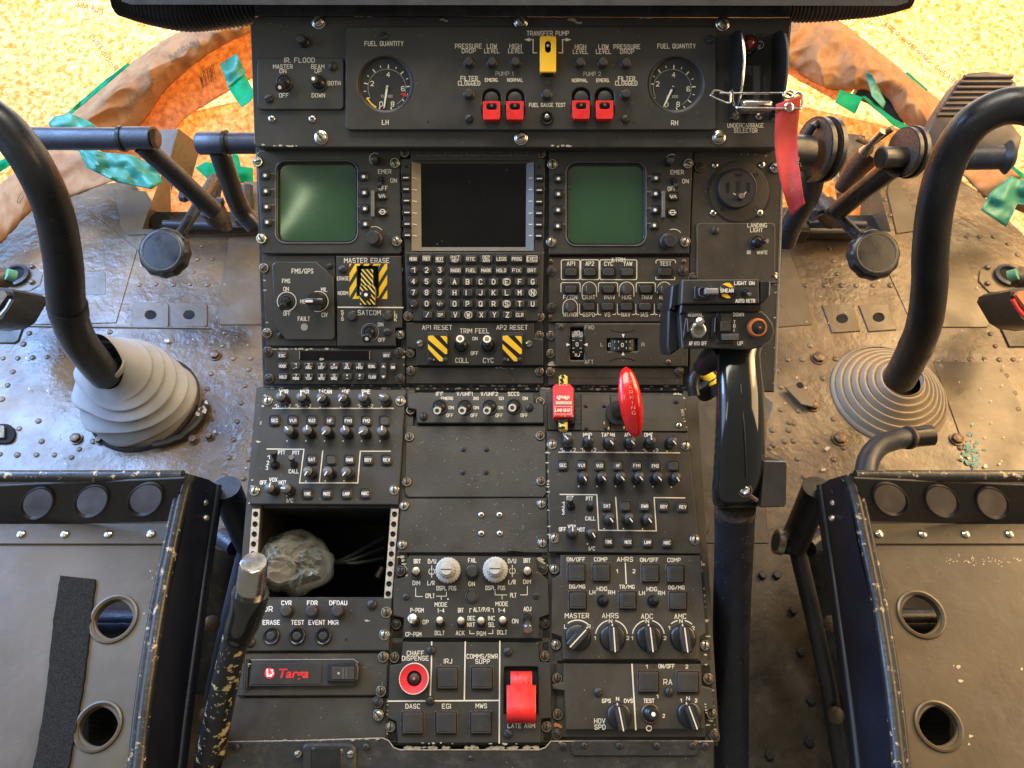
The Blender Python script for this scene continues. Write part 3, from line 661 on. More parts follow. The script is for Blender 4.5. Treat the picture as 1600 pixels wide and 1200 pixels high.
def tape(label, pts, d, m=TEAL, seed=0.):
    c = Vector((sum(p[0] for p in pts) / len(pts), sum(p[1] for p in pts) / len(pts)))
    T = Thing('masking_tape', label, 'tape', None, c.x, c.y, d=d, group=GT); mb = MB(); n = len(pts)
    d_ = lambda x, y: d - .007 * noise.noise(Vector((x * .05 + seed, y * .05, 0))) * 2
    rings = []; K = 8
    for k in range(K + 1): rings.append([T.w(c.x + (x - c.x) * k / K, c.y + (y - c.y) * k / K, d_(c.x + (x - c.x) * k / K, c.y + (y - c.y) * k / K)) for x, y in pts])
    vs = [q for r_ in rings[1:] for q in r_] + [rings[0][0]]; ce = len(vs) - 1
    fs = [[k * n + i, k * n + (i + 1) % n, (k + 1) * n + (i + 1) % n, (k + 1) * n + i] for k in range(K - 1) for i in range(n)] + [[ce, (i + 1) % n, i] for i in range(n)]
    mb.add(vs, fs, m); o = T.ob('tape', mb); sd = o.modifiers.new('thick', 'SOLIDIFY'); sd.thickness = .0005
def dens(pts, k=5):
    o = []
    for i in range(len(pts)):
        a, b = pts[i], pts[(i + 1) % len(pts)]; o += [(a[0] + (b[0] - a[0]) * j / k, a[1] + (b[1] - a[1]) * j / k) for j in range(k)]
    return o
tape('bright green backlit tape square beside the left end of the fuel panel', dens([(356, 136), (380, 112), (398, 145), (392, 158), (378, 168), (366, 152)]), 1.53)
tape('dark green tape square just above the bright one on the left', dens([(343, 100), (370, 83), (384, 113), (357, 136)]), 1.525, TEALD)
tape('crumpled teal tape wrapped over the paper at the left pedal tube', dens([(75, 192), (85, 182), (110, 177), (140, 190), (160, 205), (230, 212), (150, 215), (80, 202)]), 1.30, TEALD, 3)
tape('long teal tape strip hanging under the left pedal tube', dens([(118, 228), (165, 238), (208, 242), (245, 262), (254, 285), (236, 296), (180, 284), (136, 262)]), 1.30, TEALD, 5)
tape('bright green tape piece behind the left pedal crossbar', dens([(305, 262), (320, 253), (345, 255), (350, 285), (328, 283)]), 1.56, TEAL, 7)
tape('bright green tape piece between the left pedal arm and the console', dens([(362, 240), (372, 242), (374, 260), (395, 262), (396, 288), (376, 286), (366, 262)]), 1.56, TEAL, 8)
tape('thin green tape line along the left window frame', dens([(106, 176), (155, 132), (200, 98), (203, 101), (160, 138), (112, 178)]), 1.47, TEAL, 9)
tape('green tape strip beside the left cyclic stick', dens([(-10, 255), (12, 245), (22, 255), (-10, 275)]), 1.33, TEAL, 10)
tape('bright green tape square under the right window frame sleeve', dens([(1305, 160), (1312, 140), (1348, 152), (1336, 178)]), 1.53, TEAL, 11)
tape('long green tape strip slanting behind the right pedals', dens([(1346, 150), (1352, 150), (1400, 190), (1452, 212), (1440, 218), (1396, 196)]), 1.50, TEAL, 12)
tape('dark green tape fold in the gap of the right window frame sleeve', dens([(1352, 112), (1362, 116), (1384, 160), (1380, 170), (1362, 150)]), 1.46, TEALD, 13)
tape('thin green tape line along the upper edge of the right window frame', dens([(1418, 112), (1450, 140), (1448, 142), (1414, 114)]), 1.47, TEAL, 14)
tape('creased dark teal tape flap at the right floor edge', dens([(1533, 328), (1548, 300), (1580, 275), (1600, 282), (1640, 300), (1640, 330), (1590, 318), (1572, 355)]), 1.33, TEALD, 15)
tape('thin green tape strip above the teal flap at the right', dens([(1574, 252), (1600, 272), (1600, 280), (1574, 258)]), 1.34, TEAL, 16)
for i, (a, b) in enumerate((((1350, 145), (1408, 186)),)):
    T = Thing('window_frame', 'dark metal window frame strut showing through a gap in the right paper', 'window frame', None, 1380, 170, d=1.57)
    mb = MB(); mb.tube([T.w(1338, 140, 1.57), T.w(1365, 152, 1.57), T.w(1412, 190, 1.57)], .016, FRM, 8); T.ob('strut', mb)

# ================================================================== CONSOLE BODY
T = Thing('pedestal_console', 'black metal pedestal and console housing that carries all the avionics panels', 'console', PED, 760, 890)
mb = MB(); mb.prism([T.L([(407, 604), (1086, 604), (1122, 1166), (352, 1166)], -.007), T.L([(404, 794), (612, 794), (602, 933), (393, 933)], -.007)], -.40, -.007, FRM, .001, side=FRM)
mb.prism([T.L([(380, 780), (640, 780), (640, 950), (370, 950)], -.007)], -.17, -.16, HOLE); T.ob('pedestal_frame', mb)
T.chips(mb, 10, 10, 11, 11, 0, 0)
mb = MB()
def rail(x0, y0, x1, y1, wd, a=-.0065, m=PAN2): mb.prism([T.L([(x0 - wd / 2, y0), (x0 + wd / 2, y0), (x1 + wd / 2, y1), (x1 - wd / 2, y1)], a)], a - .004, a + .003, m, .0005)
rail(634, 606, 608, 1158, 30); rail(855, 606, 860, 1158, 24); rail(1078, 612, 1112, 1158, 22); rail(414, 606, 372, 1090, 24)
T.chips(mb, 634, 790, 622, 870, 22, -.0030); T.chips(mb, 856, 770, 857, 868, 14, -.0030); T.chips(mb, 1092, 880, 1112, 1150, 14, -.0030); T.ob('mounting_rail', mb)
def strip(x0, y0, x1, y1, x2, y2, x3, y3, name, nh, hr, label=None):
    mb = MB(); hs = [circ(x0 + (x1 - x0) * .5 + (x3 - x0) * t, (y0 + (y3 - y0) * t), hr, 14, hr * 1.05) for t in [(k + .55) / nh for k in range(nh)]]
    mb.prism([T.L([(x0, y0), (x1, y1), (x2, y2), (x3, y3)], 0)] + [T.L(h_, 0) for h_ in hs], -.0015, 0, CHIP, .0002); mb.flat([(*T.uv(x, y, -.0018), -.0018) for x, y in ((x0, y0), (x1, y1), (x2, y2), (x3, y3))], HOLE); T.ob(name, mb, label=label)
strip(394, 795, 406, 795, 398, 935, 384, 935, 'perforated_rail', 9, 4.3)
strip(611, 795, 623, 795, 612, 935, 600, 935, 'perforated_rail', 9, 4.3)
mb = MB(); mb.prism([T.L([(352, 1160), (470, 1158), (598, 1154), (606, 1158), (614, 1168), (624, 1172), (842, 1172), (852, 1168), (860, 1158), (1116, 1158), (1116, 1215), (340, 1215)], -.001)], -.02, -.001, FRM, .0012)
T.line(mb, [(354, 1158.5), (470, 1157), (598, 1153), (607, 1157), (615, 1168), (625, 1171.5), (842, 1171.5), (852, 1168), (861, 1158), (1114, 1158)], 1.5, -.0006, CHIP)
T.chips(mb, 410, 1158, 600, 1155, 26, -.0004); T.chips(mb, 630, 1168, 840, 1168, 40, -.0004, r=(.8, 3)); T.chips(mb, 870, 1160, 1110, 1160, 26, -.0004)
mb.prism([T.L(rr(892, 1158, 1092, 1182, 8), .001)], -.001, .001, FRM, .001)
mb.prism([T.L(rr(470, 1162, 556, 1230, 12), .003)], -.001, .003, FRM, .002)
mb.prism([T.L(rr(484, 1166, 536, 1230, 8), .0045)], -.001, .0045, BLK, .002)
T.ob('lower_front_plate', mb)
for x, y in ((369, 1168), (572, 1167), (880, 1165), (913, 1165), (968, 1165), (1026, 1165), (1082, 1165), (1102, 1165)): T.screw(x, y, 5.5, .001, 'dphil')
for x, y in ((466, 1178), (548, 1178)): T.screw(x, y, 6, .003, 'sslot')
T.screw(735, 1184, 4, 0, 'dphil'); T.screw(1116, 1150, 8, -.003, 'dark'); T.screw(870, 1147, 8, -.003, 'dark')
for x, y, a in ((590.5, 1097, 'dark'), (591.5, 1117, 'bright')): T.screw(x, y, 8.5, 0, a)
# sheets filling the ends of the pedestal columns
mb = MB(); mb.prism([T.L([(362, 1090), (604, 1089), (603, 1156), (350, 1158)], -.002)], -.006, -.002, PAN2, .0008); T.chips(mb, 590, 1108, 588, 1096, 5, -.0015, r=(1, 3)); T.ob('blanking_plate', mb)
mb = MB(); mb.prism([T.L([(854, 612), (1072, 614), (1075, 674), (855, 672)], -.001)], -.006, -.001, FRM, .0008); T.chips(mb, 1066, 617, 1072, 670, 8, -.0006); T.ob('blanking_plate', mb)
T2 = Thing('upper_console', 'upper console housing behind the displays and keyboards', 'console', MID, 760, 420)
mb = MB(); mb.prism([T2.L([(399, 230), (1226, 230), (1209, 613), (411, 606)], -.006)], -.14, -.006, FRM, .001)
for x0, x1, x2, x3 in ((620, 640, 640, 628), (846, 862, 862, 850)): mb.prism([T2.L([(x0, 232), (x1, 232), (x2, 604), (x3, 604)], -.003)], -.008, -.003, BLK2, .0005)
T2.line(mb, [(1225, 234), (1212, 610)], 1.6, -.0057, CHIP)
T2.chips(mb, 412, 604, 1070, 604, 70, -.0055, r=(.6, 2.0)); T2.chips(mb, 402, 236, 1220, 232, 20, -.0055)
mb.prism([T2.L([(411, 603), (1072, 605), (1072, 612), (411, 610)], -.004)], -.008, -.004, FRM, .0006)
T2.chips(mb, 420, 607, 1060, 608, 60, -.0036, r=(.6, 1.8)); T2.ob('face_frame', mb)

# glareshield and ducts
T = Thing('glareshield', 'matt black glareshield edge along the top of the fuel panel', 'glareshield', None, 800, 0, d=.66)
mb = MB(); q = [P3(*a) - T.loc for a in ((188, -70, .66), (1440, -70, .66), (1418, 4, .66), (1400, 9, .66), (205, 7, .66), (190, 2, .66))]
bk = [P3(*a) - T.loc for a in ((188, -70, .80), (1440, -70, .80), (1418, 4, .80), (1400, 9, .80), (205, 7, .80), (190, 2, .80))]; n = 6
mb.add(q + bk, [[5, 4, 3, 2, 1, 0], [n + i for i in range(n)]] + [[i, (i + 1) % n, n + (i + 1) % n, n + i] for i in range(n)], GLARE); T.ob('shield', mb)
mb = MB(); q = [P3(*a) - T.loc for a in ((394, -20, .690), (1238, -20, .690), (1234, 27, .694), (398, 25, .694))]; bk = [P3(*a) - T.loc for a in ((394, -20, .75), (1238, -20, .75), (1234, 29, .75), (398, 28, .75))]
mb.add(q + bk, [[3, 2, 1, 0], [4, 5, 6, 7]] + [[i, (i + 1) % 4, 4 + (i + 1) % 4, 4 + i] for i in range(4)], FRM); T.ob('lower_lip', mb)
def hose(label, pts, d, r, m):
    T = Thing('air_hose', label, 'hose', None, pts[0][0], pts[0][1], d=d, group='ribbed hoses under the glareshield')
    P = spline([T.w(x, y, d) for x, y in pts], 18); mb = MB(); rad = [r * (1 + (.07 if i % 2 else -.03)) for i in range(len(P))]
    mb.tube(P, rad, m, 20); T.ob('hose', mb)
hose('black ribbed hose curling out under the left end of the glareshield', [(190, -12), (235, 2), (290, 12), (340, 8), (400, 0)], .74, .021, HOSE)
hose('brown-black ribbed hose under the right end of the glareshield', [(1210, 12), (1260, 14), (1320, 10), (1375, 4), (1420, -8)], .74, .012, HOSEB)

# ================================================================== FUEL PANEL ROW
GA = 'avionics panels screwed into the console'
T = Thing('instrument_panel', 'long black top panel with big chrome screws and chipped edge', 'panel', TOP, 814, 128, group=GA)
T.plate([(404, 24), (1232, 28), (1237, 36), (1222, 229), (1218, 231), (402, 230), (397, 226), (391, 40)], -.028, 0, PAN, .001,
        extra=lambda mb: (T.chips(mb, 555, 25, 580, 25, 14, .0002), T.chips(mb, 690, 30, 700, 34, 6, .0002), T.chips(mb, 886, 27, 905, 36, 9, .0002, r=(1, 2)), T.chips(mb, 995, 27, 1020, 28, 10, .0002),
                          T.chips(mb, 1060, 42, 1095, 44, 8, .0002, r=(.4, .9)), T.chips(mb, 860, 228, 890, 228, 8, .0002), T.chips(mb, 400, 226, 470, 229, 12, .0002), T.line(mb, [(1234, 40), (1221, 226)], 1.3, .0001, CHIP), T.line(mb, [(392, 42), (398, 224)], 1.0, .0001, EDGE)))
for x, y, r_ in ((498, 34, 10), (814, 34, 10), (1129, 37, 10), (502, 215, 9.5), (814, 216, 9.5), (1123, 215, 9.5)): T.screw(x, y, r_, 0, 'big')
T.screw(425, 186, 5.8, 0, 'phil'); T.screw(488, 186, 5.8, 0, 'phil'); T.lamp(469, 60, 8, 0, .012, 'push_switch')
T = Thing('flood_light_panel', 'small raised panel lettered IR. FLOOD with two toggle switches', 'panel', TOP, 470, 132, h=.0005, group=GA)
def ex(mb):
    for a in (('IR. FLOOD', 468, 94, 47, 7), ('MASTER', 442, 104, 30, 6), ('ON', 442, 111, 10, 6), ('OFF', 443.5, 149, 14, 6), ('BEAM', 496.5, 104, 20, 6), ('UP', 497, 111, 10, 6), ('BOTH', 522, 130, 19, 6), ('DOWN', 497.5, 149, 20, 6)): T.text(mb, *a, z=.0032)
T.plate(rr(402, 90, 537, 171, 6), 0, .003, PAN, .0007, extra=ex)
T.screw(520, 104, 7, .003, 'slot', 1.2); T.screw(421, 154, 7, .003, 'slot', .4)
T.toggle(445, 129, 437, 136.5, 13, 7.5, .020, .003); T.toggle(499, 130, 489.5, 123, 13, 7.5, .020, .003)

T = Thing('fuel_panel', 'wide raised fuel panel with two round gauges, red guarded pump switches and a yellow guard', 'panel', TOP, 829, 122, h=.0005, group=GA)
TX = [('FUEL QUANTITY', 600, 68, 60, 6.8), ('FUEL QUANTITY', 1057, 72, 59, 6.8), ('LH', 602, 191, 9.5, 6.8), ('RH', 1054, 192, 10, 6.8), ('PRESSURE', 732, 72, 41, 6.6), ('DROP', 732.5, 79.5, 21, 6.6), ('LOW', 768.5, 72, 15, 6.6), ('LEVEL', 768.5, 79.5, 23, 6.6),
      ('HIGH', 805.5, 72, 18, 6.6), ('LEVEL', 806, 79.5, 23, 6.6), ('EMERG.', 768, 125, 20, 5), ('NORMAL', 805, 125, 24, 5), ('FILTER', 733, 122.5, 26, 6.6), ('CLOGGED', 733, 130, 34, 6.6),
      ('HIGH', 907, 73, 17, 6.6), ('LEVEL', 907, 80.5, 23, 6.6), ('LOW', 943, 73, 15, 6.6), ('LEVEL', 943, 80.5, 23, 6.6), ('PRESSURE', 979.5, 73, 41, 6.6), ('DROP', 980, 80.5, 21, 6.6), ('NORMAL', 906, 125.5, 24, 5), ('EMERG.', 942, 125.5, 20, 5),
      ('FILTER', 979, 123, 26, 6.6), ('CLOGGED', 978.5, 130, 34, 6.6), ('TRANSFER PUMP', 856, 52, 65, 6.8), ('FUEL GAUGE TEST', 855, 164, 56, 5.6)]
def ex(mb):
    for a in TX: T.text(mb, *a, z=.0057)
    T.text(mb, 'PUMP 1', 788, 115, 27, 6, z=.0057, m=DIMW); T.text(mb, 'PUMP 2', 925, 115.5, 27, 6, z=.0057, m=DIMW)
    for s_ in (-1, 1):
        T.line(mb, [(856 + s_ * 17, 82.5), (856 + s_ * 23, 82.5), (856 + s_ * 23, 62), (856 + s_ * 29, 62)], 1.7, .0057)
        mb.flat([tuple(T.p(856 + s_ * x, y, .0058)) for x, y in ((28, 59), (28, 65), (37, 62))], LEG)
    for x, y in ((669, 190), (990, 191)): T.dot(mb, x, y, 1.6, .0056, HOLE)
wells = [rr(753, 139, 783, 189, 14), rr(790, 139, 820, 189, 14), rr(893, 137, 923, 188, 14), rr(929, 137, 960, 188, 14)]
T.plate(rr(540, 41, 1119.5, 203, 7), 0, .0055, PAN, .0009, holes=[circ(602, 132, 43.5, 44), circ(1056, 132, 43.5, 44)] + wells, extra=ex)
def gauge(gx, gy, val, hx, hy, red):
    mb = MB(); b = T.p(gx, gy, .001); k = T.mpp(gx, gy, .001)
    mb.lathe([(44 * k, .0052), (43 * k, .0038), (39.5 * k, .003), (38 * k, .0012)], BLK2, (b.x, b.y, 0), 48, cap=False)
    mb.lathe([(44 * k, .0012), (.00001, .0012)], DIAL, (b.x, b.y, 0), 48)
    me = T.ob('gauge', mb); md = MB()
    an = lambda v: radians(250 - 41 * v)
    for i in range(17):
        v = i / 2; r0 = 31 if i % 2 == 0 else 33.5
        if v > 8: continue
        T.line(md, [(hx + r0 * cos(an(v)), hy - r0 * sin(an(v))), (hx + 36 * cos(an(v)), hy - 36 * sin(an(v)))], 1.3 if i % 2 else 1.7, .0016)
    T.arc(md, hx, hy, 29.5, 205, -60, .7, .0015, DIMW, 36)
    for n_, dx, dy in ((0, -9, 25), (2, -23, -7), (4, 2, -21), (6, 25, 1), (8, 9, 25)): T.text(md, str(n_), hx + dx, hy + dy, 4.5, 7, .0017, LEG, 1.1)
    T.text(md, 'FL X100', hx, hy + 13, 17, 4, .0016, DIMW, .8); T.arc(md, hx, hy, 34.5, 207, 240, 2.4, .0018, YEL)
    if red: T.line(md, [(hx + 25 * cos(-.38), hy + 25 * .37), (hx + 35 * cos(-.38), hy + 35 * .37)], 3, .0019, RED)
    T.ob('dial_marking', md, me)
    mn = MB(); a = an(val); tip = (hx + 29 * cos(a), hy - 29 * sin(a)); tl = (hx - 4 * cos(a), hy + 4 * sin(a)); nx, ny = -sin(a), -cos(a)
    mn.prism([T.L([(tl[0] + nx * 1.7, tl[1] + ny * 1.7), (tip[0] + nx * 1.1, tip[1] + ny * 1.1), (tip[0] + cos(a) * 4, tip[1] - sin(a) * 4), (tip[0] - nx * 1.1, tip[1] - ny * 1.1), (tl[0] - nx * 1.7, tl[1] - ny * 1.7)], .003)], .0026, .003, LEG)
    c = T.p(hx, hy, .002); mn.lathe([(3.2 * k, .001), (3.2 * k, .0025), (2.6 * k, .003)], DIAL, (c.x, c.y, 0), 16); T.ob('needle', mn, me)
gauge(602, 132, -.28, 604.5, 137.5, True); gauge(1056, 132, .12, 1050.5, 138, False)
for x, y in ((732, 95.5), (768.5, 95.5), (805.5, 95.5), (732, 145), (907, 96), (943, 96), (979.5, 97), (979, 146), (855, 146)): T.lamp(x, y, 7.6, .0055, .007)
T.lamp(854.5, 183, 11, .0055, .004, 'test_button', 'press'); mb = MB(); mb.lathe([(.0022, 0), (.002, .001), (.001, .0014)], MET, T.p(854.5, 182, .0095), 12); T.ob('button_tip', mb)
for x, y in ((599.5, 56.5), (1109, 62), (733, 185.5), (977, 186)): T.screw(x, y, 6.5, .0055, 'slot', random.uniform(-.4, .6))
def pump(cx, cy, dx):
    mb = MB(); w_ = 13.4; z = .019
    mb.prism([T.L(rr(cx - 15.5, cy - 27, cx + 15.5, cy + 22.5, 14), .001)], 0, .001, HOLE)
    mb.lathe([(.0068, .001), (.0068, .003), (.005, .004)], BLK2, T.p(cx, cy - 13, 0), 20)
    mg = MB()
    # channel shaped guard: front face with a window, two cheeks, curled lip
    mg.prism([T.L([(cx - w_, cy - 10), (cx + w_, cy - 10), (cx + w_, cy + 13), (cx + w_ - 1.5, cy + 19), (cx - w_ + 1.5, cy + 19), (cx - w_, cy + 13)], z), T.L(rr(cx - 8.5, cy - 6.5, cx + 8.5, cy + 3.5, 4), z)], z - .0018, z, RED, .0004)
    for s_ in (-1, 1): mg.prism([T.L([(cx + s_ * w_ - s_ * .2, cy - 9.6), (cx + s_ * (w_ - 2), cy - 9.6), (cx + s_ * (w_ - 2), cy + 14), (cx + s_ * w_ - s_ * .2, cy + 14)], z)], .004, z - .0012, RED)
    mg.prism([T.L([(cx - w_ + 1.4, cy + 12.5), (cx + w_ - 1.4, cy + 12.5), (cx + w_ - 1.8, cy + 18.6), (cx - w_ + 1.8, cy + 18.6)], z)], .006, z - .0016, RED, .0006)
    o = T.ob('pump_switch', mb); T.ob('switch_guard', mg, o); ml = MB()
    b = T.p(cx, cy - 2, .003); e = T.p(cx + dx * .3, cy - 3.2, z - .004); d = e - b
    ml.lathe([(.0016, 0), (.0022, d.length * .6), (.0030, d.length * .85), (.0028, d.length)], BLK, M4=align(b, d), n=14); ml.lathe([(.0016, d.length), (.0012, d.length + .0008), (.0002, d.length + .001)], MET, M4=align(b, d), n=12)
    ml.prism([T.L(rr(cx - 9, cy - 7, cx + 9, cy + 4, 4), .006)], .0055, .006, HOLE); T.ob('lever', ml, o)
for x, y in ((768, 168), (804.5, 168), (908, 167), (945, 167)): pump(x, y, 1)
mb = MB(); b = T.p(855, 108, .0055); mb.lathe([(.0075, 0), (.0075, .004), (.006, .006)], BLK, b, 20)
mb.prism([T.L(rr(843.5, 56, 869, 113, 3), .016), T.L(rr(851.5, 63.5, 861, 82, 4.7), .016)], .0135, .016, YEL, .0008)
for s_ in (-1, 1): mb.prism([T.L([(856.2 + s_ * 12.2, 60), (856.2 + s_ * 9.5, 60), (856.2 + s_ * 9.5, 112), (856.2 + s_ * 12.2, 112)], .016)], .0055, .0145, YEL)
mb.prism([T.L(rr(849, 60, 863, 90, 4.7), .008)], .0055, .008, HOLE); T.ob('yellow_guard', mb)
T.toggle(856, 76, 856, 71, 4, 2.7, .009, .006, white='dot', metal=MET)

T = Thing('undercarriage_selector', 'landing gear selector with two black semicircular guards and a wire safety pin', 'selector', TOP, 1175, 120)
def ex(mb): T.text(mb, 'UNDERCARRIAGE', 1165, 196, 56, 6.3, .0003, LEG, .8); T.text(mb, 'SELECTOR', 1165, 204, 36, 6.3, .0003, LEG, .8)
mb = MB(); mb.prism([T.L([(1131, 52), (1218, 52), (1214, 190), (1131, 190)], .0002)], 0.0001, .0006, FRM); ex(mb)
mb.prism([T.L(rr(1158, 100, 1192, 172, 3), .004)], 0, .004, BLK, .0006); mb.prism([T.L(rr(1163, 117, 1176, 156, 5), .005)], .003, .0046, HOLE)
mb.prism([T.L(rr(1176, 103, 1188, 168, 2), .005)], .003, .0052, KEY, .0006); T.ob('selector_base', mb)
def fin(cx, label):
    mb = MB(); a = T.p(cx, 186, 0); b = T.p(cx, 54, 0); Lh = (b.y - a.y) / 2; cy_ = (a.y + b.y) / 2; pts = [(a.x, cy_ + Lh * cos(t), .040 * sin(t) ** .7) for t in [pi * k / 28 for k in range(29)]]
    n = len(pts); t_ = .0011; vs = [(x - t_, y, z) for x, y, z in pts] + [(x + t_, y, z) for x, y, z in pts]
    mb.add(vs, [list(range(n)), list(range(2 * n - 1, n - 1, -1))] + [[i, n + i, n + (i + 1) % n, (i + 1) % n] for i in range(n)], BLK)
    mb.tube([(x, y, z + .0004) for x, y, z in pts[6:]], .0012, MET if cx < 1170 else BLK2, 6); return T.ob('guard_plate', mb)
fin(1139, 'l'); fin(1203, 'r')
mb = MB(); b = T.p(1168, 74, 0); e = T.p(1171, 67.5, .014); d = e - b; mb.lathe([(.0085, 0), (.0085, d.length * .7), (.007, d.length * .8)], BLK, M4=align(b, d), n=22)
mb.lathe([(.0062, d.length * .75), (.006, d.length * .95), (.0035, d.length * 1.15), (.0005, d.length * 1.2)], mat('dark red lens', (.16, .01, .015), .15, coat=.5), M4=align(b, d), n=22); T.ob('warning_lamp', mb)
for x, y in ((1152, 71), (1187, 71), (1149, 181), (1186, 181)): T.screw(x, y, 6.3, .0006, 'bright')
mb = MB(); a, b = T.p(1156, 166, .030), T.p(1205, 166, .030); mb.tube([a, a.lerp(b, .04), a.lerp(b, .96), b], [.0045, .0062, .0062, .0045], MET, 18); mb.box(a.lerp(b, .5) + Vector((0, .001, .004)), ((b - a).length * .42, .0022, .003), MET, bev=.0006)
c = a.lerp(b, .5); mb.tube([c, c - Vector((0, 0, .025))], .004, BLK2, 10); T.ob('lever_handle', mb)
T = Thing('safety_pin', 'bent steel wire safety pin pushed through the undercarriage guards', 'pin', None, 1160, 150, d=.66)
mb = MB(); D = .672
wp = [(1139, 147, D), (1118, 141, D), (1112, 147, D), (1113, 151, D), (1137, 161, D), (1141, 156, D), (1141, 143, D)]
mb.tube(spline([T.w(*q) for q in wp], 6), .00095, MET, 8)
mb.tube(spline([T.w(*q) for q in [(1124, 145.5, D), (1170, 145.5, D), (1222, 145.5, D), (1232, 147, D - .004), (1240, 152, D - .01)]], 6), .0010, MET, 8)
mb.tube(spline([T.w(*q) for q in [(1144, 141, D), (1145, 158, D - .01), (1150, 167, D - .02), (1160, 169, D - .022), (1200, 169.5, D - .022), (1245, 170, D - .022), (1253, 166, D - .02), (1253, 150, D - .015), (1245, 145, D - .01), (1238, 150, D - .01)]], 6), .0011, MET, 8)
mb.tube(spline([T.w(1232 + 8 * cos(t), 148 + 6 * sin(t), D - .012) for t in [k * pi / 4 for k in range(10)]], 4), .0009, MET, 8)
T.ob('wire', mb)
T = Thing('warning_ribbon', 'long faded red fabric ribbon hanging from the safety pin', 'ribbon', None, 1232, 240, d=.652)
mb = MB(); La = spline([(1212, 163, .652), (1211, 190, .655), (1211, 225, .657), (1216, 262, .652), (1225, 300, .648), (1237, 338, .655)], 8); Lb = spline([(1252, 149, .650), (1249, 178, .652), (1246, 212, .655), (1247, 250, .650), (1252, 290, .646), (1258, 318, .652)], 8)
n = len(La); nv = 8
def rp(i, j):
    q = La[i].lerp(Lb[i], j / nv); jx = (noise.noise(Vector((i * .9, j, 3))) * 1.1 if j in (0, nv) else 0); return T.w(q.x + jx, q.y, q.z - .003 * sin(j / nv * pi + i * .12))
mb.add([rp(i, j) for i in range(n) for j in range(nv + 1)], [[i * (nv + 1) + j, (i + 1) * (nv + 1) + j, (i + 1) * (nv + 1) + j + 1, i * (nv + 1) + j + 1] for i in range(n - 1) for j in range(nv)], RIBN)
o = T.ob('fabric', mb); sd = o.modifiers.new('thick', 'SOLIDIFY'); sd.thickness = .0012
mt = MB()
for s_, x0, y0, x1, y1, hp in (('PIN', 1233, 272, 1240, 300, 9), ('OF', 1244, 245, 1248, 262, 8)):
    gl, tot = glyphs(s_); L_ = math.hypot(x1 - x0, y1 - y0); dx, dy = (x1 - x0) / L_, (y1 - y0) / L_
    for pl in gl: mt.tube([T.w(x0 + dx * gx * L_ / tot + dy * (gy - 6) * hp / 12, y0 + dy * gx * L_ / tot - dx * (gy - 6) * hp / 12, .6415) for gx, gy in pl], .00035, INK, 4, False)
T.ob('lettering', mt)
mb = MB(); c = T.w(1232, 168, .6475); mb.lathe([(.0042, 0), (.0042, .0014), (.003, .0022), (.0022, .001)], MET, M4=align(c, -(Fv)), n=20, cap=False); T.ob('eyelet', mb)

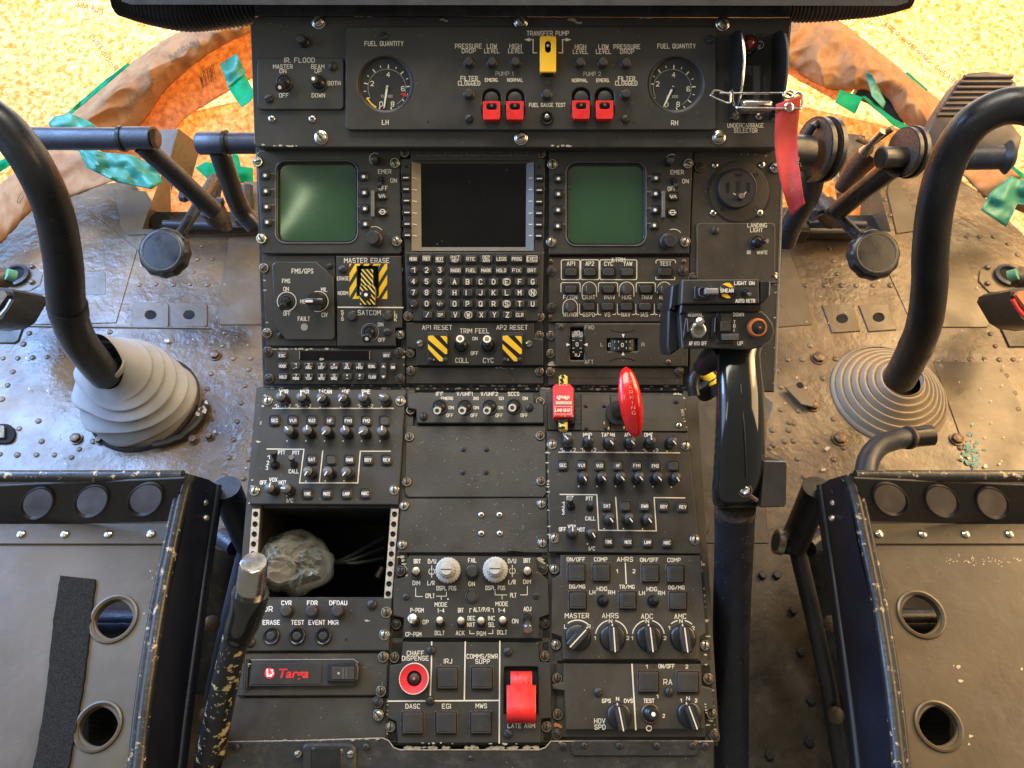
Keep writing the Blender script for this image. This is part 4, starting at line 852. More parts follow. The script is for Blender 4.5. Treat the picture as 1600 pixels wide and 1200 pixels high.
# ================================================================== DISPLAYS
def symA(T, x, y):
    def f(mb, z):
        T.line(mb, [(x - 5, y - 2), (x - 2.5, y + 2.5), (x - .3, y - 2)], 1.1, z); T.line(mb, [(x + .6, y + 2), (x + 2.6, y - 2.2), (x + 5, y + 2.2)], 1.1, z)
    return f
def symB(T, x, y):
    def f(mb, z):
        T.arc(mb, x, y, 3.8, 0, 360, 1.1, z); T.line(mb, [(x - 5.5, y), (x + 5.5, y)], 1.1, z)
    return f
def mfd(name, label, outer, scr, lefts, rights, P, screws):
    T = Thing(name, label, 'display', MID, (outer[0][0] + outer[1][0]) / 2, 316, h=0, group='green screened multifunction displays')
    x0, y0, x1, y1 = scr
    hole = rr(x0, y0, x1, y1, 15, 6)
    def ex(mb):
        for a in (('EMER', P['em'][0], P['em'][1], 20, 6.2), ('ON', P['on'][0], P['on'][1], 9.5, 6), ('OFF', P['of'][0], P['of'][1], 13, 6)): T.text(mb, *a, z=.0062)
        for x, y in lefts: T.line(mb, [(x + 8, y - 3), (x0 - 2, y - 3)], 1., .0062, DIMW)
        for x, y in rights: T.line(mb, [(x1 + 2, y - 3), (x - 8, y - 3)], 1., .0062, DIMW)
        bx, by = P['kn']; T.arc(mb, bx + 2, by, 9, 60, 240, .9, .0062, LEG); T.arc(mb, P['big'][0] + 4, P['big'][1] - 2, 15, 40, 110, .9, .0062, LEG)
    T.plate(outer, 0, .006, PAN, .0012, holes=[hole], extra=ex)
    mb = MB(); q = inset(T.L(hole, .006)[::-1], .0016)
    a = T.L(hole, .006); mb.prism([T.L(rr(x0 - 3.5, y0 - 3.5, x1 + 3.5, y1 + 3.5, 18, 6), .007), T.L(rr(x0 - .2, y0 - .2, x1 + .2, y1 + .2, 15, 6), .007)], .005, .0072, EDGE, .0009, side=BLK2)
    mb.prism([T.L(rr(x0 + .2, y0 + .2, x1 - .2, y1 - .2, 15, 6), .004), T.L(rr(x0 + 2, y0 + 3, x1 - 2, y1 - 2, 13, 6), .004)], 0, .0045, BLK, .0008)
    be = T.ob('screen_bezel', mb)
    # slightly domed glass
    mb = MB(); N_ = 20; g = []
    for j in range(N_ + 1):
        for i in range(N_ + 1):
            u, v = i / N_, j / N_; p = T.p(x0 - 1 + (x1 - x0 + 2) * u, y1 + 1 - (y1 - y0 + 2) * v, .001); g.append((p.x, p.y, .0006 + .0028 * (1 - (2 * u - 1) ** 2) * (1 - (2 * v - 1) ** 2)))
    mb.add(g, [[j * (N_ + 1) + i, j * (N_ + 1) + i + 1, (j + 1) * (N_ + 1) + i + 1, (j + 1) * (N_ + 1) + i] for j in range(N_) for i in range(N_)], CRT); T.ob('screen', mb)
    for x, y in lefts + rights: T.button(x, y, 9.5, 9.5, '', .006, .0045, 2.5, sym=lambda mb, z, x=x, y=y: T.dot(mb, x, y, 2.5, z, WHT), name='bezel_key', fm=BLK)
    for (x, y), f in zip(P['sy'], (symA, symB)): T.button(x, y, 13, 10, '', .006, .0045, 3, sym=f(T, x, y), name='bezel_key', fm=BLK)
    T.knob(*P['kn'], 6.5, 30, .006, .014, 'small_knob', 'plain'); T.knob(*P['big'], 10, 90, .006, .021, 'brightness_knob', 'big')
    T.toggle(*P['tg'], *P['tip'], 5.5, 3.6, .012, .006, white='', metal=BLK2)
    mb = MB(); x, y = P['bar']; mb.prism([T.L(rr(x - 2.6, y - 21, x + 2.6, y + 21, 1), .011)], .006, .011, BEZ, .0008); T.ob('finger_guard', mb)
    for x, y in screws: T.screw(x, y, 7.8, .0062, 'bright')
    return T
mfd('flight_display', 'left green glass display with reflected light streak and square bezel keys', [(405, 235), (625, 231), (628, 393), (624, 397), (412, 397), (409, 392), (400, 240)], (432, 253, 557, 378),
    [(414, 274), (415, 298.5), (416, 323), (417, 347)], [(568, 276), (569, 301), (569.8, 326), (570.5, 350)],
    dict(em=(601, 268), on=(615, 282), of=(599, 294), kn=(584, 248), big=(581, 371), tg=(596, 281), tip=(593, 291), sy=((596.7, 306), (597.5, 331)), bar=(582, 318)), ((403, 253), (409, 373), (617, 255), (620, 377)))
mfd('flight_display', 'right green glass display beside the round dimmer, plain dark green screen', [(858, 236), (1081, 232), (1083, 236), (1077, 397), (857, 398)], (886, 255, 1008, 382),
    [(872.5, 279), (872.5, 303), (872, 328), (871.5, 353)], [(1025, 278), (1024.5, 302.5), (1023.5, 328), (1022.5, 352)],
    dict(em=(1058, 269), on=(1071, 283), of=(1050, 295), kn=(1048, 250), big=(1048, 375), tg=(1052, 283), tip=(1057, 293), sy=((1052, 307), (1051, 332)), bar=(1037, 319)), ((863, 257), (861, 378), (1075, 256), (1070, 378)))

T = Thing('flight_computer', 'tall keyboard unit with blank black screen above rows of letter and number keys', 'keyboard unit', MID, 742, 366, group=GA)
def ex(mb):
    for y in (278.5, 296.5, 314.5, 333, 350.5, 368): pass
    for x in (661, 686.5, 712.5, 738.5, 764, 789.5, 815): T.line(mb, [(x - 9, 234), (x + 9, 234), (x + 9.5, 243), (x - 9.5, 243)], .8, .0072, BEZ, True)
    T.dot(mb, 635, 260.5, 2.6, .0071, HOLE); T.dot(mb, 841.5, 261.5, 2.6, .0071, HOLE); T.line(mb, [(633, 395), (851, 395)], .8, .0072, BEZ)
    T.chips(mb, 790, 232, 830, 233, 8, .0073); T.chips(mb, 660, 232, 700, 231, 3, .0073)
T.plate([(641, 232), (841, 232), (841, 246), (852, 248), (851, 300), (848, 489), (842, 489), (842, 502), (645, 502), (645, 489), (636, 487), (628, 300), (625, 248), (641, 247)], -.002, .007, PAN, .001, holes=[rr(643, 252, 834, 392, 8)], extra=ex)
mb = MB()   # flared screen surround
o_ = T.L([(643, 252), (834, 252), (834, 392), (643, 392)], .0075); i_ = T.L([(658, 256), (822, 256), (821, 386), (659, 386)], .001)
O = [(*p, .0075) for p in o_]; I = [(*p, .001) for p in i_]
mb.add(O + I, [[0, 4, 5, 1], [1, 5, 6, 2], [2, 6, 7, 3], [3, 7, 4, 0]][::1], BEZ)
mb.f = [f[::-1] for f in mb.f]
for k, y in enumerate((278.5, 296.5, 314.5, 333, 350.5, 368)):
    for xa, xb in ((645, 651), (826.5, 831.5)):
        a, b = T.p(xa, y, .0045), T.p(xb, y + .5, .0045); s_ = 1 if xa < 700 else -1
        mb.ribbon([(a.x, a.y, .0073 if s_ > 0 else .0055), (b.x, b.y, .0055 if s_ > 0 else .0073)], .0009, LEG)
T.ob('screen_surround', mb)
mb = MB(); mb.prism([T.L([(656, 254), (824, 254), (823, 388), (657, 388)], .001)], 0, .0012, LCD); T.ob('screen', mb)
for i, (y, yr) in enumerate(zip((277.5, 295.5, 313.5, 332, 350, 367.5), (279, 297, 315, 333, 351, 368.5))):
    for x, yy in ((634 + .5 * i, y), (842.8 - .2 * i, yr)): T.button(x, yy, 9, 6, '', .007, .004, 1.5, sym=lambda mb, z, x=x, yy=yy: T.line(mb, [(x - 3.6, yy), (x + 3.6, yy)], 1.3, z, WHT), name='line_key', fm=BLK)
row = {404.5: [('MENU', 645.5, 14), ('PREV', 666.2, 14), ('NEXT', 686.7, 14), ('INIT|REF', 711.5, 18), ('RTE', 735.5, 18), ('DEP|ARR', 759.7, 18), ('LEGS', 783.5, 18), ('PROG', 807.5, 18), ('EXEC', 831.2, 18)],
       422.5: [('RADIO', 711.7, 18), ('FUEL', 735.7, 18), ('MARK', 759.7, 18), ('HOLD', 783.3, 18), ('FIX', 807, 18), ('BRT', 831, 17)]}
for y, L_ in row.items():
    for t, x, w_ in L_:
        def sy(mb, z, t=t, x=x, y=y):
            if t == 'PREV': T.line(mb, [(x - 6, y - 4.3), (x + 6, y - 4.3)], .8, z)
            if t == 'NEXT': T.line(mb, [(x - 6, y + 4.5), (x + 6, y + 4.5)], .8, z)
            if t == 'EXEC': T.line(mb, [(x - 8, y - 4.6), (x + 8, y - 4.6), (x + 8, y + 4.6), (x - 8, y + 4.6)], .7, z, closed=True)
        T.button(x, y, w_, 11.5, t, .007, .0042, 2, th=5 if '|' not in t else 4.2, sym=sy, name='key', fm=BLK2, m=LEG, tw=w_ - 2)
for y, s_ in ((440.3, 'ABCDEFG'), (457.3, 'HIJKLMN'), (474.8, 'OPQRSTU'), (492, 'VWXYZ')):
    for i, ch in enumerate(s_):
        x = 710.2 + i * 20.35 + (1.2 if y > 480 else 0)
        T.button(x, y, 14.5, 11, ch, .007, .0042, 2, th=7.4, sym=(lambda mb, z, x=x, y=y: T.arc(mb, x, y, 5.6, 0, 360, .8, z)) if ch in 'ENSW' else None, name='key', fm=BLK2, m=LEG, tw=4.6)
T.button(812, 492, 14.5, 11, 'CLR', .007, .0042, 2, th=5, name='key', fm=BLK2, m=LEG); T.button(688, 492, 14.5, 11, 'SP', .007, .0042, 2, th=4.6, name='key', fm=BLK2, m=LEG); T.button(667.5, 492, 14.5, 11, '/', .007, .0042, 2, th=7, name='key', fm=BLK2, m=LEG, tw=4)
for y, L_ in ((422, ('1', '2', '3')), (439.7, ('4', '5', '6')), (457, ('7', '8', '9')), (474.5, ('.', '0', '+/-'))):
    for x, ch in zip((645.8, 666.5, 687), L_): T.button(x, y, 12, 12, ch, .007, .0042, 6, th=7.2 if len(ch) == 1 else 5.5, name='key', fm=BLK2, m=LEG, tw=4.4 if len(ch) == 1 else 9)
for x, y in ((632.5, 238.5), (845, 240), (638, 494), (843, 495)): T.screw(x, y, 7.5, .004, 'dzus', pi / 2 + random.uniform(-.2, .2))

# ================================================================== LEFT OF THE FACE
T = Thing('navigation_switch_panel', 'panel lettered FMS/GPS with a toggle, a ribbed rotary knob and a fault lamp', 'panel', MID, 470, 470, group=GA)
T.plate([(409, 399), (524, 399), (526, 541), (416, 541)], -.001, .0012, PAN2, .0008, extra=lambda mb: T.chips(mb, 411, 400, 418, 530, 6, .0014))
def ex(mb):
    for a in (('FMS/GPS', 472.5, 423.5, 33, 6.8), ('FMS', 447, 439, 12, 6), ('ON', 447, 451.5, 8, 6), ('OFF', 448.5, 490, 10.5, 6), ('MIL', 506.5, 452.5, 9, 6), ('CIV', 507, 492, 8.5, 6), ('ME', 473, 471, 7, 5.5), ('FAULT', 474.7, 498, 18, 6)): T.text(mb, *a, z=.0062)
    T.arc(mb, 448, 471, 14.8, 0, 360, 1.1, .0062, n=32); T.arc(mb, 497, 471, 15.8, -110, 110, 1.1, .0062, n=24); T.dot(mb, 475.5, 511, 5.8, .0062, LAMPG)
T.plate([(430, 409), (494, 409), (521, 433), (523, 526), (520, 531), (446, 531), (429, 508), (425, 414)], .001, .006, PAN, .0008, extra=ex)
T.toggle(448, 471, 441, 480.5, 9.5, 5.5, .019, .006, white=''); T.knob(490.5, 470.5, 14, 180, .006, .015, 'rotary_knob', 'rot')
for x, y in ((413, 419), (418, 520.5)): T.screw(x, y, 7.3, .0012, 'dzus')
T.screw(515.5, 416, 5, .0012, 'dphil'); T.screw(438.5, 524, 5, .0012, 'dphil')
T = Thing('erase_panel', 'panel lettered MASTER ERASE and SATCOM with a yellow and black striped switch', 'panel', MID, 578, 470, group=GA)
def stripes(mb, T, x0, y0, x1, y1, z, per, wd, sl, m, poly=None):
    """diagonal stripes clipped to a rectangle"""
    c = x0 - abs(sl) * (y1 - y0) - per
    while c < x1 + abs(sl) * (y1 - y0) + per:
        P_ = []
        for (xa, ya) in ((c, y0), (c + wd, y0), (c + wd + sl * (y1 - y0), y1), (c + sl * (y1 - y0), y1)): P_.append((xa, ya))
        Q = clip(P_, x0, x1)
        if len(Q) > 2:
            T.zc += 1; mb.flat([tuple(T.p(x, y, z + (T.zc % 9) * .00003)) for x, y in Q], m)
        c += per
def clip(P_, x0, x1):
    for lim, sg in ((x0, 1), (x1, -1)):
        o = []
        for i in range(len(P_)):
            a, b = P_[i - 1], P_[i]; ia, ib = sg * (a[0] - lim) >= 0, sg * (b[0] - lim) >= 0
            if ia != ib: t = (lim - a[0]) / (b[0] - a[0]); o.append((lim, a[1] + (b[1] - a[1]) * t))
            if ib: o.append(b)
        P_ = o
        if not P_: break
    return [p for i, p in enumerate(P_) if abs(p[0] - P_[i - 1][0]) + abs(p[1] - P_[i - 1][1]) > .05]
def ex(mb):
    for a in (('MASTER ERASE', 573, 407, 70, 7), ('ERASE', 536, 435, 18, 5.4), ('NORM', 536, 458, 15.5, 5.4), ('SATCOM', 577, 488.5, 35, 7), ('S', 535, 487.5, 3.5, 4.6), ('Y', 535, 493, 3.5, 4.6), ('S', 535, 498.5, 3.5, 4.6),
              ('L', 618, 488.5, 3, 4.6), ('N', 618, 494, 3.5, 4.6), ('K', 618, 499.5, 3.5, 4.6), ('ON', 594.5, 507, 8, 5.2), ('OFF', 596.5, 531, 10.5, 5.2)): T.text(mb, *a, z=.0062)
    T.line(mb, [(528, 480), (629.5, 480.5)], 2, .0062)
    for bx in ((546, 412, 557, 467), (592, 412, 605, 467)): stripes(mb, T, *bx, .0061, 14.5, 8.5, -.62, YEL)
    for bx in ((557, 412, 592, 415.2), (557, 463, 592, 467)): stripes(mb, T, *bx, .0061, 14.5, 8.5, -.62, YEL)
    T.arc(mb, 578, 519, 13.5, 0, 360, 1., .0062, EDGE, 28)
T.plate([(525, 400), (627, 400), (629, 480), (628, 512), (617, 513), (618, 541), (527, 541)], -.001, .006, PAN, .0008, holes=[rr(558.5, 415.5, 590.5, 462, 4)], extra=ex)
mb = MB(); mb.prism([T.L([(556, 412), (594, 412), (594, 466), (556, 466)], 0)], -.001, .0005, HOLE); T.ob('switch_well', mb)
mb = MB(); mb.prism([T.L([(565, 420), (582, 420), (583, 445), (587, 452), (587, 477), (563, 477), (561, 452), (563.5, 444)], .016)], .005, .016, BLK, .0008)
for bx in ((564, 421, 583, 446), (562.5, 446, 586, 476)): stripes(mb, T, *bx, .0163, 7.2, 2.9, .85, YEL2)
T.ob('striped_guard', mb)
T.toggle(574, 464, 571.8, 460.5, 9, 7.5, .018, .014); T.lamp(549, 494.5, 7.6, .006, .006); T.lamp(604.5, 494, 7.6, .006, .006); T.toggle(578, 519, 573, 529.5, 11, 7.5, .018, .006)
T.screw(536, 421, 7, .006, 'slot', .5); T.screw(605.5, 518.5, 6.5, .006, 'slot', .2); T.screw(623, 422, 7.3, .002, 'dzus'); T.screw(625.5, 522.5, 7.3, .001, 'bright')
T = Thing('communication_keypad', 'low keypad panel with a narrow black display and two rows of small keys', 'keypad', MID, 522, 572, group=GA)
T.plate([(413, 545), (633, 545), (632, 601), (414, 601)], -.001, .003, PAN, .0008, extra=lambda mb: (T.chips(mb, 415, 545.5, 520, 545.5, 26, .0032), T.chips(mb, 630, 548, 632, 596, 5, .0032)))
mb = MB(); mb.prism([T.L(rr(468, 548.5, 578, 562.5, 1), .004)], .003, .0042, LCD, .0003); T.line(mb, [(468, 549), (468, 561)], .8, .0043, DIMW); T.line(mb, [(577.5, 549), (577.5, 561.5)], .9, .0043, DIMW); T.chips(mb, 500, 562, 506, 562, 3, .0044, r=(1, 2)); T.ob('display_window', mb)
K = [('ESC', 440.5, 555.5), ('BRT', 604, 555.5), ('HOOK', 441.5, 572), ('1|,-', 461.5, 572), ('2|ABC', 482, 572), ('3|DEF', 502, 572), ('4|GHI', 521.8, 572), ('5|JKL', 542, 572), ('6|MNO', 561.7, 572), ('REDIAL', 581, 572.5),
     ('HOLD', 442, 589), ('7|PQRS', 462.3, 589), ('8|TUV', 482, 589), ('9|WXYZ', 502.3, 589), ('0|SPACE', 522, 589), ('*|-', 542.3, 589), ('#|-', 562, 589), ('FLASH', 581.7, 589)]
for t, x, y in K: T.button(x, y, 14, 10.5, t, .003, .004, 3, frame=False, th=3.6 if '|' in t else 4.2, name='key', tw=11 if len(t) > 3 and '|' not in t else 9)
T.button(614, 574, 9, 12, 'ENTR', .003, .004, 3, frame=False, th=3.6, tw=7, name='key')
def tri(mb, z):
    mb.flat([tuple(T.p(x, y, z)) for x, y in ((596, 574), (602, 574), (599, 570))], WHT); mb.flat([tuple(T.p(x, y, z)) for x, y in ((596, 587), (602, 587), (599, 591))], WHT)
T.button(599, 580.5, 9.5, 27, '', .003, .004, 4, frame=False, sym=tri, name='rocker_key')
for x, y in ((419, 549.5), (421, 592), (623.5, 551), (625, 592.5)): T.screw(x, y, 7.3, .003, 'dark')

# ================================================================== CENTRE OF THE FACE
T = Thing('trim_panel', 'panel lettered TRIM FEEL between two yellow striped reset guards', 'panel', MID, 742, 538, group=GA)
def ex(mb):
    for a in (('AP1 RESET', 683, 511.5, 46, 6.6), ('AP2 RESET', 800, 511.5, 48, 6.6), ('TRIM FEEL', 741.5, 517, 45, 6.8), ('ON', 742, 529, 7.5, 4.6), ('OFF', 741.5, 552, 11, 5), ('COLL', 722, 563, 20, 7), ('CYC', 763, 563, 16, 7)): T.text(mb, *a, z=.0052)
T.plate([(634, 504), (834, 504), (835, 528), (849, 530), (849, 571), (651, 571), (650, 546), (636, 543)], -.001, .005, PAN, .0008, extra=ex)
T.plate([(634, 506), (849, 503), (849, 572), (634, 572)], -.0035, -.001, PAN2, .0005, 'backing_plate')
for gx in (683.8, 800.3):
    mb = MB(); mb.prism([T.L(rr(gx - 16.5, 519.5, gx + 16.5, 567.5, 3), .007)], .005, .0075, BLK2, .0006)
    mb.prism([T.L(rr(gx - 15, 522.5, gx + 15, 565, 2), .012)], .005, .012, BLK, .0008)
    for q in ([(-15, 1.5), (-7.5, .5), (15, 22), (15, 29), (12, 30), (-15, 7)], [(-15, 14), (-15, 21.5), (3, 41), (8, 41), (8, 36)], [(4, 1.5), (13, 1.5), (15, 3.5), (15, 14)]):
        T.zc += 1; mb.flat([tuple(T.p(gx + x, 523.5 + y, .0124 + (T.zc % 5) * .00004)) for x, y in q], YEL)
    T.blob(mb, gx - 6.5, 562, 2, .0126, CHIP, ar=.6); T.ob('striped_guard', mb)
    for s_ in (-1, 1): T.screw(gx + s_ * 12, 562, 3.6, .0122, 'slot')
T.toggle(721, 540, 719, 529.5, 13, 7, .018, .005, white='ring', metal=MET); T.toggle(763, 540, 761, 530, 13, 7, .018, .005, white='ring', metal=MET)
T.screw(656.5, 536.5, 5.8, .005, 'sslot', .3); T.screw(826.5, 537, 5.6, .005, 'sslot', .4); T.screw(641, 551, 7, .001, 'dzus'); T.screw(842.5, 524, 7, .001, 'dzus', 1.7)
T = Thing('blanking_panel', 'narrow blank strip just below the trim feel panel', 'panel', MID, 742, 587, group=GA)
T.plate([(634, 574), (849, 574), (849, 600), (634, 600)], -.002, .0005, PAN2, .0008, extra=lambda mb: T.chips(mb, 770, 575, 800, 575, 8, .0008, r=(.4, .8))); T.screw(642, 579, 6.8, .0005, 'dzus', 1.6); T.screw(842.5, 580.5, 6.8, .0005, 'dzus', 1.6)
T = Thing('emergency_radio_panel', 'small panel with four round toggle switches lettered IFF to SCCS', 'panel', PED, 744, 637, group=GA)
def ex(mb):
    for a in (('IFF', 687, 615.5, 11, 5.4), ('EMERG', 698.5, 622.5, 18, 4.4), ('V/UHF1', 726, 615.5, 24, 5.4), ('243', 743.5, 622.5, 8, 4.2), ('V/UHF2', 764.5, 615.5, 26, 5.4), ('121', 783, 622.5, 7, 4.2), ('SCCS', 802.5, 615.5, 17, 5.4), ('ON', 820.5, 622.5, 7, 4.4)): T.text(mb, *a, z=.0052)
    for x in (705, 744, 782): T.text(mb, 'ON', x, 637, 7.5, 4.4, z=.0052)
    for x in (702.5, 741, 780, 819): T.text(mb, 'OFF', x, 649, 10.5, 4.8, z=.0052)
T.plate([(637, 613), (834, 613), (835, 629), (850, 631), (850, 661), (651, 661), (650, 640), (637, 638)], -.004, .005, PAN, .0008, extra=ex)
for bx, by, tx, ty in ((687, 636, 683, 641.5), (726.5, 636, 722, 641.5), (765, 636, 760.6, 641.5), (803, 635, 800.5, 637)): T.toggle(bx, by, tx, ty, 13, 6.8, .017, .005, white='ring', metal=MET)
T.screw(662, 651, 6.4, .005, 'slot', 1.6); T.screw(827, 637, 6.4, .005, 'slot', 1.2); T.screw(642, 641.5, 7, -.002, 'dzus'); T.screw(844, 628, 7, -.002, 'dzus')
T = Thing('blanking_panel', 'large blank dusty panel with four dark screws in its middle', 'panel', PED, 742, 720, group=GA)
def scr(T, x0, y0, x1, y1, n, z):
    def f(mb):
        for _ in range(n):
            x, y = random.uniform(x0, x1), random.uniform(y0, y1)
            if random.random() < .85: T.blob(mb, x, y, random.uniform(.3, .6), z, DIMW)
            else: a = random.gauss(-.5, .5); l = random.uniform(2, 7); T.line(mb, [(x, y), (x + l * cos(a), y + l * sin(a))], .5, z, DIMW)
    return f
T.plate([(634, 665), (853, 664), (854, 771), (849, 777), (638, 777), (632, 771)], -.004, .0005, PAN2, .0008, extra=scr(T, 650, 670, 840, 770, 60, .0008))
for x, y in ((640, 683), (844, 681), (636, 753), (845.5, 752)): T.screw(x, y, 7, .0005, 'dzus', 1.6)
for x, y in ((724, 702), (760, 702), (723, 738), (759, 738)): T.screw(x, y, 4.2, .0005, 'dphil')
T = Thing('blanking_panel', 'blank panel with four bright silver screws right of its middle', 'panel', PED, 742, 820, group=GA)
T.plate([(627, 779), (855, 778), (857, 864), (622, 864)], -.004, .0005, PAN2, .0008, extra=scr(T, 640, 785, 840, 860, 40, .0008))
for x, y in ((631.5, 790), (846, 787), (628.5, 851), (847.5, 848)): T.screw(x, y, 7.2, .0005, 'bright', 1.6)
for x, y in ((752, 804.5), (780.5, 804.5), (752, 833.5), (781, 833.5)): T.screw(x, y, 5, .0005, 'phil', .2)
mb = MB(); a = T.p(793, 861, .003); mb.tube([a, a + Vector((.006, .0005, 0)), a + Vector((.018, -.001, 0))], [.0026, .0016, .0008], BLK, 10); T.ob('locating_peg', mb)

T = Thing('display_control_panel', 'panel with two big pale grey knobs and small chrome toggles', 'panel', PED, 737, 932, group=GA)
def ex(mb):
    for t, x, y, w_ in (('BRT', 652, 877, 10), ('D/U', 675, 877, 12), ('FAIL', 738, 875.5, 12.5), ('D/U', 800, 876.5, 12), ('BRT', 823.5, 876, 10), ('DIM', 650.5, 911, 11), ('L/R', 673.5, 911, 10.5), ('ON', 737, 912, 9), ('L/R', 800, 909.5, 10.5), ('DIM', 823.5, 909, 11), ('DSPL POS', 697.5, 919, 30),
                       ('DSPL POS', 774, 918.5, 30), ('CPLT', 672, 931, 13.5), ('PLT', 802, 930, 9), ('MODE', 689, 944.5, 19), ('MODE', 784, 943.5, 19), ('1-4', 689, 954, 10), ('BIT', 720, 953.5, 8), ('ALT/P/R', 752.5, 952.5, 25), ('1-4', 784, 953.5, 10), ('ADJ', 824, 951.5, 11), ('P-PGM', 651.5, 953.5, 20),
                       ('OP', 665, 972, 8.5), ('CP-PGM', 646, 991, 24), ('DCLT', 687, 989, 14.5), ('ACK', 719, 989, 13), ('DEC', 736.5, 966, 11), ('NXT', 736, 976, 11.5), ('INC', 768, 966, 10), ('SEL', 768, 976, 9.5), ('PGM', 752, 990, 13.5), ('DCLT', 784.5, 988, 14.5), ('ON', 805, 970.5, 9)): T.text(mb, t, x, y, w_, 6.2, z=.0042, sw=1.)
    for q in ([(649.5, 918), (649.5, 932), (660, 932)], [(697.5, 925), (697.5, 931.5), (682, 931.5)], [(689.5, 932), (689.5, 937)], [(773.5, 924), (773.5, 929.5), (792, 929.5)], [(784.5, 930), (784.5, 936)], [(824, 916), (824, 929.5), (813, 929.5)],
              [(734, 957), (734, 951), (737, 951)], [(768, 951), (771, 951), (771, 957)], [(734, 985), (734, 990), (741, 990)], [(763, 990), (770, 990), (770, 984)], [(674.5, 884), (674.5, 892)], [(674.5, 894), (674.5, 902)], [(800.5, 883), (800.5, 891)], [(800.5, 893), (800.5, 901)]): T.line(mb, q, 1., .0042)
    for x, y in ((674.5, 893), (800.5, 892)): T.arc(mb, x, y, 4.6, 120, 420, 1., .0042)
    for x, y in ((700, 936), (634.5, 932)): T.dot(mb, x, y, 1.3, .0042, LEG)
T.plate([(639, 868), (837, 870), (840, 892), (856, 906), (858, 960), (843, 966), (842, 998), (632, 997), (631, 966), (614, 962), (615, 906), (637, 900)], -.004, .004, PAN, .0008, extra=ex)
T.plate([(622, 870), (857, 870), (860, 998), (612, 998)], -.0055, -.0035, PAN2, .0005, 'backing_plate', extra=lambda mb: (T.chips(mb, 628, 869, 636, 900, 12, -.0033, r=(1, 2)), T.chips(mb, 840, 871, 856, 885, 10, -.0033, r=(1, 2))))
for x, y in ((700, 891), (774, 890)):
    mb = MB(); k = T.mpp(x, y); c = T.p(x, y, .010); b = (c.x, c.y, .004)
    mb.lathe([(17 * k, 0), (17 * k, .002)], BLK2, b, 32); mb.lathe([(19 * k, .002), (19.6 * k, .004), (19 * k, .009), (16.5 * k, .0105), (14 * k, .0105)], GREY, b, 72, lobes=24, amp=.028)
    mb.lathe([(12.5 * k, .010), (12 * k, .018), (10.5 * k, .020)], GREY, b, 60, lobes=15, amp=.035); mb.lathe([(9.6 * k, .0195), (9 * k, .0245), (8 * k, .0255), (.1 * k, .0256)], GREY, b, 24)
    mb.box((b[0], b[1], b[2] + .0256), (8 * k, .5 * k, .0004), HOLE, M4=None); T.ob('dual_knob', mb)
T.lamp(737.5, 892.5, 10.5, .004, .006, kind='round'); T.lamp(737, 931.5, 10.5, .004, .003, kind='ring')
for a in ((650.5, 895, 650, 891.5, 9, 6.5), (824, 895, 824, 891.5, 9, 6.5), (688, 974, 687, 968.5, 9, 6), (721, 974, 720, 969, 9, 6), (752, 974, 751.5, 969, 9, 6), (786, 973, 785.5, 968, 9, 6), (649, 972, 643.5, 966, 10, 8), (824, 966, 825, 984, 9, 8)):
    T.toggle(*a[:4], a[4], a[5], .014, .004, metal=MET if a[5] > 7 else BRS, ball=True, ringm=BRZ)
for x, y in ((626, 892), (848, 890), (619.5, 975), (851, 973)): T.screw(x, y, 8, -.003, 'dark')
for x, y in ((634.5, 932.5), (837.5, 931)): T.screw(x, y, 5.5, .004, 'dphil')
T = Thing('countermeasures_panel', 'panel with red chaff dispense ring button and red guard lettered LATE ARM', 'panel', PED, 734, 1082, group=GA)
def ex(mb):
    for t, x, y, w_, h_ in (('CHAFF', 649, 1020.5, 26, 6.6), ('DISPENSE', 649, 1028.5, 41, 6.6), ('IRJ', 700, 1033, 12, 6.8), ('COMMS/RWR', 753.5, 1025.5, 48, 6.6), ('SUPP', 754, 1033.5, 22, 6.6), ('DASC', 645, 1103.5, 22, 6.8), ('EGI', 697.5, 1103.5, 13, 6.8), ('MWS', 752, 1103, 17, 6.8), ('LATE ARM', 814.5, 1134, 42, 6.4)): T.text(mb, t, x, y, w_, h_, z=.0042)
    for q in ([(674.5, 1003), (674, 1046), (672, 1094)], [(727, 1003), (725.5, 1094)], [(607, 1095.5), (779, 1094.5)], [(781, 1002), (780, 1161)]): T.line(mb, q, 2., .0042)
    T.chips(mb, 620, 1161, 830, 1162, 10, .0042)
T.plate([(630, 1003), (841, 1004), (843, 1034), (860, 1036), (861, 1122), (845, 1124), (844, 1161), (622, 1162), (619, 1128), (606, 1122), (609, 1040), (627, 1037)], -.004, .004, PAN, .0008, holes=[rr(787.5, 1042, 841, 1117, 3)], extra=ex)
T.plate([(612, 1003), (858, 1002), (862, 1160), (604, 1160)], -.0055, -.0035, PAN2, .0005, 'backing_plate', extra=lambda mb: T.chips(mb, 606, 1090, 604, 1150, 10, -.0033, r=(1, 2)))
for x, y in ((699, 1060), (753, 1060), (644.5, 1130), (697, 1130), (751.5, 1130)): T.sqbutton(x, y, 37, 39, .004)
mb = MB(); k = T.mpp(647.5, 1060); b = T.p(647.5, 1060, .0085); b = (b.x, b.y, .004)
mb.lathe([(17 * k, 0), (18 * k, .004), (22.5 * k, .0055), (23 * k, .0075), (22 * k, .0088), (17 * k, .0078), (11.5 * k, .0072), (11 * k, .003)], REDW, b, 48, cap=False)
mb.lathe([(23.1 * k, .0072), (22.9 * k, .0082), (22.2 * k, .0090), (21.6 * k, .0088)], LEG, b, 48, cap=False); mb.lathe([(11 * k, .003), (8 * k, .006), (3 * k, .0072), (.1 * k, .0074)], BLK2, b, 28); mb.lathe([(2.2 * k, .0072), (2 * k, .0085), (.1 * k, .0088)], ORG, b, 14); T.ob('dispense_button', mb)
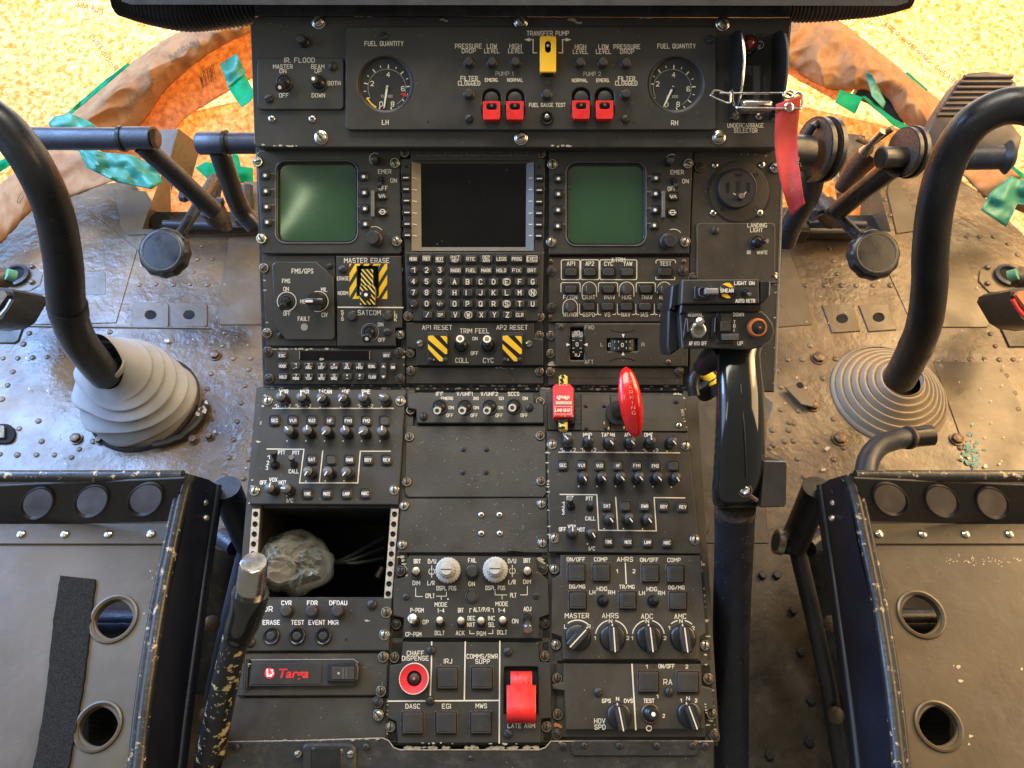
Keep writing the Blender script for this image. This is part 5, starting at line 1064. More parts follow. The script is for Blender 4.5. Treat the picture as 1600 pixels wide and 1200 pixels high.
mb = MB(); mb.prism([T.L([(785, 1038), (844, 1038), (844, 1120), (785, 1120)], -.001)], -.003, -.001, HOLE); T.ob('switch_well', mb)
mb = MB(); z = .013; pr = [(1048, .007), (1052, .010), (1060, .0115), (1100, .016), (1112, .0185), (1122, .017), (1129, .0125), (1131, .009)]
xs = lambda y: (16.8 if y < 1071 else 22.8)
V = []; cx = 814.5
ys = [(1049, .006), (1053, .009), (1062, .011), (1070.8, .0125), (1071.2, .0125), (1090, .0145), (1104, .017), (1113, .0185), (1121, .0180), (1127, .0145), (1130, .008)]
for y, h_ in ys:
    wd = xs(y); V += [T.p(cx - wd, y, h_), T.p(cx - wd + 1.5, y, h_ + .0006), T.p(cx + wd - 1.5, y, h_ + .0006), T.p(cx + wd, y, h_)]
n = len(ys); low = [Vector((v.x, v.y, max(.004, v.z - .006))) for v in V]
fs = [[4 * i + j, 4 * (i + 1) + j, 4 * (i + 1) + j + 1, 4 * i + j + 1] for i in range(n - 1) for j in range(3)]
mb.add(V, fs, RED)
sd_ = []
for i in range(n - 1):
    sd_ += [[4 * i, 4 * n + 4 * i, 4 * n + 4 * (i + 1), 4 * (i + 1)], [4 * i + 3, 4 * (i + 1) + 3, 4 * n + 4 * (i + 1) + 3, 4 * n + 4 * i + 3]]
mb.add(V + low, sd_ + [[4 * (n - 1) + j, 4 * n + 4 * (n - 1) + j, 4 * n + 4 * (n - 1) + j + 1, 4 * (n - 1) + j + 1] for j in range(3)], RED)
for x, y, h_ in ((809, 1053, .0115), (826, 1066, .0135), (818, 1066, .0135), (802, 1122, .0195), (820, 1122, .0195), (827, 1060, .0128)): T.blob(mb, x, y, .9, h_, HOLE)
o = T.ob('red_guard', mb); me = o.data; me.set_sharp_from_angle(angle=radians(50))
for x, y, a in ((674, 1016, 1.6), (672, 1094.5, .5), (793.5, 1018, .5), (793.5, 1146, 2.4)): T.screw(x, y, 7.2, .004, 'slot', a)
for x, y, k_ in ((616.5, 1027, 'dzus'), (851, 1025, 'dzus'), (610.5, 1135, 'bright'), (853.5, 1135, 'dzus')): T.screw(x, y, 8, -.0035, k_, 1.5)

# ================================================================== RADIO CONTROL PANELS
def ics(label, plate, screws, D):
    T = Thing('radio_control_panel', label, 'panel', PED, sum(p[0] for p in plate) / 4, sum(p[1] for p in plate) / 4, group='twin radio control panels')
    z = .0042
    def ex(mb):
        for t, x, y, w_ in D['tx']: T.text(mb, t, x, y, w_, 5.6, z=z, m=WHT, sw=1.05)
        for q in D['ln']: T.line(mb, q, 1.7, z)
        for t, x, y in D['nm']: T.text(mb, t, x, y, 3, 5.4, z=z, m=WHT, sw=1.)
        for x, y in D['dt']: T.dot(mb, x, y, 1.1, z, WHT)
        for _ in range(30): T.blob(mb, random.uniform(plate[0][0] + 10, plate[1][0] - 10), random.uniform(plate[0][1] + 10, plate[2][1] - 8), random.uniform(.3, .6), z, CHIP)
        T.chips(mb, *plate[3], *plate[0], 12, z)
    T.plate(plate, -.005, .004, PAN, .001, extra=ex)
    for t, x, y in D['bt']: T.button(x, y, 13.5, 13.5, t, .004, .0036, 3.5, th=4.6, tw=11 if len(t) > 2 else 6)
    for x, y, a in D['kn']: T.knob(x, y, 8.2, a, .004, .0175, 'volume_knob', D['kk'])
    for a in D['tg']: T.toggle(*a, 4.5, .019, .004, white='', metal=BLK, ringm=HOLE)
    for x, y in screws: T.screw(x, y, 8, .003, 'bright', random.uniform(1.2, 1.9))
xs_ = (438, 470, 501.5, 534.5, 566.5, 600)
ics('left radio control panel in bluish light, above the open bay', [(415, 608), (634, 608), (622, 789), (389, 788)], ((419, 626.5), (626, 627.5), (398.5, 767), (616, 765.5)), dict(
    tx=[('VOR', 443.5, 612, 13), ('MKR', 476, 612, 13), ('TACAN', 508, 612, 20), ('ADF', 540, 612, 12), ('DME', 572, 612, 12.5), ('PTT', 440, 707, 10), ('PTT', 462.5, 707.5, 10), ('CALL', 459, 736.5, 15), ('VOX', 427, 749.5, 12), ('OFF', 411.5, 754, 10), ('HOT', 441.5, 754, 11), ('I/C', 453, 782, 9)],
    ln=[[(426, 638), (615, 638)], [(417, 701.5), (475, 702), (468, 754.5), (559, 754.5), (563, 705), (610, 705)], [(504.3, 704.5), (499, 754)]],
    nm=[('1', 431, 634.5), ('2', 452, 634.5), ('1', 463, 634.5), ('2', 484, 634.5), ('1', 560, 634.5), ('2', 581, 634.5), ('1', 419.5, 714.5), ('2', 418.5, 723), ('3', 417, 731)], dt=[(435, 635), (446, 635), (467, 635), (479, 635), (500, 636), (532, 636), (564, 635), (576, 635), (596, 636), (448.5, 689), (478, 689), (507, 689), (536, 689), (565, 689), (593.5, 689), (478, 752), (508, 751.5), (537.5, 751.5), (448, 775)],
    bt=[('SEC', 429, 657), ('VU1', 457.5, 657), ('VU2', 487, 657), ('HF', 515, 657.5), ('FM1', 544, 657.5), ('FM2', 572.5, 657.5), ('', 600.5, 657.5), ('SAT', 487, 718), ('', 517, 718.5), ('RWR', 546, 718.5), ('BDY', 575, 718.5), ('REV', 604, 718.5), ('TONE', 480, 771.5), ('MUTE', 510.5, 771.5), ('LAMP', 541, 771.5), ('NBC', 570.5, 771)],
    kn=[(xs_[0], 619, 90), (xs_[1], 619.5, 90), (xs_[2], 620, 235), (xs_[3], 620, 235), (xs_[4], 620, 90), (xs_[5], 620, 160), (450.6, 672, 135), (479.5, 672, 95), (509, 672.5, 230), (538.5, 672.5, 105), (567.5, 672.5, 215), (596.5, 673, 90), (480.5, 736, 240), (511.5, 736, 240), (540.5, 736.5, 235), (420.5, 762, 80), (446.5, 763, 175)],
    kk='vol', tg=[(430.5, 727, 428, 706, 7, ), (460, 726, 455, 714.5, 6)]))
ics('right radio control panel below the red parking handle', [(855, 673), (1074, 676), (1095, 866), (858, 863)], ((862.5, 695), (1071, 696.5), (866, 841), (1085.5, 843.5)), dict(
    tx=[('VOR', 886, 679.5, 12), ('MKR', 918, 679.5, 13), ('TACAN', 950, 679.5, 20), ('ADF', 982, 679.5, 12), ('DME', 1013.5, 679.5, 12.5), ('PTT', 891, 778, 10), ('PTT', 921, 779, 10), ('CALL', 922.5, 810, 15), ('VOX', 893.5, 823, 12), ('OFF', 879, 827, 10.5), ('HOT', 908, 827.5, 11.5), ('I/C', 925, 857, 9)],
    ln=[[(873, 706.5), (1062, 707.5)], [(875, 772.5), (932.5, 773), (935.5, 828.5), (1025.5, 829.5), (1022, 777.5), (1070, 778)], [(962, 777), (965.5, 829)]],
    nm=[('1', 877, 703), ('2', 897.5, 703), ('1', 909, 703), ('2', 929.5, 703), ('1', 1006, 704), ('2', 1026.5, 704), ('1', 880, 787), ('2', 880, 794), ('3', 880, 801)], dt=[(881, 704.5), (892, 704.5), (913, 704.5), (925, 704.5), (945, 704.5), (978, 704.5), (1010, 705), (1022, 705), (1042, 705), (904, 760), (933, 760), (962, 760), (991, 760), (1020, 760.5), (1049, 761), (944, 826), (974, 826), (1004, 826.5), (918, 850)],
    bt=[('SEC', 879.5, 727), ('VU1', 908.5, 727), ('VU2', 937, 727.5), ('HF', 966, 727.5), ('FM1', 995, 727.5), ('FM2', 1024, 728), ('', 1053, 728), ('SAT', 948.5, 790.5), ('', 978, 791), ('RWR', 1007.5, 791), ('BDY', 1037.5, 791.5), ('REV', 1067, 792), ('TONE', 951, 846.5), ('MUTE', 981.5, 847), ('LAMP', 1012, 847.5), ('NBC', 1042.5, 848)],
    kn=[(888, 687, 130), (920.5, 687, 90), (953, 688, -50), (986, 688, -50), (1018, 688, 90), (1051, 688, -50), (912, 744, -60), (941, 744, -50), (970, 744, -50), (999, 744, -50), (1028, 744.5, -50), (1057, 745, -60), (953, 809, -55), (983.5, 809, -55), (1013, 809.5, -55), (895, 831, 90), (925.5, 832, -60)],
    kk='dvol', tg=[(892, 791, 891, 779, 7), (921.5, 793, 922.5, 786, 6)]))

# ================================================================== LOWER LEFT
T = Thing('recorder_panel', 'recorder panel lettered CVR, FDR and DFDAU with three ringed push buttons', 'panel', PED, 496, 976, group=GA)
def ex(mb):
    for t, x, y, w_, h_ in (('DR', 419, 951.5, 13, 7.6), ('CVR', 447.5, 942, 15, 6.2), ('FDR', 488, 942, 15.5, 6.2), ('DFDAU', 528.5, 942, 27, 6.2), ('ERASE', 424, 972.5, 26, 6.4), ('TEST', 465, 972.5, 19.5, 6.4), ('EVENT MKR', 505.5, 972.5, 46, 6.4)): T.text(mb, t, x, y, w_, h_, z=.0042, m=WHT, sw=1.2)
    T.dot(mb, 541, 999, 2, .0042, HOLE); T.chips(mb, 570, 970, 585, 972, 3, .0042)
T.plate([(384, 937), (612, 935), (610, 966), (607, 1017), (376, 1018)], -.005, .004, PAN, .001, extra=ex)
for x, y in ((446, 955), (486, 955), (526.5, 955)): T.lamp(x, y, 9.6, .004, .007, kind='round')
for x, y in ((422.5, 994), (463, 994), (504, 994)): T.lamp(x, y, 14, .004, .004, 'push_button', 'press')
T.screw(581.5, 944.5, 8, .004, 'slot', .9); T.screw(604, 957, 8.3, .003, 'dzus', 1.6); T.screw(601, 992, 8.3, .003, 'bright', 1.4); T.screw(391, 1004, 8, .004, 'slot')
T = Thing('data_cartridge_unit', 'black cartridge slot unit with red L3 Targa lettering and a latch', 'cartridge unit', PED, 488, 1053, group=GA)
T.plate([(377, 1020), (606, 1020), (605, 1087), (370, 1088)], -.006, .001, PAN2, .001, extra=scr(T, 385, 1022, 600, 1086, 24, .0013))
mb = MB(); mb.prism([T.L([(392, 1031), (552, 1030), (560, 1035), (559, 1066), (552, 1073), (387, 1074)], .005)], .001, .005, BLK2, .0012); mb.prism([T.L([(395, 1036), (503, 1036), (502, 1069), (392, 1070)], .0055)], .005, .0056, PAN, .0004)
T.line(mb, [(392, 1031), (552, 1030), (560, 1035)], .8, .0053, DIMW); T.ob('door', mb); dr = bpy.context.scene.objects and COL.objects[-1]
mb = MB(); mb.tube([T.p(386, 1031, .004), T.p(383.5, 1077, .004)], .0022, BLK, 10); mb.prism([T.L([(381, 1030), (392, 1030), (390, 1077), (379, 1077)], .003)], .001, .003, BLK, .0004); T.chips(mb, 389, 1034, 388, 1048, 3, .0052); T.ob('hinge', mb)
mb = MB(); mb.prism([T.L([(512, 1038), (557, 1035), (560, 1042), (559, 1063), (553, 1067), (511, 1066)], .009)], .005, .009, BLK, .0012); mb.prism([T.L(rr(518, 1042, 553, 1062, 2), .0098)], .009, .0098, KEY, .0005)
T.line(mb, [(536, 1044), (536, 1060)], 1.2, .0100, BEZ); T.line(mb, [(541, 1044), (541, 1060)], .8, .0100, BEZ); T.dot(mb, 529, 1052, 2, .0100, DIMW); T.ob('latch', mb)
mb = MB(); T.dot(mb, 421.5, 1052, 8.6, .0058, REDW)
T.line(mb, [(417.5, 1046), (418, 1056), (424, 1056)], 2.8, .0061, WHT); T.text(mb, '3', 424.5, 1050.5, 4.4, 7, .0060, WHT, 1.5)
cu = bpy.data.curves.new('word', 'FONT'); cu.body = 'Targa'; cu.size = 1; cu.shear = .25; cu.offset = .022; cu.resolution_u = 3
to = bpy.data.objects.new('word', cu); COL.objects.link(to); bpy.context.view_layer.update()
tm = bpy.data.meshes.new_from_object(to.evaluated_get(bpy.context.evaluated_depsgraph_get())); bpy.data.objects.remove(to)
xx = [v.co.x for v in tm.vertices]; yy = [v.co.y for v in tm.vertices]; x0, x1 = min(xx), max(xx); cap_ = .7
vs = [tuple(T.p(436 + (v.co.x - x0) / (x1 - x0) * 46, 1059 - v.co.y / .72 * 14.5, .0059)) for v in tm.vertices]; mb.add(vs, [list(p.vertices) for p in tm.polygons], REDW); T.ob('logo', mb)
for x, y in ((599, 1026.5), (595.5, 1080)): T.screw(x, y, 8.2, .001, 'dzus', 1.7)

# clear bag with a connector, lying in the open bay
T = Thing('plastic_bag', 'crumpled clear plastic bag round a grey connector in the open bay', 'bag', PED, 458, 876, h=-.03)
mb = MB(); ns, nr = 34, 11; vs = []; rb_ = random.Random(5)
shape = [(405, 850), (410, 838), (432, 836), (452, 822), (482, 832), (500, 852), (516, 874), (508, 900), (490, 918), (455, 934), (430, 924), (410, 918), (404, 890)]
SP = spline([(x, y, 0) for x, y in shape + shape[:1]], 5)
for j in range(nr + 1):
    t = j / nr
    for i in range(ns):
        q = SP[int(i / ns * (len(SP) - 1))]; jr = 0 if j == 0 else rb_.uniform(-.045, .045); x = 458 + (q.x - 458) * (t + jr) + rb_.uniform(-1.6, 1.6) * (j > 0); y = 878 + (q.y - 878) * (t + jr) + rb_.uniform(-1.6, 1.6) * (j > 0)
        p = T.p(x, y, 0); k = noise.ridged_multi_fractal(p * 16 + Vector((3, 1, 0)), 1., 2.1, 3, 1., 2.)
        vs.append((p.x, p.y, .032 * (1 - t ** 2.4) - .028 * k + .02 + rb_.uniform(-.0028, .0028) * (j > 0)))
mb.add(vs, [f for j in range(nr) for i in range(ns) for f in ([j * ns + i, (j + 1) * ns + i, (j + 1) * ns + (i + 1) % ns], [j * ns + i, (j + 1) * ns + (i + 1) % ns, j * ns + (i + 1) % ns])], FILM)
me = mb.mesh('film'); me.set_sharp_from_angle(angle=radians(24)); T.ob('film', me)
mb = MB(); c = T.p(440, 890, -.01); mb.lathe([(.012, -.02), (.013, 0), (.0155, .001), (.0155, .010), (.013, .012), (.0125, .010), (.01, .0085)], BEZ, M4=align(c, (.15, -.1, 1)), n=28)
mb.tube(spline([c, c + Vector((.03, .03, -.012)), c + Vector((.045, -.005, -.02)), c + Vector((.01, -.02, -.03))], 6), .004, BEZ, 8); T.ob('connector', mb)
T = Thing('cable_bundle', 'dark wires and small tan connector lying deep in the open bay', 'cable', PED, 545, 880, h=-.08)
mb = MB()
for k in range(3): mb.tube(spline([T.p(430 + 14 * k, 935, -.02), T.p(480 + 16 * k, 900 - 10 * k, 0), T.p(545 + 4 * k, 870 + 5 * k, .01), T.p(600, 840 + 16 * k, .0)], 7), .0022, BLK2, 8)
mb.tube([T.p(590, 902, -.01), T.p(598, 886, -.01)], .004, BRZ, 10); T.ob('wire', mb)

# ================================================================== RIGHT OF THE FACE
T = Thing('autopilot_panel', 'autopilot panel with boxed AP1 and AP2 keys and rounded dark caps', 'panel', MID, 966, 452, group=GA)
def br(mb, x0, y0, x1, y1, kind):
    z = .0032
    if kind == 'box': T.line(mb, rr(x0, y0, x1, y1, 2.5, 3), 1.3, z, closed=True)
    if kind == 'top': T.line(mb, [(x0, y1), (x0, y0 + 2), (x0 + 2, y0), (x1 - 2, y0), (x1, y0 + 2), (x1, y1)], 1.2, z)
    if kind == 'arch': T.line(mb, [(x0, y1)] + [((x0 + x1) / 2 - (x1 - x0) / 2 * cos(pi * k / 12), y0 + (x1 - x0) / 2 - (x1 - x0) / 2 * sin(pi * k / 12)) for k in range(13)] + [(x1, y1)], 1.2, z)
def ex(mb):
    for t, x, y, w_ in (('A.TRIM', 966, 406, 21), ('AP1', 892, 411.8, 12), ('AP2', 921.5, 411.8, 12.5), ('CYC', 951, 412, 13), ('YAW', 981, 412, 13), ('TEST', 1040, 411.8, 17), ('F/TDN', 891, 464.3, 21), ('CR.HT', 920, 464.3, 19), ('VNAV', 952, 464.3, 17), ('HDG', 979, 464.3, 13.5), ('TNAV', 1010.5, 464.3, 17), ('ALT.A', 1038.5, 464.3, 17),
                       ('HT/HOV', 892, 491.5, 22), ('GSPD', 920, 491.5, 18), ('VS', 949, 491.5, 8.5), ('NAV', 978, 491.5, 13), ('IAS', 1007, 491.5, 10.5), ('ALT', 1036.5, 491.5, 12)): T.text(mb, t, x, y, w_, 5.9, z=.0032, sw=1.1)
    br(mb, 877, 406, 906, 437, 'box'); br(mb, 907.5, 406, 936, 437, 'box'); br(mb, 937.5, 406, 995, 437, 'box'); br(mb, 1025, 406, 1055.5, 411, 'top'); T.line(mb, [(1024.5, 433), (1025, 437), (1054, 437), (1054.5, 433)], 1.2, .0032)
    br(mb, 876.5, 441.5, 906.5, 456, 'top'); br(mb, 909.5, 440.5, 932, 463, 'arch'); br(mb, 935, 441.5, 965, 456, 'top'); br(mb, 967.5, 440.5, 990.5, 463, 'arch'); br(mb, 994, 441.5, 1024, 456, 'top'); br(mb, 1027, 440.5, 1049, 458, 'arch'); br(mb, 879.5, 467.5, 902.5, 490, 'arch')
    for x in (905.5, 934, 964.5, 993.5, 1022.5): T.line(mb, [(x, 475), (x, 489), (x - 1 + 2.5, 491.5), (x + 5, 491.5)], 1.1, .0032); 
    for x in (905.5, 934, 964.5, 993.5): T.line(mb, [(x + 29 - 6, 491.5), (x + 27, 491.5), (x + 28.3, 490)], 1.1, .0032)
    for x in (938, 997): T.dot(mb, x, 464.5, 1., .0032, BRZ)
T.plate([(857, 402), (1077, 402), (1076, 503), (857, 503)], -.002, .003, PAN2, .0008, extra=ex)
for x, y in ((892, 425), (921.5, 425), (951, 425), (980.5, 425), (1040, 425), (892, 452), (951, 452), (1009.5, 452), (920, 479), (949.5, 479), (979, 479), (1008, 479), (1036.5, 479)): T.button(x, y, 17.5, 11.5, '', .003, .0045, 3, name='annunciator_key', fm=BLK)
for x, y in ((921, 452), (979.5, 452), (1038.5, 452), (891, 479.5)): T.knob(x, y, 8.6, 0, .003, .010, 'dial_cap', 'cap')
for x, y in ((861, 408.5), (1068, 408.5), (860, 495.5)): T.screw(x, y, 3.8, .003, 'bphil')
for x, y in ((861, 423.5), (1067, 423), (861, 481)): T.screw(x, y, 7, .003, 'dark', 1.6)
T = Thing('trim_wheel_panel', 'panel with one upright and one level numbered thumb wheel', 'panel', MID, 962, 538, group=GA)
def ex(mb):
    for t, x, y, w_, h_ in (('FWD', 921, 511.5, 14, 5.6), ('AFT', 920.5, 565.5, 13, 5.6), ('L', 940.5, 538.5, 3.5, 5), ('R', 1004.5, 538.5, 4.5, 5.2)): T.text(mb, t, x, y, w_, h_, z=.0042, m=DIMW, sw=1.)
    for q in (((885, 536), (885, 541), (891, 538.5)), ((918, 536), (918, 541), (912, 538.5)), ((971.5, 522), (976, 522), (973.7, 528)), ((971, 555), (976, 555), (973.5, 549))): mb.flat([tuple(T.p(x, y, .0043)) for x, y in q], WHT)
    for c in (-1, 1):
        T.arc(mb, 902 + c * 34, 538.5, 24, 180 - 38 if c > 0 else -38, 180 + 38 if c > 0 else 38, 1.0, .0042, BLK)
    T.line(mb, [(953, 515), (960, 518), (973, 519), (986, 518), (992, 515)], 1., .0042, BLK); T.line(mb, [(953, 564), (960, 561), (973, 559), (986, 561), (992, 564)], 1.6, .0042, BLK)
T.plate([(868, 505), (1076, 505), (1075, 573), (868, 573)], -.002, .004, PAN2, .0012, holes=[rr(891, 512, 912.5, 563, 2), rr(948, 529.5, 997, 549, 2)], extra=ex)
T.plate([(857, 505), (868, 505), (868, 573), (857, 573)], -.002, .0005, PAN2, .0004, 'side_strip', extra=lambda mb: T.chips(mb, 860, 566, 863, 570, 4, .0008, r=(2, 3)))
def wheel(cx, cy, vert):
    mb = MB(); k = T.mpp(cx, cy); a = T.p(cx, cy, 0); R_, Wd = 24 * k, 8.6 * k; n = 60
    V = []; 
    for i in range(n):
        t = 2 * pi * i / n; r_ = R_ * (1 + (.03 if i % 2 else 0))
        for s_ in (-1, 1):
            V.append((a.x + s_ * Wd, a.y + r_ * sin(t), -.006 + r_ * cos(t) * .75) if vert else (a.x + r_ * sin(t), a.y + s_ * Wd, -.006 + r_ * cos(t) * .75))
    f = [[2 * i, 2 * ((i + 1) % n), 2 * ((i + 1) % n) + 1, 2 * i + 1] for i in range(n)]
    mb.add(V, (f if not vert else [q[::-1] for q in f]), BLK)
    for t_, off in (('0', 0), ('10', 16 if vert else -19), ('10', -18)) if vert else (('0', 0), ('0', -20)):
        zz = -.006 + 24 * k * .78 * math.sqrt(max(.1, 1 - (off / 24) ** 2)) + .0006
        T.text(mb, t_, cx + (0 if vert else off), cy + (off if vert else 0), 3.2 if len(t_) == 1 else 8, 5.5, zz, LEG, .9)
    for off in (-12, 12, -6, 6):
        zz = -.006 + 24 * k * .78 * math.sqrt(1 - (off / 24) ** 2) + .0006
        for s_ in (-1, 1): 
            if vert: T.line(mb, [(cx + s_ * 7, cy + off), (cx + s_ * 4.5, cy + off)], .8, zz)
            else: T.line(mb, [(cx + off, cy + s_ * 6), (cx + off, cy + s_ * 4)], .8, zz)
    T.ob('thumb_wheel', mb)
wheel(901.7, 538, True); wheel(972.5, 539, False)
mb = MB(); mb.prism([T.L([(880, 508), (1000, 508), (1000, 566), (880, 566)], -.001)], -.0035, -.002, HOLE); T.ob('wheel_well', mb)
for x, y in ((876.5, 510.5), (1044, 565.5)): T.screw(x, y, 4.2, .004, 'bphil')
for x, y in ((860.5, 524), (860, 552.5)): T.screw(x, y, 6.8, .0006, 'dzus', 1.5)
T = Thing('blanking_panel', 'blank ribbed strip directly above the red parking handle', 'panel', MID, 962, 588, group=GA)
T.plate([(857, 575), (1067, 575), (1067, 602), (857, 602)], -.002, .0005, PAN2, .0008, extra=lambda mb: T.line(mb, [(857, 590), (1067, 590)], .8, .0008, FRM))
T.screw(859.5, 581, 6.8, .0006, 'dzus'); T.screw(1061, 580, 6.8, .0006, 'dark')
T = Thing('dimmer_panel', 'tall right hand panel with a large round dimmer and LANDING LIGHT toggle', 'panel', MID, 1150, 400, group=GA)
def ex(mb):
    T.arc(mb, 1155, 300, 49, 95, 350, 1., .0017, BLK, 40); T.chips(mb, 1150, 240, 1200, 243, 7, .0017, r=(.4, 1.)); T.chips(mb, 1212, 440, 1209, 600, 6, .0017); T.line(mb, [(1223, 240), (1209, 608)], 1.3, .0018, BEZ)
T.plate([(1084, 236), (1225, 234), (1210, 612), (1078, 612), (1078, 400)], -.006, .0015, PAN2, .0008, extra=ex)
mb = MB(); k = T.mpp(1155, 297); b = T.p(1155, 300, .0015); mb.lathe([(46 * k, 0), (45.5 * k, .0012), (44 * k, .0014), (.1 * k, .0014)], PAN2, b, 56)
b2 = T.p(1153, 294, .012); b2 = (b2.x, b2.y, .0029); mb.lathe([(30.5 * k, 0), (30.5 * k, .006), (29.5 * k, .0085), (28.2 * k, .0092), (27.6 * k, .0086), (.1 * k, .0086)], BLK2, b2, 56)
for q in ((1149, 272, 1160, 275), (1135, 285, 1140, 301), (1151, 283, 1156, 299), (1167, 285, 1172, 300)): mb.prism([T.L(rr(*q, 1), .0118)], .0110, .0118, HOLE if q[0] > 1150 else BLK)
for a in (45, 135, 225, 315): q = T.p(1155 + 38 * cos(radians(a)), 300 - 38 * sin(radians(a)), .003); mb.lathe([(3.4 * k, 0), (3 * k, .0006), (.1 * k, .0002)], FRM, (q.x, q.y, .0028), 14)
T.ob('dimmer', mb)
T.toggle(1156, 309, 1159, 306, 5, 4.6, .011, .0115, white='', metal=BRS, name='small_knob'); mb = MB(); T.line(mb, [(1146, 302), (1149, 304)], 1.2, .0125); T.line(mb, [(1166, 300), (1162, 304)], 1.2, .0125); T.ob('index_mark', mb)
for x, y in ((1117, 258), (1190, 258), (1114, 333), (1187, 333)): T.screw(x, y, 5.5, .0015, 'phil', .5)
T.screw(1093, 261, 8.5, .0015, 'dark'); T.screw(1211, 262, 8.5, .0015, 'bright')
def ex(mb):
    for t, x, y, w_, h_ in (('LANDING', 1183, 352, 30, 6), ('LIGHT', 1182, 359.5, 19, 6), ('IR', 1170, 394.5, 5, 5), ('WHITE', 1191, 394.5, 16, 4.8)): T.text(mb, t, x, y, w_, h_, z=.0047)
    T.line(mb, rr(1089.5, 349.5, 1210.5, 440, 6), .7, .0046, BEZ, True)
T.plate(rr(1088, 348, 1212, 441, 6), .0015, .0045, PAN2, .0008, 'landing_light_plate', extra=ex); T.toggle(1182, 378.5, 1199, 376.5, 11.5, 4, .013, .0045, white='', metal=BLK); T.screw(1117, 360, 6.5, .0045, 'slot', 1.5)
T.screw(1083, 435, 8.5, .0015, 'dark'); T.screw(1208, 434, 8.5, .0015, 'bright')

# ================================================================== PARKING AND GEAR HANDLES
T = Thing('parking_handle', 'glossy red leaf shaped parking brake handle with stamped letters', 'handle', None, 985, 628, d=.715)
mb = MB(); n = 28; m_ = 24; V = []
for i in range(n + 1):
    t = i / n; yy = 573 + 111 * t; cx = 978 + 15 * t; w_ = 18.4 * max(.001, math.sqrt(max(0, 1 - (2 * t - 1) ** 2))); dep = .715 - .008 * sin(pi * t)
    for j in range(m_):
        a = 2 * pi * j / m_; V.append(T.w(cx + w_ * cos(a), yy, dep - .0075 * sin(a) * max(.02, 1 - (2 * t - 1) ** 2) ** .5))
mb.add(V, [[i * m_ + j, i * m_ + (j + 1) % m_, (i + 1) * m_ + (j + 1) % m_, (i + 1) * m_ + j] for i in range(n) for j in range(m_)], REDG)
for i, ch in enumerate('PARKING'):
    gl, tot = glyphs(ch); x0, y0 = 984 + i * 1.1, 597 + i * 8
    for pl in gl: mb.tube([T.w(x0 + (gx - tot / 2) * .62, y0 - (gy - 6) * .42, .6985) for gx, gy in pl], .00028, mat('pale red stamping', (.75, .25, .2), .4) if 'pale red stamping' not in MATS else MATS['pale red stamping'], 4, False)
T.ob('handle_grip', mb)
mb = MB(); mb.tube([T.w(980, 632, .715), T.w(972, 640, .735), T.w(966, 645, .765)], [.006, .008, .009], BLK, 16); mb.tube([T.w(966, 645, .752), T.w(965, 646, .768)], [.012, .0135], BLK2, 20); T.ob('stem', mb)
T = Thing('gear_lever', 'red and yellow emergency landing gear lever in a clear red cover', 'lever', PED, 880, 630)
mb = MB()
for y0, y1 in ((587, 606), (655, 674)):
    a, b = T.p(880, y0, .016), T.p(880, y1, .016); mb.tube([a, a.lerp(b, .1), a.lerp(b, .9), b], [.003, .0046, .0046, .003], YEL2, 14)
    for k in range(7): c = a.lerp(b, random.random()) + Vector((random.uniform(-.0035, .0035), 0, .0045)); mb.flat([tuple(c + Vector((random.uniform(.0008, .0022) * cos(q), random.uniform(.0008, .003) * sin(q), .0003))) for q in [2 * pi * i / 6 for i in range(6)]], BLK)
T.ob('yellow_lever', mb)
mb = MB(); mb.prism([T.L([(864, 603), (868, 600), (890, 599), (896, 606), (896, 652), (865, 652)], .024)], .010, .024, REDW, .001)
T.text(mb, 'EMER', 880, 621, 19, 4, .0245, LEG, 1.); mb.flat([tuple(T.p(x, y, .0247)) for x, y in ((868, 627), (893, 627), (893, 632), (868, 632))], CHIP)
T.line(mb, [(867, 635), (893, 635), (893, 647), (867, 647)], .6, .0246, LEG, True); T.text(mb, 'LAND GEAR', 879.5, 641, 23, 4.2, .0246, LEG, .9)
for k in range(6): T.blob(mb, random.uniform(872, 890), random.uniform(618, 624), random.uniform(.8, 1.8), .0246, LEG)
for k in range(10): T.blob(mb, random.uniform(866, 895), random.choice((602, 650)), random.uniform(.6, 1.2), .0246, CHIP)
T.ob('red_cover', mb)
mb = MB(); mb.prism([T.L([(866, 606), (898, 606), (899, 662), (880, 664), (868, 656)], .009)], .0002, .009, BLK, .001); T.ob('lever_base', mb)
T = Thing('blanking_panel', 'dark plate with empty screw holes between gear lever and parking handle', 'panel', PED, 980, 645, group=GA)
mb = MB(); mb.prism([T.L([(908, 616), (948, 616), (953, 620), (953, 674), (908, 673)], .002)], -.0005, .002, PAN2, .0006); mb.prism([T.L([(954, 618), (1064, 618), (1070, 624), (1072, 674), (954, 674)], .001)], -.0005, .001, PAN2, .0006)
for x, y in ((944, 661), (951, 669), (975, 667)): T.blob(mb, x, y, 2.4, .0024, YEL2, ar=.6)
T.chips(mb, 1050, 615, 1068, 617, 8, .0014); T.chips(mb, 1066, 640, 1071, 672, 6, .0014); T.ob('faceplate', mb)
for x, y in ((915.5, 634), (944, 634), (916, 669), (946.5, 669)): T.screw(x, y, 3.4, .002, 'dphil')
T.screw(1056, 627, 4.5, .001, 'dphil'); T.screw(1060.5, 664.5, 4.6, .001, 'phil')
T = Thing('striped_handle', 'yellow and black striped emergency handle half hidden beside the collective', 'handle', None, 1100, 600, d=.735)
mb = MB()
for k in range(7):
    y0, y1 = 585 + k * 5, 591 + k * 5
    A, B = T.w(1088, 600, .80), T.w(1122, 600, .80)
ringp = [(1085, 618), (1083, 600), (1087, 586), (1096, 582), (1106, 588), (1114, 600), (1121, 618)]
P_ = spline([T.w(x, y, .735) for x, y in ringp], 6)
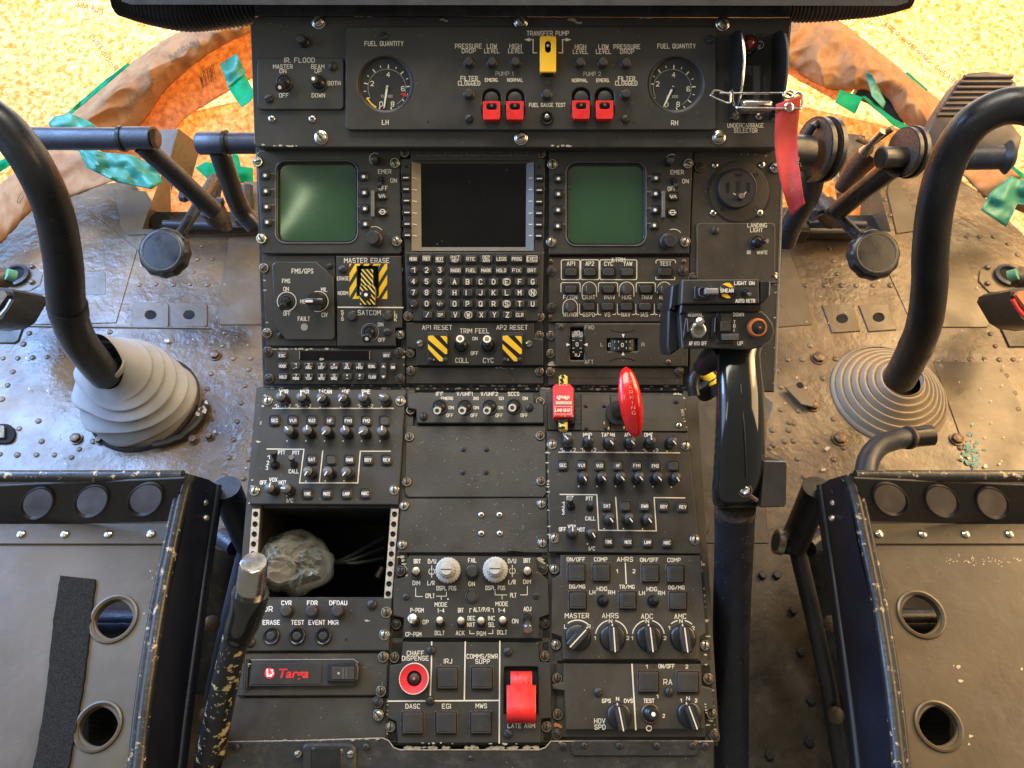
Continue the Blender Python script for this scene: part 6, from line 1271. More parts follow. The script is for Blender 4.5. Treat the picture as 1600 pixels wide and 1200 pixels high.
for i in range(len(P_) - 1): mb.tube([P_[i], P_[i + 1]], .0065, YEL if 13 < i < 30 and i % 9 else BLK, 12, False)
mb.tube([T.w(1104, 614, .75), T.w(1092, 596, .735)], .010, BLK, 14); T.ob('handle_loop', mb)

# ================================================================== ATTITUDE AND RADAR ALTIMETER PANELS
T = Thing('attitude_reference_panel', 'panel lettered AHRS with square keys above four skirted selector knobs', 'panel', PED, 985, 950, group=GA)
def ex(mb):
    for t, x, y, w_, h_ in (('ON/OFF', 900, 874, 28, 5.8), ('COMP', 938.5, 874, 20, 5.8), ('AHRS', 976.5, 874, 24.5, 6.6), ('ON/OFF', 1014.5, 874.8, 28, 5.8), ('COMP', 1053, 875, 20, 5.8), ('1', 964, 892.5, 2, 5.5), ('2', 990.5, 892.5, 3.5, 5.5), ('DG/MG', 902, 916.5, 24, 5.4), ('HDG', 940.5, 920, 15.5, 5.8), ('TR/MG', 979.5, 917, 23.5, 5.4), ('HDG', 1018.5, 920.5, 15.5, 5.8), ('DG/MG', 1057, 918, 24.5, 5.4),
                           ('LH', 925.5, 925.5, 8.5, 5.6), ('RH', 955.5, 925.7, 10, 5.6), ('LH', 1003, 926.5, 8.5, 5.6), ('RH', 1033.5, 926.5, 10, 5.6), ('MASTER', 901.5, 962, 37, 7.2), ('AHRS', 953.5, 962, 25, 7.2), ('ADC', 1011, 963, 18, 7.2), ('AMC', 1063, 963, 18, 7.2),
                           ('N', 954, 970.5, 4.5, 5), ('N', 1011.5, 970.5, 4.5, 5), ('N', 1064, 970.5, 4.5, 5), ('L', 883.5, 979, 3.2, 5.6), ('R', 920.5, 979, 4, 5.6), ('1', 929.5, 997, 2, 5), ('2', 981, 997, 3.5, 5), ('1', 987.5, 997, 2, 5), ('2', 1039, 997, 3.5, 5), ('1', 1045.5, 981, 2, 5), ('2', 1083, 981.5, 3.5, 5)): T.text(mb, t, x, y, w_, h_, z=.0042, sw=1.05)
    T.line(mb, [(977, 880), (978.5, 912)], 1.8, .0042)
    T.arc(mb, 902, 994, 25, 50, 125, 1.8, .0042); 
    for cx in (955.5, 1013): T.arc(mb, cx, 994, 25, 10, 75, 1.6, .0042); T.arc(mb, cx, 994, 25, 105, 170, 1.6, .0042)
    T.arc(mb, 1064.5, 994, 25, 50, 76, 1.6, .0042); T.arc(mb, 1064.5, 994, 25, 104, 128, 1.6, .0042)
    for x, y in ((916, 982), (954.5, 977), (1012, 977), (1064.5, 977)): T.dot(mb, x, y, 1.8, .0042, LEG)
    for _ in range(20): T.blob(mb, random.uniform(885, 1090), random.uniform(870, 1030), random.uniform(.3, .6), .0042, CHIP)
T.plate([(876, 867), (1094, 868), (1096, 882), (1098, 905), (1103, 990), (1094, 996), (1093, 1031), (880, 1031), (878, 996), (862, 990), (862, 905), (875, 898)], -.004, .004, PAN2, .001, extra=ex)
T.plate([(860, 867), (1098, 868), (1112, 1033), (863, 1033)], -.0055, -.0035, PAN2, .0005, 'backing_plate', extra=lambda mb: (T.chips(mb, 1080, 876, 1094, 882, 16, -.0033, CHIP, (1.5, 3.5)), T.chips(mb, 1098, 900, 1109, 1030, 10, -.0033)))
for x, y in ((901, 895), (940, 895), (1016.5, 896), (1055.5, 897), (903, 938.5), (981, 938.5), (1060, 939)): T.sqbutton(x, y, 31, 32, .004)
T.toggle(941.5, 939, 945.5, 935.5, 9.5, 4.5, .014, .004, white='', metal=BLK, ringm=HOLE); T.toggle(1020, 939.5, 1024.5, 935.5, 9.5, 4.5, .014, .004, white='', metal=BLK, ringm=HOLE)
for x, y, a in ((903, 995, 45), (957, 996, 92), (1014, 996, 94), (1067, 996.5, 94)): T.selector(x, y, 20.5, a, .004)
for x, y in ((866, 889), (1089.5, 892), (868.5, 1007), (1101, 1008)): T.screw(x, y, 8, -.003, 'bright', 1.5)
T = Thing('radar_altimeter_panel', 'panel lettered RA and HOV SPD with two skirted knobs and a test toggle', 'panel', PED, 990, 1088, group=GA)
def ex(mb):
    for t, x, y, w_, h_ in (('1', 1010.5, 1041.5, 2, 5), ('ON/OFF', 1041.5, 1041, 24.5, 6), ('2', 1073, 1041.5, 3.5, 5), ('RA', 1043.5, 1065.5, 13, 8), ('GPS', 947.5, 1095, 13, 5.6), ('N', 965, 1092, 4, 5.4), ('DVS', 982, 1095, 13, 5.6), ('HOV', 937, 1126.5, 16.5, 7), ('SPD', 937.5, 1136, 16.5, 7), ('TEST', 1014, 1095, 16, 5.8), ('1', 1027, 1088, 2, 5), ('2', 1037, 1118.5, 3, 5), ('N', 1075, 1091, 4.5, 5.6), ('1', 1064, 1094.5, 2, 5), ('2', 1087.5, 1094.5, 3, 5)): T.text(mb, t, x, y, w_, h_, z=.0042, sw=1.1)
    T.line(mb, [(987.5, 1038), (993.5, 1140)], 2.2, .0042); T.arc(mb, 1014, 1138, 4, 0, 360, 1.4, .0042); T.chips(mb, 1100, 1080, 1106, 1135, 6, .0042)
T.plate([(881, 1037), (1094, 1038), (1097, 1072), (1113, 1076), (1116, 1108), (1101, 1112), (1102, 1140), (884, 1141), (882, 1080), (864, 1077), (863, 1070), (880, 1066)], -.004, .004, PAN2, .001, extra=ex)
T.plate([(863, 1037), (1110, 1038), (1122, 1152), (866, 1152)], -.0055, -.0035, PAN2, .0005, 'backing_plate', extra=lambda mb: (T.chips(mb, 1108, 1050, 1118, 1150, 14, -.0033), T.chips(mb, 868, 1132, 876, 1136, 6, -.0033, ORG, (1.5, 3))))
T.sqbutton(1013.5, 1065.5, 36, 38, .004); T.sqbutton(1075, 1066, 38, 38, .004)
T.selector(967, 1118, 19.5, 100, .004); T.selector(1077, 1116, 19.5, 108, .004); T.toggle(1016, 1115, 1021, 1116, 14.5, 9, .014, .004, white='dot', metal=BLK, ringm=BRZ)
T.screw(935, 1081, 7.2, .004, 'slot', .5); T.screw(1045, 1080.5, 7.2, .004, 'slot', 1.5)
for x, y, k_ in ((870.5, 1060, 'dzus'), (1106, 1060.5, 'dzus'), (871.5, 1116, 'dzus'), (1111, 1115, 'dzus')): T.screw(x, y, 8, -.003, k_, 1.5)

# ================================================================== COLLECTIVE LEVERS
T = Thing('collective_lever', 'right collective lever with switch box head lettered SHEAR and glossy grip', 'lever', None, 1140, 560, d=.63)
mb = MB(); tb = [(1148, 796, .665), (1147, 850, .69), (1144, 930, .725), (1142, 1010, .755), (1142, 1100, .785), (1142, 1230, .82), (1140, 1700, .95)]
mb.tube([T.w(*q) for q in tb], [.0178, .0178, .0180, .0182, .0184, .019, .019], COLT, 24); T.tubeo = T.ob('lever_tube', mb)
mb = MB(); mb.tube([T.w(1148, 792, .664), T.w(1148, 800, .668)], .0184, BRZ, 24); T.ob('collar', mb)
mb = MB()   # moulded grip: stacked sections (y, x centre, half width, half thickness, depth)
secs = [(543, 1157, 33, .014, .652), (560, 1154, 34, .017, .650), (590, 1155, 36, .019, .645), (620, 1157, 38, .020, .641), (660, 1157.5, 40, .021, .640), (700, 1157, 41, .0215, .642), (740, 1155, 41, .0215, .647), (770, 1152, 40, .021, .653), (786, 1151, 37, .019, .657), (794, 1150, 30, .015, .660)]
S_ = spline([Vector((a, b, c)) for a, b, c, _, _ in secs], 5); S2 = spline([Vector((d_, e_, 0)) for _, _, _, d_, e_ in secs], 5); V = []; m_ = 36
for s1, s2 in zip(S_, S2):
    for j in range(m_):
        a = 2 * pi * j / m_; ca, sa = cos(a), sin(a); sq = .78
        X = s1.y + s1.z * (abs(ca) ** sq) * (1 if ca > 0 else -1); bul = s2.x * (abs(sa) ** sq) * (1 if sa > 0 else -1)
        if 255 < math.degrees(a) < 285 : bul *= .985
        V.append(T.w(X, s1.x, s2.y + bul))
k_ = len(S_); mb.add(V, [[i * m_ + j, (i + 1) * m_ + j, (i + 1) * m_ + (j + 1) % m_, i * m_ + (j + 1) % m_] for i in range(k_ - 1) for j in range(m_)] + [[j for j in range(m_)], [(k_ - 1) * m_ + m_ - 1 - j for j in range(m_)]], GLOS)
T.ob('grip', mb)
mb = MB(); c = T.w(1164, 766, .632); d_ = (C0 - P3(1164, 766, .632)).normalized(); mb.lathe([(.0062, -.002), (.006, .001), (.0052, .0012)], BRZ, M4=align(c, d_), n=20, cap=False); mb.lathe([(.0046, 0), (.0044, .0012), (.003, .002), (.001, .0012)], MET, M4=align(c, d_), n=6)
mb.box((0, 0, 0), (.0125, .0016, .0006), BRZ, M4=align(T.w(1164, 769, .6325), d_), bev=.0003); T.ob('grip_screw', mb)
mb = MB(); mb.tube([T.w(1157, 600, .6235), T.w(1164, 680, .6175), T.w(1167, 750, .6255)], .0005, BLK, 6); T.ob('moulding_seam', mb)
# side box
def solid(T, front, d0, d1, m, name, bevm=None, shrink=.0):
    mb = MB(); n = len(front); cx = sum(p[0] for p in front) / n; cy = sum(p[1] for p in front) / n
    b1 = .0015
    def ring(dp, off): return [T.w(cx + (x - cx) * (1 - off), cy + (y - cy) * (1 - off), dp) for x, y in front]
    base = [P3(x, y, d0) for x, y in front]
    R1 = [T.Mi @ p for p in base]; R0 = [T.w(cx + (x - cx) * .965, cy + (y - cy) * .965, d0 - .0016) for x, y in front]; R2 = [T.Mi @ (p + Fv * (d1 - d0)) for p in base]
    mb.add(R0 + R1 + R2, [[i for i in range(n)][::-1]] + [[k * n + i, k * n + (i + 1) % n, (k + 1) * n + (i + 1) % n, (k + 1) * n + i] for k in range(2) for i in range(n)] + [[2 * n + i for i in range(n)]], m)
    return mb
mb = solid(T, [(1193, 722), (1226, 721), (1229, 724), (1228, 788), (1225, 792), (1188, 793)], .635, .675, BLK2, 'b'); mb.tube([T.w(1193, 721, .634), T.w(1229, 721.5, .634)], .0007, EDGE, 5); mb.tube([T.w(1199, 704, .655), T.w(1228, 720, .637)], .0006, BRS, 5); T.ob('relay_box', mb)
mb = solid(T, [(1194, 618), (1208, 628), (1206, 640), (1197, 668), (1190, 668)], .665, .69, EDGE, 'b'); T.ob('side_bracket', mb)
# switch box: lower and upper tiers
sf = Surf(P3(1130, 515, .618), Rv, (Uv * cos(radians(4)) - Fv * sin(radians(4)))); T.S = sf; o0 = T.M
class Sub(Thing):
    def __init__(s, par, S, px, py):
        s.S = S; s.h0 = 0; s.loc = S.hit(px, py); s.u0, s.v0 = (s.loc - S.A).dot(S.X), (s.loc - S.A).dot(S.V)
        s.M = Matrix(((S.X.x, S.V.x, S.N.x, s.loc.x), (S.X.y, S.V.y, S.N.y, s.loc.y), (S.X.z, S.V.z, S.N.z, s.loc.z), (0, 0, 0, 1))); s.zc = 0; s.par = par; s.Mi = s.M.inverted()
        s.rel = par.Mi @ s.M
    def ob(s, name, me, parent=None, loc=None, rotz=0., sc=None, label=None):
        o = Thing.ob(s, name, me, parent or s.par.o, loc, rotz, sc, label)
        if parent is None: o.matrix_basis = s.rel @ o.matrix_basis
        return o
H = Sub(T, sf, 1130, 515)
mb = MB(); mb.prism([H.L([(1062, 489), (1190, 486), (1198, 492), (1207, 505), (1210, 518), (1205, 532), (1190, 542), (1172, 547), (1122, 545), (1066, 545)])], -.045, 0, BLK2, .0012)
mb.prism([H.L([(1044, 478), (1062, 489), (1062, 545), (1046, 556), (1042, 540)], -.012)], -.045, -.012, BLK, .0015)
H.line(mb, [(1062, 490), (1066, 544)], .9, .0004, EDGE); H.line(mb, [(1190, 487), (1198, 493), (1207, 506), (1209.5, 518), (1204, 532), (1190, 541)], .8, .0004, BEZ)
PL = BRZ
for t, x, y, w_, h_, bx in (('NORMAL', 1087, 492, 23, 5, (1071, 489, 1103, 496)), ('AP HYD OFF', 1090.5, 536.5, 27, 5.4, (1073, 532, 1107, 541)), ('DOWN', 1154, 491.5, 16, 5, (1144, 488, 1163, 495)), ('UP', 1156.5, 536.5, 8, 5.4, (1145, 532, 1166, 541))):
    mb.flat([tuple(H.p(a, b, .0005)) for a, b in ((bx[0], bx[1]), (bx[2], bx[1]), (bx[2], bx[3]), (bx[0], bx[3]))], PAN2); H.text(mb, t, x, y, w_, h_, .0008, WHT, 1.)
mb.flat([tuple(H.p(a, b, .0005)) for a, b in ((1143, 499), (1153, 499), (1153, 520), (1143, 520))], PAN2)
for i, ch in enumerate('TRI'): H.text(mb, ch, 1147.5, 503 + i * 6.5, 3 if ch != 'I' else 1, 4.6, .0008, WHT, .9)
mb.prism([H.L(rr(1120, 488, 1146, 537, 1), .001)], -.001, .001, BLK, .0004)
for k in range(9): H.line(mb, [(1127, 491 + k * 1.5), (1143, 491 + k * 1.5)], .5, .0013, BEZ)
mb.prism([H.L(rr(1126, 502, 1142, 518, 1), .006)], 0, .006, KEY, .0008); mb.prism([H.L(rr(1127, 521, 1155, 531, 1), .005)], 0, .005, BLK2, .0006)
for k in range(5): H.line(mb, [(1128, 522.5 + k * 1.9), (1154, 522.5 + k * 1.9)], .6, .0053, EDGE)
mb.prism([H.L([(1113, 496), (1119, 494), (1118, 520), (1110, 530)], .004)], 0, .004, BLK, .0006); H.line(mb, [(1117.5, 497), (1116.5, 518)], 1.2, .0043, EDGE)
mb.prism([H.L([(1071, 497), (1076, 497), (1076, 518), (1069, 528), (1067, 528)], .004)], 0, .004, BLK, .0006); H.line(mb, [(1073.5, 498), (1075, 518)], 1.2, .0043, EDGE)
H.ob('switch_box', mb)
mb = MB(); k = H.mpp(1089, 514); b = H.p(1089, 516, 0); mb.lathe([(14 * k, .0002), (14 * k, .0022), (12.5 * k, .003)], BRS, b, 6); mb.lathe([(11.5 * k, .002), (11.5 * k, .0055), (10 * k, .006), (7.5 * k, .006), (7 * k, .003)], MET, b, 28, cap=False); mb.lathe([(7.4 * k, .0025), (.1 * k, .0025)], HOLE, b, 20)
e = H.p(1094, 501, .016); d_ = e - b; mb.lathe([(.0016, .002), (.0022, d_.length * .5), (.0034, d_.length * .8), (.0038, d_.length * .93), (.003, d_.length), (.0005, d_.length * 1.04)], MET, M4=align(b, d_), n=18); H.ob('toggle_switch', mb)
mb = MB(); b = H.p(1182, 512, 0); k = H.mpp(1182, 512); mb.lathe([(15 * k, 0), (14.5 * k, .003), (13.6 * k, .0045), (12.8 * k, .0052), (11 * k, .0052), (10.4 * k, .004)], ORG, b, 36, cap=False)
for i, r_ in enumerate((10.4, 8.2, 6.2, 4.2)): mb.lathe([(r_ * k, .003 + .0012 * i), (r_ * k * .98, .0048 + .0012 * i), (r_ * k * .8, .0048 + .0012 * i)], BLK2, b, 30)
mb.lathe([(1.6 * k, .008), (1.2 * k, .0098), (.1 * k, .010)], ORG, b, 12); H.ob('rubber_trim_button', mb)
sf2 = Surf(P3(1130, 455, .606), Rv, (Uv * cos(radians(3)) - Fv * sin(radians(3)))); H2 = Sub(T, sf2, 1130, 455)
mb = MB(); mb.prism([H2.L([(1066, 437), (1186, 436), (1187, 474), (1064, 475)])], -.045, 0, BLK2, .0012); mb.prism([H2.L([(1188, 439), (1202, 438), (1204, 441), (1203, 462), (1192, 474), (1188, 474)], -.001)], -.04, -.001, BLK, .0012)
mb.prism([H2.L([(1050, 446), (1066, 437), (1064, 475), (1046, 484)], -.012)], -.045, -.012, BLK, .0012); mb.prism([H2.L([(1064, 475), (1191, 474), (1190, 486), (1062, 490)], -.006)], -.03, -.006, BLK, .0012)
H2.line(mb, [(1066, 438), (1064.5, 474)], 1., .0004, EDGE); H2.line(mb, [(1066, 437.5), (1186, 436.5)], .8, .0004, BEZ); H2.line(mb, [(1203, 441), (1202, 461)], 1.6, -.0004, EDGE)
for t, x, y, w_, bx in (('LIGHT ON', 1163, 442.5, 31, (1146, 439, 1182, 446)), ('AUTO RETR', 1164.5, 470, 30, (1145, 466.5, 1183, 473.5))): 
    mb.flat([tuple(H2.p(a, b, .0005)) for a, b in ((bx[0], bx[1]), (bx[2], bx[1]), (bx[2], bx[3]), (bx[0], bx[3]))], PAN2); H2.text(mb, t, x, y, w_, 5, .0008, WHT, 1.)
k = H2.mpp(1137, 454); mb.prism([H2.L(circ(1137, 454, 13, 30, 12), .002)], 0, .002, BLK2, .0004)
H2_poly = lambda q, m, z=.0024: mb.flat([tuple(H2.p(a, b, z)) for a, b in q], m)
H2_poly([(1129, 444), (1134, 442), (1140, 442), (1146, 449), (1140, 449)], YEL); H2_poly([(1127, 459), (1136, 459), (1142, 465.5), (1136, 466), (1129, 463)], YEL); H2_poly([(1124, 450), (1127, 449), (1127, 459), (1124, 456)], YEL)
mb.prism([H2.L([(1125, 450), (1153, 450), (1151, 458), (1124, 458)], .004)], .002, .004, BLK, .0004); H2.text(mb, 'SHEAR', 1136, 454, 20, 5, .0043, WHT, 1.1)
mb.prism([H2.L(rr(1085, 447, 1112, 468, 2), .003)], 0, .003, BLK, .0006); mb.prism([H2.L(rr(1091, 448.5, 1108, 464, 4), .0045), H2.L(rr(1094, 451, 1105, 462, 3), .0045)], 0, .0045, EDGE, .0006, side=BLK); mb.prism([H2.L(rr(1102, 450, 1123, 460, 1), .008)], 0, .008, EDGE, .0012); H2.ob('guarded_switch', mb)
T.S = None
H2.toggle(1164, 457, 1172, 460, 6.5, 2.6, .010, .0005, white='', metal=BRS)
mb = MB(); mb.tube([T.w(1128, 548, .66), T.w(1110, 562, .67), T.w(1096, 575, .69)], [.012, .011, .008], BLK, 16); T.ob('neck_bracket', mb)
T = Thing('collective_lever', 'left collective lever with chipped yellow-black tube and silver end cap', 'lever', None, 375, 960, d=.60)
mb = MB(); mb.tube([T.w(*q) for q in ((372, 985, .612), (365, 1010, .62), (349, 1080, .638), (335, 1150, .66), (318, 1230, .69), (240, 1700, .84))], [.0108, .0110, .0114, .0122, .0132, .015], TUBW, 24); T.ob('lever_tube', mb)
mb = MB(); P_ = spline([T.w(*q) for q in ((392, 924, .590), (389, 940, .594), (382, 965, .602), (375, 985, .609), (372, 998, .612))], 5)
mb.tube(P_, [.0140, .0146, .0147, .0147, .0147, .0146, .0145, .0143, .0142, .014, .0139, .0138, .0137, .0135, .0132, .0128, .0126, .0124, .0122, .0118, .0112][:len(P_)], GLOS, 32); T.ob('grip_sleeve', mb)
mb = MB(); mb.tube([T.w(397, 878, .578), T.w(397, 880, .579), T.w(396, 884, .580), T.w(391, 925, .591)], [.0094, .0104, .0108, .0116], MET, 32); T.ob('end_cap', mb)

# ================================================================== CYCLIC STICKS AND BOOTS
def boot(name, label, base, rb, top, topd, rt, M_, twist, nr, kx):
    bc = FLOOR.hit(*base); T = Thing(name, label, 'boot', FLOOR, *base, group='rubber boots round the cyclic sticks'); tp = T.Mi @ P3(*top, topd); n = 96; mm = 110; V = []
    for i in range(mm + 1):
        t = i / mm; e = t ** (1.15 if twist else 1.)
        c = Vector((0, 0, 0)).lerp(tp, e); c.z = tp.z * (t ** .8 if not twist else 1.15 * t - .15 * t * t)
        if twist: c.x -= .004 * sin(pi * t)
        rr_ = rt + (rb - rt) * ((1 - t ** 1.7) if twist else (1 - t) ** .95)
        for j in range(n):
            a = 2 * pi * j / n
            if twist:
                ph = (t * nr + .75 * sin(a - 1.2 + 2.5 * t) * (.5 + t) + .16 * sin(2 * a + 4 * t)) % 1.; f = (1 - ph) ** 1.3 * min(1, 4 * ph); q = 1 + .17 * f * sin(pi * min(1, t * 1.15 + .06)) - .04 + .03 * sin(3 * a + 9 * t)
                tilt = .035 * t * sin(a)
                V.append((c.x + rr_ * q * cos(a) * (1.0), c.y + rr_ * q * sin(a) * (.93), max(.001, c.z + tilt)))
            else:
                ph = t * nr; f = .5 + .5 * cos(2 * pi * ph); q = 1.0
                zz = c.z + .0075 * (f ** .6 - .5) * (1 if t > .08 else t / .08)
                V.append((c.x + rr_ * cos(a), c.y + rr_ * sin(a) * .985, max(.001, zz)))
    V = [tuple(v) for v in V]; mb = MB(); mb.add(V, [[i * n + j, i * n + (j + 1) % n, (i + 1) * n + (j + 1) % n, (i + 1) * n + j] for i in range(mm) for j in range(n)], M_)
    ba = len(V); mb.lathe([(rb * 1.015, 0), (rb * 1.015, .003), (rb * .97, .006)], M_ if not twist else BLK2, (0, 0, 0), 64, cap=False)
    me = mb.mesh(name); me.set_sharp_from_angle(angle=radians(80)); T.ob('bellows', me)
    c = tp; mb = MB(); mb.lathe([(rt * 1.06, -.004), (rt * 1.04, .006), (rt * .98, .008)], M_, M4=align(tp, ((C0 - P3(*top, topd)).normalized() * .6 + Vector((0, 0, 1)))), n=40, cap=False); T.ob('neck_ring', mb)
    return T
boot('stick_boot', 'twisted blue-grey rubber boot sagging round the left cyclic stick', (226, 630), .090, (160, 566), 1.12, .031, RUBL, True, 5.4, 0)
boot('stick_boot', 'neat concentric sand-grey rubber bellows round the right cyclic stick', (1388, 616), .0945, (1411, 594), 1.212, .0295, RUBR, False, 6.5, 0)
T = Thing('boot_clamp', 'torn black clamp band under the edge of the left boot', 'clamp', FLOOR, 226, 628)
mb = MB(); mb.tube([T.p(226 + 94 * cos(a), 632 - 66 * sin(a), .006) + Vector((0, 0, random.uniform(0, .006))) for a in [radians(x) for x in range(-80, 10, 7)]], .006, BLK2, 7)
for x, y, r_ in ((316, 640, 6), (308, 647, 4), (322, 628, 4)): T.blob(mb, x, y, r_, .016, CHIP)
T.ob('band', mb)
def stick(label, pts, rads, m, name='cyclic_stick'):
    T = Thing(name, label, 'control stick', None, pts[-1][0], pts[-1][1], d=pts[-1][2], group='cyclic sticks'); P_ = spline([T.w(*q) for q in pts], 10); R_ = spline([Vector((r_, 0, 0)) for r_ in rads], 10)
    mb = MB(); mb.tube(P_, [v.x for v in R_], m, 36); T.ob('stick_tube', mb); return T
T = stick('bent black left cyclic stick rising out of the twisted boot', [(-70, 150, .80), (-30, 172, .80), (14, 206, .81), (54, 262, .83), (84, 330, .87), (99, 410, .92), (105, 480, .97), (122, 530, 1.03), (148, 566, 1.09), (165, 585, 1.13)], [.0205, .0205, .0205, .0208, .0214, .0222, .0228, .0232, .0236, .024], TUB)
mb = MB(); a, b = T.w(105, 476, .966), T.w(108, 492, .982); mb.tube([a, b], [.0243, .0240], TUB, 36); T.ob('collar', mb)
T = stick('bent black right cyclic stick curving over the concentric bellows', [(1680, 230, .80), (1650, 190, .80), (1612, 168, .81), (1565, 168, .82), (1516, 196, .84), (1482, 250, .87), (1463, 315, .90), (1454, 390, .95), (1452, 450, .99), (1443, 510, 1.04), (1424, 556, 1.10), (1405, 592, 1.16)], [.0196, .0196, .0198, .0200, .0202, .0206, .0210, .0216, .0222, .0230, .0236, .024], TUB)
mb = MB(); mb.tube([T.w(1433, 538, 1.075), T.w(1430, 544, 1.083)], .0242, TUB, 36); T.ob('collar', mb)
T = Thing('drain_hose', 'short black hose end with sleeve lying in front of the right bellows', 'hose', None, 1400, 690, d=1.12)
mb = MB(); mb.tube(spline([T.w(1352, 760, 1.06), T.w(1356, 722, 1.08), T.w(1372, 698, 1.10), T.w(1396, 688, 1.12), T.w(1420, 684, 1.13)], 7), .0155, TUBB, 20); T.ob('hose', mb)
mb = MB(); mb.tube([T.w(1416, 684, 1.127), T.w(1420, 684, 1.13), T.w(1424, 683, 1.13), T.w(1456, 680, 1.13)], [.0155, .0172, .0160, .0158], BLK, 24); mb.tube([T.w(1417, 684, 1.125), T.w(1421, 684, 1.127)], .0178, BRZ, 24); T.ob('sleeve', mb)
T = Thing('floor_bracket', 'small bent metal bracket bolted to the floor left of the right bellows', 'bracket', FLOOR, 1250, 615)
mb = MB(); mb.prism([T.L([(1226, 605), (1248, 600), (1274, 626), (1270, 636), (1252, 632)], .012)], .010, .013, FLP, .0006); mb.lathe([(.006, .012), (.006, .0135)], HOLE, T.p(1246, 608, 0), 14); T.ob('bracket_plate', mb)
T.o['label'] = 'small bent metal bracket bolted to the floor left of the right bellows'

# ================================================================== PEDALS
def pedal_left():
    T = Thing('rudder_pedal', 'left hand pedal crossbar tube with open end and slanting arm, bluish tint', 'pedal', None, 220, 220, d=1.10)
    mb = MB(); mb.tube([T.w(-60, 216, 1.12), T.w(50, 216.5, 1.11), T.w(196, 217, 1.10)], .0165, TUBB, 28); T.ob('crossbar', mb)
    mb = MB(); mb.tube([T.w(189, 217, 1.098), T.w(194, 217, 1.098)], .019, BLK, 28); mb.tube([T.w(194, 216, 1.098), T.w(240, 216, 1.095)], .0168, TUBB, 28, False)
    mb.tube([T.w(240, 216, 1.095), T.w(241.5, 216, 1.0945), T.w(240, 216, 1.095), T.w(205, 216, 1.097)], [.0168, .0145, .0138, .0138], BRZ, 28); mb.lathe([(.0136, 0), (.001, .0)], HOLE, M4=align(T.w(241.7, 216, 1.0945), T.w(241, 216, 1.095) - T.w(233, 216, 1.0955)), n=24); T.ob('end_sleeve', mb)
    mb = MB(); mb.tube([T.w(222, 226, 1.105), T.w(270, 270, 1.15), T.w(335, 330, 1.22)], .0150, TUB, 24); T.ob('pedal_arm', mb)
pedal_left()
T = Thing('rudder_pedal', 'second left pedal crossbar running behind the fuel panel edge', 'pedal', None, 360, 225, d=1.08)
mb = MB(); mb.tube([T.w(309, 224, 1.085), T.w(312, 224, 1.085), T.w(353, 224, 1.083)], [.0145, .0162, .0165], TUBB, 28); mb.tube([T.w(351, 224, 1.082), T.w(356, 224, 1.082)], .0188, BLK, 28); mb.tube([T.w(356, 224, 1.083), T.w(470, 223, 1.08)], .0152, TUBB, 28); T.ob('crossbar', mb)
mb = MB(); mb.tube(spline([T.w(342, 234, 1.09), T.w(356, 275, 1.13), T.w(375, 325, 1.18), T.w(398, 352, 1.2)], 5), .0152, TUB, 24); T.ob('pedal_arm', mb)
def adjuster(label, p0, p1, kn, d0, d1, dk):
    T = Thing('pedal_adjuster', label, 'adjuster knob', None, *kn, d=dk, group='pedal adjusters')
    mb = MB(); a, b = T.w(*p0, d0), T.w(*p1, d1); mb.tube([a, a.lerp(b, .42)], .0098, BRZ, 18); mb.tube([a.lerp(b, .40), b], .0088, TUB, 18); T.ob('shaft', mb)
    mb = MB(); c = a.lerp(b, .40); ax = (b - a).normalized(); mb.tube([c - ax * .013, c - ax * .010, c + ax * .010, c + ax * .013], [.0115, .0145, .0145, .0115], BRZ, 18)
    sd_ = ax.cross(Vector((0, .5, -.86))).normalized(); mb.tube([c - sd_ * .036, c + sd_ * .036], .0065, TUB, 14)
    for s_ in (-1, 1): mb.tube([c + sd_ * s_ * .026, c + sd_ * s_ * .036], .011, TUBB, 6)
    T.ob('cross_fitting', mb)
    mb = MB(); nrm = Vector((0, -.42, .9)); M4 = align(T.w(*kn, dk), T.Mi.to_3x3() @ nrm)
    mb.lathe([(.020, -.022), (.034, -.016), (.0400, -.010), (.0408, -.002), (.0385, .004), (.036, .0065)], BLK, M4=M4, n=120, lobes=12, amp=.020); mb.lathe([(.037, .006), (.033, .0085), (.0318, .0085), (.0312, .0078), (.001, .0085)], BLK, M4=M4, n=60); mb.lathe([(.0315, .0083), (.0308, .0088), (.030, .0083)], BEZ, M4=M4, n=60, cap=False); T.ob('knob', mb)
adjuster('lobed black adjuster knob on the left pedal shaft', (336, 278), (282, 366), (256, 394), 1.30, 1.22, 1.19)
adjuster('lobed black adjuster knob on the right pedal shaft', (1268, 296), (1340, 368), (1366, 397), 1.28, 1.20, 1.17)
T = Thing('pedal_bracket', 'tan metal channel bracket with a round hole at the left floor opening', 'bracket', None, 250, 280, d=1.42)
mb = solid(T, [(248, 203), (279, 201), (262, 262), (236, 262)], 1.40, 1.50, FLP, 'b')
mb.add([T.w(*q) for q in ((279, 201, 1.40), (287, 214, 1.50), (268, 300, 1.52), (262, 262, 1.40))], [[0, 1, 2, 3], [3, 2, 1, 0]], FRM)
mb.add([T.w(*q) for q in ((256, 262, 1.36), (266, 280, 1.46), (268, 358, 1.50), (222, 358, 1.38))], [[3, 2, 1, 0], [0, 1, 2, 3]], FLP); mb.lathe([(.017, 0), (.001, .0002)], HOLE, M4=align(T.w(250, 346, 1.405), T.w(235, 330, 1.30) - T.w(250, 346, 1.405)), n=24); T.ob('channel', mb)
T = Thing('pedal_bracket', 'tan metal channel bracket at the right floor opening behind the pedal arms', 'bracket', None, 1345, 260, d=1.45)
mb = solid(T, [(1326, 209), (1352, 212), (1350, 300), (1328, 300), (1320, 222)], 1.46, 1.52, FRM, 'b')
